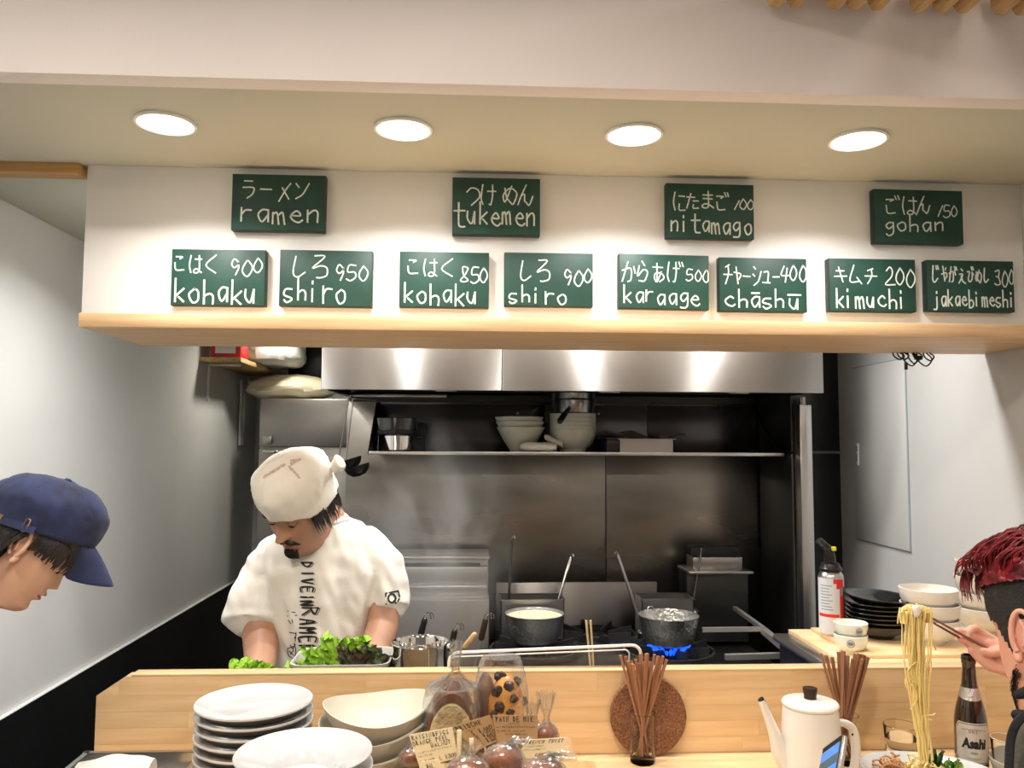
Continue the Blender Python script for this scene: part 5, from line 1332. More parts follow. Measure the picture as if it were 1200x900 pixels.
lettuce('lettuce', [(372, 806, .75, -25), (385, 800, .85, -10), (400, 797, .95, 3), (395, 800, .9, 15), (408, 800, .85, 8), (374, 806, .6, -50), (404, 806, .8, 25), (388, 810, .85, 0), (366, 808, .55, -40), (360, 806, .5, -30), (392, 796, .75, 8)], M['lettuce'], 1.93, 'heap of bright green lettuce in the plastic tub', 4, .095)
lettuce('red_lettuce', [(416, 798, .85, 8), (424, 800, .85, 25), (432, 802, .75, 45), (422, 806, .9, 35), (434, 808, .8, 62), (414, 800, .85, 2), (440, 802, .6, 50), (428, 806, .7, 15)], M['lettucedark'], 1.915, 'dark red-green lettuce leaves right of the bright lettuce in the tub', 9, .085)
p = at(292, 786, 1.90)
leafy('chopped_greens', p.x, 1.90, p.z-.022, .070, .030, 80, M['lettuce'], 14, 'chopped green sprigs under the cook\'s right hand, behind the board', 'greens', .011)
t = thing('greens_tub', (p.x, 1.92, WT), 'low pale tub under the chopped greens, left of the lettuce', 'tub')
part(t, 'body', tray_mb(.17, .13, p.z-.03-WT, .003, .008), M['tub'])
# shiny saucepan right of the cook
p = at(493, 790, 1.90); rp = (at(526, 760, 1.90).x-at(459, 760, 1.90).x)/2; zr = at(493, 752, 1.90).z; 
t = thing('saucepan', (at(492.5, 760, 1.90).x, 1.90, zr-.10), 'shiny polished steel saucepan behind the board right of the lettuce', 'pot')
part(t, 'body', MB().lathe([(0, 0), (rp*.90, 0), (rp*.96, .006), (rp*.97, .09), (rp, .097), (rp*1.01, .099), (rp*.99, .101), (rp*.94, .095), (rp*.93, .008), (0, .004)], 56), M['chrome'])
part(t, 'spout_lip', MB().sphere((rp*.98, 0, .092), (.012, .012, .007), 12, 8), M['chrome'])
t2 = thing('steel_canister', (at(492.5, 760, 1.90).x, 1.90, WT), 'steel riser under the shiny saucepan', 'container')
part(t2, 'body', MB().lathe([(0, 0), (.055, 0), (.055, zr-.10-WT-.0005), (0, zr-.10-WT-.0005)], 32), M['steelplain'])
# strainer handles with hooks (noodle baskets)
def strainer(pb, pt, y, matl, label, two=True):
    a = at(*pb, y); b = at(*pt, y); t = thing('noodle_strainer', a, label, 'strainer', 'noodle strainers hooked in the boiler')
    d = (b-a).normalized()
    part(t, 'handle', MB().capsule([a+d*.012, b-d*.012], [.0095, .0085], 10), matl, world=True)
    for s in (-1, 1):
        part(t, 'wire_hook', MB().tube(catmull([b-d*.012+Vector((s*.004, 0, 0)), b+Vector((s*.005, 0, .002)), b+Vector((s*.005+.009, 0, .009)), b+Vector((s*.004+.017, 0, .004)), b+Vector((s*.004+.018, 0, -.008))], 4), .0017, 6), M['chrome'], world=True)
    part(t, 'wire_shank', MB().tube([a+d*.01, a-d*.07], .0025, 6), M['steelplain'], world=True)
    part(t, 'basket', MB().lathe([(0, -.16), (.035, -.155), (.045, -.07), (.047, -.065), (.043, -.07), (.033, -.15), (0, -.155)], 24, (a-d*.06).to_tuple()), M['meshwire'], world=True)
strainer((492, 747), (499, 722), 2.34, M['blackpl'], 'leftmost strainer handle, black with wire hooks, above the shiny saucepan')
strainer((527, 765), (534, 735), 2.28, M['blackpl'], 'second strainer handle, black with wire hooks, right of the saucepan')
strainer((563, 752), (570, 722), 2.36, M['darkwood'], 'third strainer handle, brown wood with wire hooks, above the acrylic cover')
single('spatula', MB().capsule([at(545, 758, 2.34), at(556, 744, 2.34)], [.009, .008], 10), M['pine'], 'light wooden spatula end pointing up left of the brown strainer handle', 'spatula', loc=at(545, 758, 2.34))
t = thing('boiler_tank', (at(530, 760, 2.34).x, 2.34, 0), 'steel boiling tank carrying the strainers behind the worktop', 'boiler')
part(t, 'body', MB().box((0, 0, .43), (.36, .26, .86), ch=.005), M['steelplain'])
part(t, 'well', MB().box((0, 0, .868), (.30, .20, .012), ch=.004), M['steeldark'])
# pale chopsticks behind the acrylic cover
for i, (px0, px1) in enumerate(((690, 687), (694, 692))):
    a = at(px0, 760, 2.45); b = at(px1, 727, 2.45); a = b+(a-b)*4
    t = thing('chopstick', a, ('left', 'right')[i]+' pale wooden cooking chopstick standing upright before the stove', 'chopstick', 'pale cooking chopsticks')
    part(t, 'shaft', MB().tube([a, b], [.0025, .0036], 8), M['palewood'], world=True)
a = a
t = thing('utensil_can', (at(690, 800, 2.45).x, 2.45, at(692, 826, 2.45).z), 'steel can holding the pale cooking chopsticks', 'container')
t.location.z = a.z-.004
part(t, 'body', MB().lathe([(0, 0), (.035, 0), (.036, .12), (.034, .12), (.033, .003), (0, .003)], 24), M['steelplain'])
t = thing('utensil_stand', (t.location.x, 2.45, 0), 'steel stand under the utensil can before the stove', 'stand')
part(t, 'body', MB().box((0, 0, (a.z-.005)/2), (.10, .10, a.z-.005), ch=.003), M['steeldark'])
# small pale wooden corner standing right, before the cold table
p = at(915, 772, 2.05)
single('wooden_wedge', MB().prism([(p.x-.018, WT), (p.x+.03, WT), (p.x+.03, p.z-.015), (p.x-.018, p.z+.012)], 1.84, 1.90), M['pine'], 'small wooden board corner showing above the divider, left of the cold table', 'board', loc=(p.x, 1.87, WT))

# phone in a hand, lower right
YPh = 1.02
a = at(967, 878, YPh); b = at(985, 877, YPh); c = at(1001, 902, YPh)
dn = (at(990, 905, YPh-.03)-at(969, 877, YPh+.02)).normalized(); wd = (at(985, 877, YPh-.012)-at(967, 878, YPh+.012)); 
PL = at(968, 878, YPh+.015)
nrm = Vector((-.9, .2, .4)).normalized()
dn = Vector((.45, -.50, -.74)); dn = (dn-nrm*dn.dot(nrm)).normalized(); sd = dn.cross(nrm).normalized()
if sd.x < 0: sd = -sd
t = thing('smartphone', PL, 'smartphone with a lit blue screen held up at the bottom right', 'phone')
XX = 0
TM = Matrix.Translation(PL) @ Matrix((( sd.x, nrm.x, dn.x, 0), (sd.y, nrm.y, dn.y, 0), (sd.z, nrm.z, dn.z, 0), (0, 0, 0, 1)))
PW = .058; PHL = .13
part(t, 'case', MB().box((PW/2, 0, PHL/2), (PW, .008, PHL), ch=.003, T=TM), M['phone'], world=True)
part(t, 'bezel', MB().box((PW/2, .0042, PHL/2), (PW-.004, .0006, PHL-.004), T=TM), M['ink'], world=True)
part(t, 'screen', MB().box((PW/2, .0047, PHL/2+.004), (PW-.006, .0005, PHL-.012), T=TM), M['screen'], world=True)
part(t, 'screen_band', MB().box((PW/2, .0051, .030), (PW-.006, .0004, .012), T=TM), M['screendk'], world=True)
PHONE = (TM, PW, PHL)

# ================================================================== people
def frame(origin, fwd, roll=0., s=1.):
    """head frame: local x = where the face looks, y = the person's left, z = crown"""
    f = Vector(fwd).normalized(); up = Vector((0, 0, 1)); l = up.cross(f).normalized(); u = f.cross(l).normalized()
    R = Matrix((f, l, u)).transposed()
    R = R @ Matrix.Rotation(radians(roll), 3, 'X')
    return Matrix.Translation(origin) @ R.to_4x4() @ Matrix.Scale(s, 4)
HT = [(-.185, .030, -.070, .056), (-.160, .034, -.072, .055), (-.138, .042, -.075, .054), (-.126, .060, -.076, .052), (-.118, .079, -.077, .050), (-.110, .087, -.078, .050),
      (-.100, .0905, -.080, .053), (-.085, .0885, -.083, .058), (-.070, .0900, -.087, .062), (-.055, .0915, -.090, .065), (-.040, .0905, -.094, .068), (-.020, .0875, -.098, .071),
      (0, .0855, -.101, .0735), (.018, .0900, -.103, .0752), (.032, .0945, -.105, .0762), (.050, .0935, -.105, .0765), (.070, .0860, -.102, .0740), (.088, .0700, -.094, .067),
      (.102, .0480, -.078, .053), (.111, .0260, -.055, .036), (.116, .0060, -.030, .016), (.1172, -.010, -.014, .002)]
def interp(z):
    for a, b in zip(HT, HT[1:]):
        if a[0] <= z <= b[0]:
            t = (z-a[0])/(b[0]-a[0]); return [a[i]+(b[i]-a[i])*t for i in (1, 2, 3)]
    return list(HT[-1][1:]) if z > 0 else list(HT[0][1:])
def g(v, c, s): return math.exp(-((v-c)/s)**2)
def face_bump(y, z, nose=1., lipm=1.):
    d = 0
    # nose ridge widening down to the tip
    k = max(0, min(1, (.016-z)/.052)) if z > -.038 else max(0, 1-(-.038-z)/.011)
    sg = .0070+.0055*k
    d += nose*(.004+.022*k**1.25 if z > -.038 else .026*k)*g(y, 0, sg)*(1 if z < .022 else 0) * (1 if z < .010 else (1-(z-.010)/.012))
    d += nose*.009*k**3*(g(y, .012, .006)+g(y, -.012, .006))*g(z, -.037, .010)
    d -= .0095*(g(y, .031, .015)+g(y, -.031, .015))*g(z, .001, .013)
    d += .0035*(g(y, .030, .018)+g(y, -.030, .018))*g(z, .022, .008)
    d += .0030*(g(y, .046, .018)+g(y, -.046, .018))*g(z, -.026, .018)
    # mouth
    d += lipm*.0060*g(y, 0, .019)*g(z, -.0600, .0052) + lipm*.0055*g(y, 0, .016)*g(z, -.0725, .0055) - lipm*.0042*g(y, 0, .021)*g(z, -.0662, .0026)
    d += .002*g(y, 0, .02)*g(z, -.062, .018) - .003*g(y, 0, .018)*g(z, -.083, .006) + .003*g(y, 0, .016)*g(z, -.103, .010)
    d -= .0016*g(y, 0, .0035)*g(z, -.051, .006)
    return d
def head_mesh(T, name, skin, lips, nose=1., jaw=1., lipm=1., zmin=-.185):
    nz, na = 130, 112; mb = MB(); rings = []
    for j in range(nz+1):
        z = zmin+(.1172-zmin)*j/nz; f, b, w_ = interp(z)
        if z < -.03: w_ *= 1-(1-jaw)*min(1, (-.03-z)/.06)
        ring = []
        for k in range(na):
            a = 2*pi*k/na; ca, sa = cos(a), sin(a); n = 2.35 if ca > 0 else 2.1
            r = (abs(ca)**n+abs(sa)**n)**(-1/n)
            x = (f if ca > 0 else -b)*ca*r; y = w_*sa*r
            if ca > 0: x += face_bump(y, z, nose, lipm)*min(1, ca*2.2)
            ring.append((x-.0, y, z))
        rings.append(ring)
    mb.loft(rings, cap=True)
    # lips by position
    for i, fc in enumerate(mb.f):
        if len(fc) != 4: continue
        c = sum((mb.v[q] for q in fc), Vector())/4
        if c.x > .05 and ((c.y/.0225)**2+((c.z+.0662)/(.0105*(1-.25*abs(c.y)/.02)))**2 < 1) and abs(c.z+.0662) < .0115*(1-(abs(c.y)/.024)**1.5): mb.m[i] = 1
    mb.v = [T @ v for v in mb.v]
    return mb
def ear_mb(T, side):
    mb = MB(); s = side
    base = Matrix.Translation((-.008, s*.0735, -.006)) @ Matrix.Rotation(radians(-12), 4, 'Y') @ Matrix.Rotation(radians(s*24), 4, 'Z')
    # outer helix
    pts = []
    for k in range(15):
        a = radians(-60+k*22); pts.append(Vector((.0165*cos(a)*(1 if cos(a) < 0 else .8)-.002, s*.008, .004+.029*sin(a))))
    mb.tube([base @ p for p in catmull(pts, 2)], .0036, 8)
    mb.capsule([base @ Vector((.006, s*.004, -.024)), base @ Vector((.004, s*.006, -.031))], [.006, .0055], 10)
    # concha plate and antihelix
    mb.sphere((0, 0, 0), (.015, .003, .027), 16, 10, T=base @ Matrix.Translation((-.003, s*.002, .004)))
    mb.tube([base @ Vector(p) for p in ((.0, s*.006, .020), (-.008, s*.007, .006), (-.004, s*.007, -.012))], [.003, .0035, .003], 8)
    mb.sphere((0, 0, 0), (.004, .004, .006), 10, 8, T=base @ Matrix.Translation((.010, s*.004, -.004)))
    mb.v = [T @ v for v in mb.v]
    return mb
def on_face(T, y, z, off=.001, nose=1.):
    f, b, w_ = interp(z); n = 2.35; yy = min(.98, abs(y)/w_); x = f*(1-yy**n)**(1/n)+face_bump(y, z, nose); return T @ Vector((x+off, y, z))
def eye_parts(t, parent, T, gaze_down=True, skin=None, open_=.3, nose=1.):
    for s in (1, -1):
        part(parent, 'eyeball', MB().sphere((.0705, s*.031, .0005), .0125, 20, 14, T=T), M['eyewhite'], world=True)
        part(parent, 'iris', MB().sphere((.0705+.0125*.80, s*.031, -.0065 if gaze_down else 0), (.0028, .0055, .0055), 14, 8, T=T), M['eye'], world=True)
        # upper lid cap
        def lid(v): return 1
        mb = MB().sphere((.0705, s*.031, .0010), .0138, 20, 14, T=None)
        cut = .0010-.0035*(1-open_)
        mb.f = [f for f in mb.f if sum(mb.v[i].z for i in f)/len(f) > cut-.003]; mb.m = [0]*len(mb.f); mb.v = [T @ v for v in mb.v]
        part(parent, 'eyelid', mb, skin, world=True)
        ln = [T @ Vector((.0705+sqrt(max(0, .0139**2-u*u-.004**2)), s*.031+u, cut-.004-.002*(u/.012)**2)) for u in [x*.0022-.0099 for x in range(10)]]
        part(parent, 'eyelashes', MB().tube(ln, .0010, 6), M['hair'], world=True)
def brows(parent, T, nose=1., z0=.022, w_=.0032):
    for s in (1, -1):
        pts = [on_face(T, s*y, z, .0008) for y, z in ((.014, z0-.002), (.022, z0+.002), (.032, z0+.004), (.043, z0+.001), (.050, z0-.004))]
        part(parent, 'eyebrow', MB().tube(catmull(pts, 3), [w_*.8]*4+[w_]*5+[w_*.7]*3+[w_*.35], 8, flat=.6), M['hair'], world=True)
def strand(mb, pts, r0, r1=None, seg=5, flat=.5):
    P = catmull([Vector(p) for p in pts], 3); n = len(P)
    mb.tube(P, [r0+( (r1 if r1 is not None else r0*.15)-r0)*(i/(n-1))**1.3 for i in range(n)], seg, flat=flat)

def finger(mb, pts, r0, r1):
    pts = catmull([Vector(p) for p in pts], 3); n = len(pts)
    mb.capsule(pts, [r0+(r1-r0)*i/(n-1) + .0006*cos(i*2.1) for i in range(n)], 12)

# ------------------------------------------------------------------ the cook
CY = 2.33
chef = thing('person', (at(380, 700, CY).x, CY, 0), 'cook in a white printed t-shirt and cream bandana looking down at his hands', 'person')
def ring_px(py, l, r, Y, d, n=36, pw=2.4, z=None, dy=0):
    a = at(l, py, Y); b = at(r, py, Y); c = (a+b)/2; w_ = (b.x-a.x)/2; zz = (a.z+b.z)/2 if z is None else z; out = []
    for k in range(n):
        t = 2*pi*k/n; ca, sa = cos(t), sin(t); q = (abs(ca)**pw+abs(sa)**pw)**(-1/pw); out.append(Vector((c.x+w_*ca*q, Y+dy+d*sa*q, zz)))
    return out
torso = MB().loft([ring_px(598, 368, 398, 2.37, .045), ring_px(604, 348, 410, 2.36, .065), ring_px(614, 334, 424, 2.35, .082), ring_px(628, 316, 438, 2.34, .098), ring_px(645, 306, 449, 2.33, .108),
                   ring_px(668, 306, 452, 2.32, .118), ring_px(700, 316, 447, 2.31, .124), ring_px(735, 323, 438, 2.30, .125), ring_px(785, 327, 434, 2.31, .125), ring_px(840, 325, 436, 2.33, .13), ring_px(900, 322, 438, 2.34, .13)])
torso.capsule([at(322, 650, 2.33), at(310, 675, 2.31), at(300, 702, 2.28), at(297, 719, 2.26)], [.062, .070, .072, .0715], 24)
torso.capsule([at(432, 642, 2.33), at(447, 664, 2.31), at(454, 690, 2.29), at(456, 702, 2.28)], [.060, .062, .060, .057], 24)
# flared cuff edges
torso.tube([at(298, 712, 2.27), at(295, 731, 2.25)], [.070, .0765], 28); torso.tube([at(455, 697, 2.285), at(456, 714, 2.27)], [.057, .061], 28)
def tfold(c):
    # soft vertical drapes in the body, diagonal creases towards the sleeves
    v = noise.noise(Vector((c.x*16, c.y*9, c.z*4+c.x*7)))*.0115 + noise.noise(Vector((c.x*34+c.z*16, c.y*20, c.z*12)))*.0055
    v += noise.noise(Vector((c.x*8-c.z*26, 3, c.z*14+c.x*22)))*.004*(1 if abs(c.x-chef.location.x) > .15 else .35)
    return v
tm = organic(torso, 'tshirt', M['tee'], .0052, 10, tfold)
off = Vector(chef.location)
tv = BVHTree.FromPolygons([v.co.copy() for v in tm.vertices], [tuple(p.vertices) for p in tm.polygons])
tm.transform(Matrix.Translation(-off)); tee = obj('tshirt', tm, chef)
# collar band
cp = []
for k in range(40):
    a = 2*pi*k/40; c0 = at(377, 606, 2.335); p = Vector((c0.x+.074*cos(a), 2.335+.062*sin(a)-.012, c0.z)); h_ = tv.ray_cast(Vector((p.x, p.y, 1.7)), Vector((0, 0, -1))); p.z = (h_[0].z if h_[0] is not None else c0.z)+.001
    cp.append(p)
def ribbed(pts, r):
    return MB().tube(pts+[pts[0], pts[1]], r, 8, flat=1.)
part(tee, 'collar', ribbed(cp, .0058), M['tee'], world=True)
# arms with hands: upper arm inside the sleeves, forearm, palm and five fingers each
def arm(pts, rs, hand_dir, palm, side, nm):
    mb = MB().capsule(pts, rs, 20)
    hd = Vector(hand_dir).normalized(); w0 = Vector(pts[-1]); up = Vector(palm).normalized(); sd = hd.cross(up).normalized()*side
    mb.capsule([w0, w0+hd*.04, w0+hd*.075], [.024, .030, .026], 16, flat=1.2)
    for i in range(4):
        o = sd*((i-1.5)*.019); L_ = [.068, .076, .071, .056][i]; b0 = w0+hd*.075+o
        finger(mb, [b0-hd*.02, b0+hd*L_*.45+up*-.006, b0+hd*L_*.75+up*-.022, b0+hd*L_*.85+up*-.042], .0088, .0066)
    b0 = w0+hd*.03-sd*.026
    finger(mb, [b0, b0+hd*.03-sd*.018-up*.006, b0+hd*.055-sd*.022-up*.018], .0105, .0078)
    me = organic(mb, nm, M['skin'], .0036, 4, lambda c: noise.noise(c*40)*.0006)
    me.transform(Matrix.Translation(-off)); return obj(nm, me, chef)
arm([at(300, 700, 2.28), at(306, 745, 2.23), at(306, 770, 2.17), at(300, 800, 2.05)], [.048, .049, .043, .030], (-.05, -.75, -.45), (0, -.4, .8), 1, 'arm')
arm([at(452, 690, 2.29), at(448, 735, 2.24), at(436, 770, 2.16), at(405, 806, 2.04)], [.045, .044, .040, .029], (-.55, -.6, -.35), (0, -.4, .8), -1, 'arm')
# head
HC = at(349, 588, 2.20)
ch_f = Vector((-.38, -.70, -.62))
TH = frame(HC, ch_f, roll=-4, s=1.03)
hm = head_mesh(TH, 'head', M['skin'], M['lipsm'], nose=1.05)
hd = part(chef, 'head', hm, [M['skin'], M['lipsm']], world=True, angle=180)
part(hd, 'ear', ear_mb(TH, 1), M['skin'], world=True); part(hd, 'ear', ear_mb(TH, -1), M['skin'], world=True)
nk = MB().capsule([TH @ Vector((-.03, 0, -.06)), (TH @ Vector((-.035, 0, -.10))).lerp(at(381, 606, 2.35), .4), at(381, 612, 2.36)], [.056, .057, .062], 24)
me = organic(nk, 'neck', M['skin'], .005, 4); me.transform(Matrix.Translation(-off)); obj('neck', me, chef)
eye_parts(chef, hd, TH, skin=M['skin'], open_=.0); brows(hd, TH, z0=.024, w_=.0036)
# moustache and goatee
rr_ = random.Random(2)
ms = MB()
for i in range(90):
    s = rr_.choice((-1, 1)); y0 = rr_.uniform(.001, .026); z0 = -.0485-.006*(y0/.026)**1.6+rr_.uniform(-.003, .003)
    a = on_face(TH, s*y0, z0, .0015); b = on_face(TH, s*(y0+.006), z0-.005, .004); c = on_face(TH, s*(y0+.011), z0-.009-.004*(y0/.026), .0035)
    strand(ms, [a, b, c], .0019)
part(hd, 'moustache', ms, M['hair'], world=True)
ms = MB()
for i in range(130):
    y0 = rr_.uniform(-.020, .020); z0 = rr_.uniform(-.108, -.084); a = on_face(TH, y0, z0, .0005); b = on_face(TH, y0*1.05, z0-.006, .006); c = on_face(TH, y0*.9, z0-.014, .009)
    strand(ms, [a, b, c], .0020)
part(hd, 'goatee', ms, M['hair'], world=True)
# hair at the nape and in front of the ear
ms = MB()
for i in range(150):
    th = radians(rr_.uniform(60, 200)); z0 = rr_.uniform(-.02, .025)
    p0 = Vector((cos(th)*.098-.004, sin(th)*.081, z0)); l_ = rr_.uniform(.045, .075)
    p1 = p0+Vector((cos(th)*.012, sin(th)*.008, -l_*.5)); p2 = p0+Vector((cos(th)*.004-.004, sin(th)*.0, -l_))
    strand(ms, [TH @ p0, TH @ p1, TH @ p2], .0030)
for i in range(40):
    z0 = rr_.uniform(-.01, .03); p0 = Vector((rr_.uniform(.005, .025), .078, z0)); strand(ms, [TH @ p0, TH @ (p0+Vector((.002, .001, -.016))), TH @ (p0+Vector((.006, -.001, -.032)))], .0022)
part(hd, 'hair', ms, M['hair'], world=True)
# bandana: bulging wrap from brow to nape, knot at the back left
def ban(v):
    return 1+.10*noise.noise(Vector((v.x*1.8, v.y*1.8, v.z*2.2+5)))+.045*noise.noise(Vector((v.x*2+1, v.y*3, v.z*9)))+.012*noise.noise(Vector((v.x*8, v.y*8, v.z*12)))
mb = MB(); rings = []
na = 96
rowz = [(-.012, .985, 1.), (-.004, 1.02, 1.), (.012, 1.05, 1), (.032, 1.09, 1), (.052, 1.10, 1), (.074, 1.07, 1), (.094, .98, 1), (.110, .85, 1), (.124, .68, 1), (.134, .46, 1), (.140, .24, 1), (.142, .04, 1)]
for i, (z, q, _) in enumerate(rowz):
    ring = []
    for k in range(na):
        a = 2*pi*k/na; c, s_ = cos(a), sin(a); rx = .101 if c > 0 else .116
        zz = z + (.026*max(0, c) - .020*max(0, -c))*(1-i/11) + (.004*sin(a*3+1) if i < 2 else 0)
        w = ban(Vector((c*q, s_*q, z*7)))
        fold = 1+.012*sin(zz*260+a*5)*max(0, s_)*g(z, .02, .04)   # gathered creases running to the knot
        ring.append((rx*c*q*w*fold-.004, .0865*s_*q*w*fold, zz*1.0+.002*noise.noise(Vector((a*2, z*20, 1)))))
    rings.append(ring)
mb.loft(rings, cap=True); inner = None
mb.v = [TH @ v for v in mb.v]
bm_ = mb.mesh('bandana', M['bandana'], off, angle=180)
bm_ = modded(bm_, 'bandana', [('SUBSURF', dict(levels=1, render_levels=1))], M['bandana'])
ns_ = [v.normal.copy() for v in bm_.vertices]
for v, n_ in zip(bm_.vertices, ns_):
    L0 = TH.inverted() @ (v.co+off); wt = .35+.65*max(0, min(1, (L0.y+.02)/.08))
    c_ = v.co; rid = 1-abs(noise.noise(Vector((L0.x*14+2, L0.z*52+L0.x*16, L0.y*6))))*2
    v.co = c_ + n_*(noise.noise(Vector((L0.x*18, L0.y*18, L0.z*30)))*.0032 + rid*rid*rid*.0034*wt)
bm_.update()
ban_o = obj('bandana', bm_, hd)
kn = MB()
K0 = Vector((-.078, .082, .052))
for (p1, p2, r0, r1) in ((Vector((-.080, .092, .062)), Vector((-.086, .108, .076)), .013, .020), (Vector((-.092, .090, .050)), Vector((-.104, .092, .038)), .010, .011)):
    kn.tube([K0, p1, p2], [r0*1.0, r0*1.15, r1*1.15], 18, flat=.7)
kn.sphere(K0+Vector((-.006, .008, .006)), (.017, .015, .016), 16, 10)
kn.v = [TH @ v for v in kn.v]
me = organic(kn, 'knot', M['bandana'], .0022, 3, lambda c: noise.noise(c*60)*.0018); me.transform(Matrix.Translation(-off)); obj('knot', me, hd)
# faded print on the bandana
bv = BVHTree.FromPolygons([v.co+off for v in bm_.vertices], [tuple(p.vertices) for p in bm_.polygons])
def project(bvh, px, py, Y0, lift):
    p = at(px, py, Y0); d = (p-CP).normalized(); h = bvh.ray_cast(CP+d*1.0, d)
    return h[0]-d*lift if h[0] is not None else p
def draped(bvh, lines, wd, lift=.0012, Y0=2.2):
    """strokes given in picture pixels, laid on the cloth itself"""
    mb = MB()
    for ln in lines:
        P = catmull([Vector((x, y, 0)) for x, y in ln], 4)
        ribbon(mb, P, wd, lambda q: project(bvh, q.x, q.y, Y0, lift))
    return mb
st = [[(309+i*1.6, 559-i*.95+rr_.uniform(-1, 1)), (311+i*1.6, 557.5-i*.95+rr_.uniform(-1, 1))] for i in range(15)]
st += [[(339+i*.9+rr_.uniform(-1, 1), 547+i*1.0+rr_.uniform(-1.5, 1.5)), (341+i*.9, 549+i*1.0)] for i in range(12)]
st += [[(341+rr_.uniform(-1, 1), 545-i*.7), (344+i*1.0, 543-i*.6)] for i in range(9)]
part(ban_o, 'faded_print', draped(bv, st, 2.2), M['stain'], world=True)['kind'] = 'stuff'
# print on the shirt (letters run downwards)
def vletters(toks, x0, x1, y0, y1, jit=.05):
    out = []
    for ln in strokes(toks, y0, 0, y1, 1, jit=jit, smooth=True):
        out.append([(x1-(x1-x0)*p.y+0*p.x, p.x) for p in ln])
    return out
def outline(lines, d=1.5): return [[(x+d, y+d*.4) for x, y in l] for l in lines]
L1 = vletters(['D', 'I', 'V', 'E'], 353, 366, 659, 697)
L2 = vletters(['I', 'N'], 353, 367, 697, 712)
L3 = vletters(['R'], 353, 372, 711, 727); L4 = vletters(['A', 'M', 'E', 'N'], 351, 369, 725, 766)
main = L1+L2+L3+L4
pt = draped(tv, main, 1.9, .0016, 2.2)
for l in (draped(tv, outline(main, 2.2), .7, .0019, 2.2),): pt.add(l.v, l.f)
part(tee, 'chest_print', pt, M['ink'], world=True, smooth=False)
sm = [[(337, 716), (346, 718)], [(337, 722), (348, 721)], [(342, 726), (343, 730)], [(338, 727), (341, 731)], [(339, 741), (347, 743), (345, 748)], [(347, 741), (346, 751)], [(345, 754), (345, 757)], [(340, 756), (343, 760)], [(346, 755), (343, 761)],
      [(337, 760), (346, 758), (345, 771), (338, 768), (337, 760)], [(339, 763), (344, 768)], [(344, 762), (340, 767)]]
part(tee, 'small_print', draped(tv, sm, 1.0, .0014, 2.2), M['ink'], world=True, smooth=False)
lg = [[(452.5, 708), (452, 695.5)], [(452, 695.5), (466.5, 692.5)], [(466.5, 692.5), (468.5, 699)], [(466, 705), (468, 701.5)]]
lgm = draped(tv, lg, 1.8, .0016, 2.2)
cc_ = [[(459.3+4.3*cos(2*pi*k/16), 701.2+5*sin(2*pi*k/16)) for k in range(17)]]
l2 = draped(tv, cc_, 2.3, .0016, 2.2); lgm.add(l2.v, l2.f); l2 = draped(tv, [[(461.5, 704), (464, 707)]], 2, .0018, 2.2); lgm.add(l2.v, l2.f)
part(tee, 'sleeve_logo', lgm, M['ink'], world=True, smooth=False)
# trousers and shoes (hidden by the worktop)
def legs(t, x, y, ztop, matl, sp=.09):
    mb = MB()
    for s in (-1, 1): mb.capsule([(x+s*sp*.9, y, ztop-.06), (x+s*sp, y, ztop*.5), (x+s*sp, y+.01, .09)], [.095, .075, .055], 20)
    mb.capsule([(x-sp*.8, y, ztop-.06), (x+sp*.8, y, ztop-.06)], [.10, .10], 20)
    me = organic(mb, 'trousers', matl, .010, 4); me.transform(Matrix.Translation(-Vector(t.location))); obj('trousers', me, t)
    for s in (-1, 1):
        part(t, 'shoe', MB().capsule([(x+s*sp, y+.04, .045), (x+s*sp, y-.11, .038)], [.045, .040], 14), M['blackcloth'], world=True)
legs(chef, chef.location.x, 2.36, .86, M['apron'])

# ------------------------------------------------------------------ the woman in the navy cap
GY = 1.60
GE = at(26, 640, GY-.07)                    # her near ear
gf = Vector((cos(radians(44))*cos(radians(22)), cos(radians(44))*sin(radians(22)), -sin(radians(44)))); GS = .90
TG = frame(Vector((0, 0, 0)), gf, roll=0, s=GS)
oe = TG @ Vector((-.008, -.0735, -.006)); TG = Matrix.Translation(GE-oe) @ TG
girl = thing('person', (-1.10, GY, 0), 'dark-haired woman in a faded navy cap leaning in from the left, looking down', 'person')
goff = Vector(girl.location)
hm = head_mesh(TG, 'head', None, None, nose=.66, jaw=.97, lipm=1.35)
hd = part(girl, 'head', hm, [M['skinlt'], M['lips']], world=True, angle=180)
part(hd, 'ear', ear_mb(TG, 1), M['skinlt'], world=True); part(hd, 'ear', ear_mb(TG, -1), M['skinlt'], world=True)
eye_parts(girl, hd, TG, skin=M['skinlt'], open_=.35)
brows(hd, TG, z0=.024, w_=.0024)
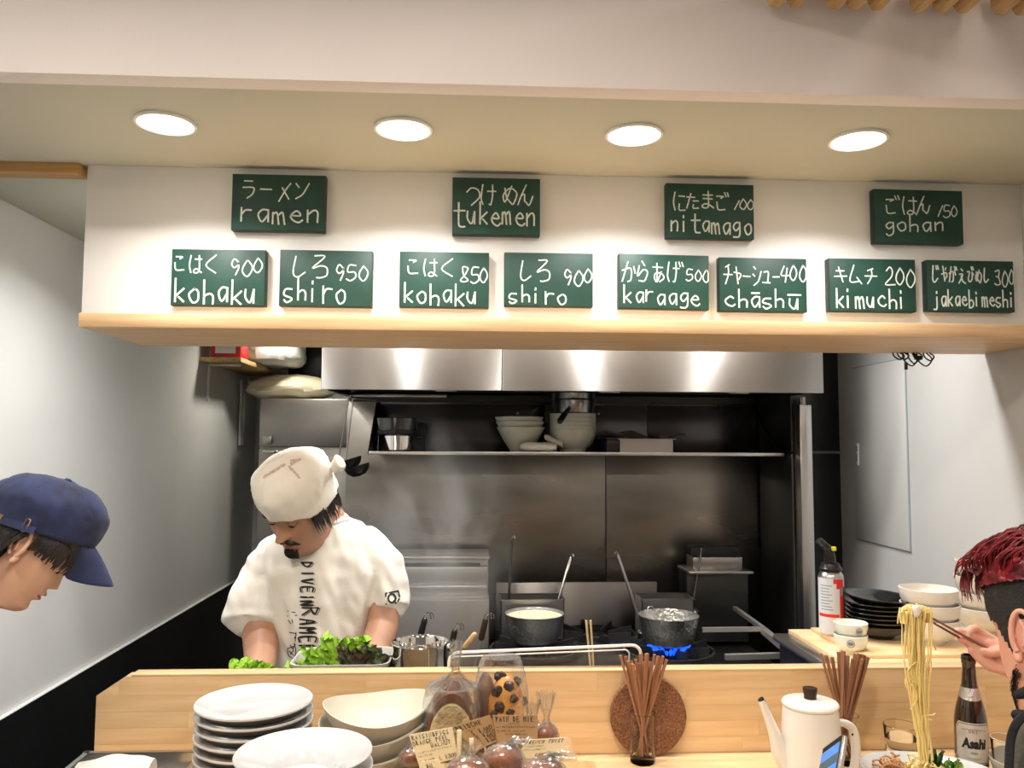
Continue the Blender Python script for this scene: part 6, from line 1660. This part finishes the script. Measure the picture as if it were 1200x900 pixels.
# hair: shell at sides/back + fringe strands
ms = MB(); rr_ = random.Random(8)
for i in range(330):
    th = radians(rr_.uniform(100, 260)); q = rr_.uniform(-.0, .05)
    p0 = Vector((cos(th)*.100, sin(th)*.080, .03+q*.4)); l_ = rr_.uniform(.09, .17)
    if abs(sin(th)) > .9: l_ *= .9
    p1 = p0+Vector((-.012, sin(th)*.012, -l_*.45)); p2 = p0+Vector((-.004+rr_.uniform(-.015, .015), sin(th)*.004, -l_))
    strand(ms, [TG @ p0, TG @ p1, TG @ p2], .0048, .001)
part(hd, 'back_hair', ms, M['hair'], world=True)
ms = MB()
for i in range(170):     # side lock in front of and above the ear, and the fringe
    y_ = rr_.uniform(-1, 1)
    if abs(y_) > .55:
        s = 1 if y_ > 0 else -1; x_ = rr_.uniform(.0, .066); p0 = Vector((x_, s*(.080-.35*max(0, x_-.035)), .045)); ln = .040+.012*rr_.random() if x_ < .02 else .034+.016*rr_.random()
        strand(ms, [TG @ p0, TG @ (p0+Vector((.002, s*.004, -ln*.5))), TG @ (p0+Vector((.004, s*.0015, -ln)))], .0040, .0012)
    else:
        yy = y_/.55*.062; f, b, w_ = interp(.03); x_ = f*(1-(abs(yy)/w_)**2.35)**(1/2.35)
        ln = .040+.010*rr_.random(); p0 = Vector((x_+.002, yy, .045))
        strand(ms, [TG @ p0, TG @ (p0+Vector((.010, 0, -ln*.5))), TG @ (p0+Vector((.010, yy*.02, -ln)))], .0036, .0008)
part(hd, 'fringe', ms, M['hair'], world=True)
# cap crown
rings = []
na = 72
rows_ = [(0, 1.0), (.012, 1.03), (.026, 1.045), (.042, 1.04), (.058, 1.0), (.074, .91), (.088, .77), (.098, .58), (.104, .36), (.1065, .12), (.107, .01)]
CZ0 = .030
for i, (z, q) in enumerate(rows_):
    ring = []
    for k in range(na):
        a = 2*pi*k/na; c, s_ = cos(a), sin(a); rx = .108 if c > 0 else .112; bul = 1+.018*noise.noise(Vector((c*3, s_*3, z*30)))+.012*noise.noise(Vector((c*7+3, s_*7, z*60)))
        seam = 1-.010*max(0, cos(6*a+pi))**14*(1 if i > 0 else 0)
        ring.append((rx*c*q*bul*seam+.002, .0875*s_*q*bul*seam, CZ0+z+.006*max(0, c)*(1-i/10)-.010*max(0, -c)*(1-i/10)))
    rings.append(ring)
TC = TG @ Matrix.Rotation(radians(-19), 4, 'Y') @ Matrix.Scale(1.05, 4)
mb = MB().loft(rings, cap=False, T=TC)
capm = mb.mesh('cap', M['navy'], goff, angle=180); capm = modded(capm, 'cap', [('SUBSURF', dict(levels=1, render_levels=1)), ('SOLIDIFY', dict(thickness=.0022, offset=-1))], M['navy'])
TCi = TC.inverted(); ns_ = [v.normal.copy() for v in capm.vertices]
for v, n_ in zip(capm.vertices, ns_):
    L0 = TCi @ (v.co+goff); k_ = min(1, max(0, (L0.z-CZ0)/.03))
    v.co = v.co + n_*k_*(noise.noise(Vector((L0.x*26, L0.y*20, L0.z*30)))*.0042+noise.noise(Vector((L0.x*60+L0.z*40, L0.y*40, L0.z*70)))*.0016)
capm.update()
cap = obj('cap', capm, girl)
gr = []
W_, Ln = .074, .074
for j in range(9):     # visor: curved bill
    v = -.12+1.12*j/8; row = []
    for k in range(21):
        u = (k/20-.5)*2
        a = u*.66
        ex = .108*cos(a)*.98; ey = .0875*sin(a)*.99
        ox = ex+Ln*v*(cos(u*pi/2)**.45 if abs(u) < 1 else 0)*.98
        row.append((ox, ey*(1-.26*v), CZ0+.004-.046*v-.014*v*v-.014*(u*u)*(.35+.65*v)*.9))
    gr.append(row)
vs = [p for r in gr for p in r]; n = 21
fs = [(j*n+k, j*n+k+1, (j+1)*n+k+1, (j+1)*n+k) for j in range(8) for k in range(20)]
vm = MB().add(vs, fs, 0, TC).mesh('visor', M['navylite'], goff, angle=180)
vm = modded(vm, 'visor', [('SOLIDIFY', dict(thickness=.0035, offset=0)), ('SUBSURF', dict(levels=1, render_levels=1))], M['navylite']); obj('visor', vm, cap)
part(cap, 'button', MB().sphere((.002, 0, CZ0+.107), (.0075, .0075, .004), 14, 8, T=TC), M['navylite'], world=True)
for a in (-60, -115, 60): 
    q = .80; z = CZ0+.080
    part(cap, 'eyelet', MB().lathe([(.0022, 0), (.0040, 0), (.0036, .0012), (.0022, .0012)], 14, T=TC @ Matrix.Translation((.110*cos(radians(a))*q*1.02, .0885*sin(radians(a))*q*1.02, z)) @ Matrix.Rotation(radians(a), 4, 'Z') @ Matrix.Rotation(radians(50), 4, 'Y')), M['navylite'], world=True)
# strap, buckle and brass end at the back right side
def capside(a, z, q=1.05): a = radians(a); return Vector((.111*cos(a)*q+.002, .0885*sin(a)*q, z))
stp = [capside(a, CZ0+.006-.006*min(1, (abs(a)-90)/40)) for a in range(-92, -172, -8)]
part(cap, 'strap', MB().tube([TC @ p for p in stp], .0095, 8, flat=.18), M['navy'], world=True)
bq = capside(-101, CZ0+.008, 1.075); bl = []
for k in range(25):
    a = 2*pi*k/24; sx = .0042*(abs(cos(a))**.5)*(1 if cos(a) > 0 else -1); sz = .0125*(abs(sin(a))**.5)*(1 if sin(a) > 0 else -1)
    ta = radians(-101); tg = Vector((-sin(ta), cos(ta), 0)); bl.append(TC @ (bq+tg*sx+Vector((0, 0, sz))))
part(cap, 'buckle', MB().tube(bl, .0011, 6), M['brass'], world=True)
bp_ = [capside(a, CZ0+.001, 1.085) for a in (-124, -129, -134, -139)]
part(cap, 'brass_tip', MB().tube([TC @ p for p in bp_], .0085, 6, flat=.2), M['brass'], world=True)
# hair tie at the back opening
part(hd, 'hair_bun', MB().sphere((-.124, -.0, .020), (.03, .028, .028), 18, 12, T=TG, fn=lambda v: 1+.08*noise.noise(v*4)), M['hair'], world=True)
part(hd, 'hair_tie', MB().lathe([(.012, -.012), (.020, -.010), (.022, 0), (.020, .010), (.012, .012)], 20, T=TG @ Matrix.Translation((-.118, -.02, .040)) @ Matrix.Rotation(pi/2, 4, 'Y')), M['cloth'], world=True)
girl_hd, girl_T = hd, TG.copy()
# body: neck, black shirt, arms (mostly left of the frame)
nb = TG @ Vector((-.035, 0, -.085)); sh = Vector((-1.12, GY+.02, 1.30))
mb = MB().capsule([TG @ Vector((-.03, 0, -.07)), nb.lerp(sh, .45), sh.lerp(nb, .25)], [.046, .046, .05], 20)
me = organic(mb, 'neck', M['skinlt'], .005, 4); me.transform(Matrix.Translation(-goff)); obj('neck', me, girl)
mb = MB().capsule([(-1.08, GY+.02, 1.30), (-1.14, GY+.02, 1.10), (-1.15, GY+.02, .88)], [.095, .12, .12], 24)
mb.capsule([(-1.10, GY-.13, 1.24), (-1.06, GY+.02, 1.29), (-1.10, GY+.17, 1.24)], [.06, .07, .06], 20)
mb.capsule([(-1.10, GY-.14, 1.23), (-1.12, GY-.155, 1.10), (-1.10, GY-.15, .98)], [.055, .05, .045], 18)
mb.capsule([(-1.10, GY+.18, 1.23), (-1.12, GY+.19, 1.10), (-1.10, GY+.18, .98)], [.055, .05, .045], 18)
me = organic(mb, 'shirt', M['blackcloth'], .007, 6, lambda c: noise.noise(Vector((c.x*18, c.y*18, c.z*9)))*.006); me.transform(Matrix.Translation(-goff)); obj('shirt', me, girl)
for s in (-1, 1):
    y_ = GY+(.18 if s > 0 else -.15); w0 = Vector((0, 0, 0)); RT = Matrix.Translation((-1.10, y_, 1.0)) @ Matrix.Rotation(radians(78), 4, 'Y'); mb = MB().capsule([w0, w0+Vector((.10, 0, -.005)), w0+Vector((.18, 0, -.01))], [.036, .030, .024], 16)
    p0 = w0+Vector((.18, 0, -.01)); mb.capsule([p0, p0+Vector((.04, 0, 0)), p0+Vector((.065, 0, 0))], [.022, .027, .024], 14)
    for i in range(4): 
        b0 = p0+Vector((.065, (i-1.5)*.016, 0)); finger(mb, [b0-Vector((.015, 0, 0)), b0+Vector((.03, 0, .002)), b0+Vector((.052, 0, -.010)), b0+Vector((.060, 0, -.024))], .0078, .006)
    b0 = p0+Vector((.03, -s*.024, 0)); finger(mb, [b0, b0+Vector((.03, -s*.014, -.006)), b0+Vector((.048, -s*.014, -.014))], .009, .007)
    mb.v = [RT @ v for v in mb.v]
    me = organic(mb, 'forearm', M['skinlt'], .0034, 4); me.transform(Matrix.Translation(-goff)); obj('forearm', me, girl)
legs(girl, -1.15, GY+.02, .88, M['apron'], .075)

# ------------------------------------------------------------------ the red-haired man
MYh = 1.13
ER = at(1199, 745, MYh-.055)
al = radians(84); mf = Vector((-cos(al)*cos(radians(16)), sin(al)*cos(radians(16)), -sin(radians(16))))
TMn = frame(Vector((0, 0, 0)), mf, roll=3, s=1.0)
oe = TMn @ Vector((-.008, .0735, -.006)); TMn = Matrix.Translation(ER-oe) @ TMn
MC = TMn @ Vector((0, 0, 0))
man = thing('person', (MC.x+.10, 1.02, 0), 'man with red-topped undercut hair and olive jacket eating at the right edge', 'person')
moff = Vector(man.location)
hm = head_mesh(TMn, 'head', None, None, nose=1.0)
hd = part(man, 'head', hm, [M['skinhand'], M['lips']], world=True, angle=180)
for s in (1, -1): part(hd, 'ear', ear_mb(TMn, s), M['skinhand'], world=True)
eye_parts(man, hd, TMn, skin=M['skinhand'], open_=.3); brows(hd, TMn, z0=.024, w_=.0034)
# undercut shell: skull region pushed out slightly
def shell(T, cond, off_, nz=90, na=120, zmin=-.12, tex=0):
    mb = MB(); vs = []; fs = []
    for j in range(nz+1):
        z = zmin+(.1172-zmin)*j/nz; f, b, w_ = interp(z)
        for k in range(na):
            a = 2*pi*k/na; ca, sa = cos(a), sin(a); n = 2.35 if ca > 0 else 2.1; r = (abs(ca)**n+abs(sa)**n)**(-1/n)
            p = Vector(((f if ca > 0 else -b)*ca*r, w_*sa*r, z)); e = Vector((p.x, p.y, p.z*.9)).normalized()*off_*(1+tex*noise.noise(p*120)); vs.append(p+e)
    for j in range(nz):
        for k in range(na):
            k2 = (k+1) % na; q = (j*na+k, j*na+k2, (j+1)*na+k2, (j+1)*na+k); c = sum((vs[i] for i in q), Vector())/4
            if cond(c): fs.append(q)
    return mb.add(vs, fs, 0, T)
part(girl_hd, 'hair_base', shell(girl_T, lambda c: c.z > .036 or (c.x < -.02 and c.z > -.07 and abs(c.x+.02)+.02 > (.016-c.z)*.1), .004, tex=.4), M['hair'], world=True)
def uc(c):      # hairline: temple, sideburn in front of the ear, round the ear and to the nape
    x, y, z = c
    if z > .030 + (.030 if x > .07 else 0): return x < .088
    if x > -.004: return x < .050-(.030-z)*.55 and z > -.050 and x > .012-(0) or (z > .018 and x < .062)
    return z > -.085+.05*(x+.03 > 0) and not (-.030 < x < .012 and z < .016)
part(hd, 'undercut', shell(TMn, uc, .0035, tex=.5), M['fade'], world=True)
bd = MB(); rr_ = random.Random(31)
for i in range(260):    # thin beard along the jaw
    q = rr_.random(); y0 = .066-.022*q; z0 = -.045-.055*q+rr_.uniform(-.008, .004); f, b, w_ = interp(z0); yy = min(.97, y0/w_); x0 = f*(1-yy**2.35)**(1/2.35)*(1)
    x0 = .022+.060*q+rr_.uniform(-.006, .008)
    yy = w_*(1-min(.97, max(0, x0)/f)**2.35)**(1/2.35)
    a = Vector((x0, yy+.0005, z0)); strand(bd, [TMn @ a, TMn @ (a+Vector((.001, .002, -.003))), TMn @ (a+Vector((.002, .001, -.006)))], .0008, .0003, 4)
part(hd, 'beard', bd, M['hair'], world=True)
# red tufts swept forward over the top
rh = MB()
for i in range(560):
    a = rr_.uniform(0, 2*pi); q = sqrt(rr_.random()); x0 = -.01+.088*q*cos(a); y0 = .062*q*sin(a)
    zt_ = .117*sqrt(max(.05, 1-(abs(x0+.004)/.115)**2.3-(abs(y0)/.082)**2.3))
    base = Vector((x0, y0, max(.050, zt_)))
    ln = rr_.uniform(.030, .050); lift = .020+.014*rr_.random()
    dirv = Vector((.55+.3*rr_.random(), rr_.uniform(-.5, .5)+(y0*6), 0)).normalized()
    p1 = base+dirv*ln*.45+Vector((0, 0, lift)); p2 = base+dirv*ln*.95+Vector((0, y0*.2, lift*.55)); p3 = base+dirv*ln*1.25+Vector((0, rr_.uniform(-.006, .006), lift*.1-.008))
    strand(rh, [TMn @ base, TMn @ p1, TMn @ p2, TMn @ p3], .0044, .0008)
for i in range(70):     # forelock drooping over the forehead
    y0 = rr_.uniform(-.055, .062); base = Vector((.070, y0, .085)); 
    strand(rh, [TMn @ base, TMn @ (base+Vector((.030, 0, .012))), TMn @ (base+Vector((.040, y0*.1, -.012))), TMn @ (base+Vector((.036, y0*.15+rr_.uniform(-.004, .004), -.026-.012*rr_.random())))], .0042, .0008)
part(hd, 'red_hair', rh, M['redhair'], world=True)
part(hd, 'red_hair_base', shell(TMn, lambda c: c.z > .066, .010, zmin=.03, tex=.6), M['redhair'], world=True)
# neck, collar and jacket
nb = Vector((MC.x+.085, 1.02, 1.255))
mb = MB().capsule([TMn @ Vector((-.035, 0, -.06)), (TMn @ Vector((-.04, 0, -.11))), nb], [.055, .056, .062], 20)
me = organic(mb, 'neck', M['skinhand'], .005, 4); me.transform(Matrix.Translation(-moff)); obj('neck', me, man)
mb = MB().capsule([(nb.x+.02, .97, 1.17), (nb.x+.05, .91, .95), (nb.x+.06, .89, .74)], [.135, .145, .14], 28)
sl = at(1200, 862, 1.10); 
ls = Vector((nb.x-.005, 1.10, 1.165)); rs_ = Vector((nb.x+.17, .86, 1.165))
mb.capsule([at(1226, 878, 1.02), at(1222, 975, 1.0)], [.042, .048], 20)
mb.capsule([ls, nb+Vector((.02, -.04, -.04)), rs_], [.060, .085, .065], 20)
# left arm (nearer the counter) reaching up to the chopsticks from below-right
wr = at(1212, 806, 1.37)
mb.capsule([ls, Vector((nb.x+.06, 1.26, 1.06)), Vector((nb.x+.10, 1.33, 1.09))], [.060, .052, .046], 20)
me = organic(mb, 'jacket', M['olive'], .006, 6, lambda c: noise.noise(Vector((c.x*20, c.y*20, c.z*14)))*.007); me.transform(Matrix.Translation(-moff)); jk = obj('jacket', me, man)
cl = MB()
for zz, rr0, hh_ in ((-.005, .078, .030), (.020, .074, .016)):
    cl.lathe([(rr0+.012, -.022+zz), (rr0+.008, zz), (rr0, hh_+zz), (rr0-.005, hh_+zz), (rr0+.0, zz), (rr0+.004, -.022+zz)], 40, T=Matrix.Translation(nb+Vector((0, 0, -.03))) @ Matrix.Rotation(radians(-16), 4, 'Y'), wob=lambda a, i: 1+.04*sin(a*3+i))
part(man, 'collar', cl, M['blackcloth'], world=True)
a0 = at(1191, 812, 1.08); 
part(jk, 'collar_tab', MB().capsule([at(1206, 811, 1.06), at(1193, 814, 1.06)], [.009, .006], 10), M['blackcloth'], world=True)
part(jk, 'black_piping', MB().tube(catmull([at(1200, 838, .99), at(1190, 850, .99), at(1184, 870, .99), at(1182, 910, .98)], 4), .0050, 8, flat=.6), M['blackcloth'], world=True)
part(jk, 'black_piping', MB().capsule([at(1208, 840, 1.0), at(1192, 838, 1.0)], [.008, .007], 10), M['blackcloth'], world=True)
# hand holding the chopsticks
YHD = YH+.012
def hp(px, py, dy=0): return at(px, py, YHD+dy)
hb = MB()
hb.capsule([Vector((nb.x+.10, 1.33, 1.10)).lerp(hp(1215, 806, .0), .3), hp(1222, 812, -.01), hp(1196, 790)], [.036, .030, .024], 20)
hb.capsule([hp(1196, 790), hp(1183, 779), hp(1172, 770)], [.022, .024, .021], 18)
hb.capsule([hp(1186, 765), hp(1176, 758)], [.021, .017], 16)
hb.capsule([hp(1190, 778), hp(1174, 764, .002), hp(1156, 754, .003)], [.022, .020, .014], 16)
finger(hb, [hp(1184, 768, .006), hp(1172, 755, .006), hp(1156, 746, .006), hp(1142, 737, .004), hp(1134, 741, -.002), hp(1131, 748, -.008)], .0108, .0076)   # index arched over
finger(hb, [hp(1176, 770, .0), hp(1158, 757, .002), hp(1140, 748, .0), hp(1126, 740, -.004), hp(1122, 739, -.006)], .0098, .0068)         # middle
finger(hb, [hp(1172, 780, -.006), hp(1156, 773, -.010), hp(1142, 761, -.012), hp(1129, 750, -.012), hp(1126, 748, -.012)], .0096, .0066)        # ring
finger(hb, [hp(1176, 786, -.010), hp(1160, 782, -.018), hp(1147, 772, -.020), hp(1138, 763, -.018)], .0085, .0060)                         # little
finger(hb, [hp(1190, 770, -.010), hp(1178, 762, -.020), hp(1162, 765, -.020), hp(1150, 763, -.016)], .0115, .0082)                         # thumb
me = organic(hb, 'hand', M['skinhand'], .0021, 3, lambda c: noise.noise(c*90)*.0005); me.transform(Matrix.Translation(-moff)); hnd = obj('hand', me, man)
part(hnd, 'fingernail', MB().sphere(hp(1122, 742, -.009), (.0042, .0022, .0050), 10, 6), M['nail'], world=True)
# seated lower body and stool
mb = MB()
for s in (-1, 1): mb.capsule([(nb.x+.06+s*.10, .90, .73), (nb.x+.02+s*.10, 1.14, .70), (nb.x+.02+s*.10, 1.10, .42), (nb.x+.02+s*.10, 1.06, .12)], [.10, .085, .065, .05], 18)
mb.capsule([(nb.x-.02, .88, .735), (nb.x+.14, .88, .735)], [.12, .12], 18)
me = organic(mb, 'trousers', M['apron'], .010, 4); me.transform(Matrix.Translation(-moff)); obj('trousers', me, man)
for s in (-1, 1): part(man, 'shoe', MB().capsule([(nb.x+.02+s*.10, 1.02, .045), (nb.x+.02+s*.10, 1.16, .038)], [.045, .040], 14), M['blackcloth'], world=True)
st = thing('bar_stool', (nb.x+.06, .90, 0), 'wooden bar stool the red-haired man sits on', 'stool')
part(st, 'seat', MB().lathe([(0, .575), (.17, .575), (.175, .59), (.17, .605), (0, .605)], 32), M['pine'])
for k in range(4):
    a = pi/4+k*pi/2; part(st, 'leg', MB().tube([(.12*cos(a), .12*sin(a), .575), (.19*cos(a), .19*sin(a), 0)], .014, 10), M['pine'])
part(st, 'footrest', MB().tube([(.165*cos(2*pi*k/24), .165*sin(2*pi*k/24), .22) for k in range(25)], .008, 8), M['steelplain'])

# hand that holds the phone (person outside the frame)
TMp, PW, PHL = PHONE
hh = MB(); L_ = lambda x, y, z: TMp @ Vector((x, y, z))
hh.capsule([L_(PW*.5, -.030, .105), L_(PW*.5, -.034, .15), L_(PW*.45, -.04, .24), L_(PW*.3, -.09, .42)], [.030, .028, .030, .038], 18)
for i in range(4):
    z = .085+.017*i; finger(hh, [L_(PW*.5, -.024, z+.02), L_(-.006, -.022, z+.004), L_(-.012, -.004, z), L_(-.004, .009, z)] if False else [L_(PW*.45, -.022, z+.01), L_(-.004, -.018, z+.002), L_(-.011, -.002, z), L_(-.004, .010, z)], .0095, .0070)
finger(hh, [L_(PW*.7, -.024, .13), L_(PW+.010, -.012, .115), L_(PW+.014, .000, .095), L_(PW+.012, .006, .080)], .0115, .0085)
ph = thing('person', L_(PW*.5, -.03, .16), 'hand of a guest outside the picture holding the smartphone', 'person')
me = organic(hh, 'hand', M['skinhand'], .0026, 3); me.transform(Matrix.Translation(-Vector(ph.location))); obj('hand', me, ph)

# ------------------------------------------------------------------ steam over the noodle boiler
sm_ = bpy.data.materials.new('steam'); sm_.use_nodes = True; nt = sm_.node_tree; N = nt.nodes; L = nt.links
for n in list(N): N.remove(n)
out = N.new('ShaderNodeOutputMaterial'); vp = N.new('ShaderNodeVolumePrincipled'); vp.inputs['Color'].default_value = (.95, .93, .9, 1); vp.inputs['Anisotropy'].default_value = .2
tc = N.new('ShaderNodeTexCoord'); mp = N.new('ShaderNodeMapping'); mp.inputs['Scale'].default_value = (3.2, 3.2, 1.9); nz = N.new('ShaderNodeTexNoise'); nz.inputs['Scale'].default_value = 1.3; nz.inputs['Detail'].default_value = 3; nz.inputs['Distortion'].default_value = 1.1
cr_ = N.new('ShaderNodeMapRange'); cr_.inputs[1].default_value = .42; cr_.inputs[2].default_value = .72; cr_.inputs[3].default_value = 0; cr_.inputs[4].default_value = 1.5
L.new(tc.outputs['Object'], mp.inputs[0]); L.new(mp.outputs[0], nz.inputs['Vector']); L.new(nz.outputs['Fac'], cr_.inputs[0])
gr_ = N.new('ShaderNodeTexGradient'); gr_.gradient_type = 'SPHERICAL'; m2 = N.new('ShaderNodeMapping'); m2.inputs['Scale'].default_value = (3.4, 4.6, 2.3); L.new(tc.outputs['Object'], m2.inputs[0]); L.new(m2.outputs[0], gr_.inputs[0])
mu = N.new('ShaderNodeMath'); mu.operation = 'MULTIPLY'; L.new(cr_.outputs[0], mu.inputs[0]); L.new(gr_.outputs[0], mu.inputs[1])
m3 = N.new('ShaderNodeMath'); m3.operation = 'MULTIPLY'; m3.inputs[1].default_value = 5.0; L.new(mu.outputs[0], m3.inputs[0])
L.new(m3.outputs[0], vp.inputs['Density']); L.new(vp.outputs[0], out.inputs['Volume'])
sp_ = at(508, 640, 2.66)
o = single('steam', MB().sphere(sp_, (.30, .22, .44), 20, 14), sm_, 'drifting steam rising beside the cook over the noodle boiler', 'steam', loc=sp_); o['kind'] = 'stuff'
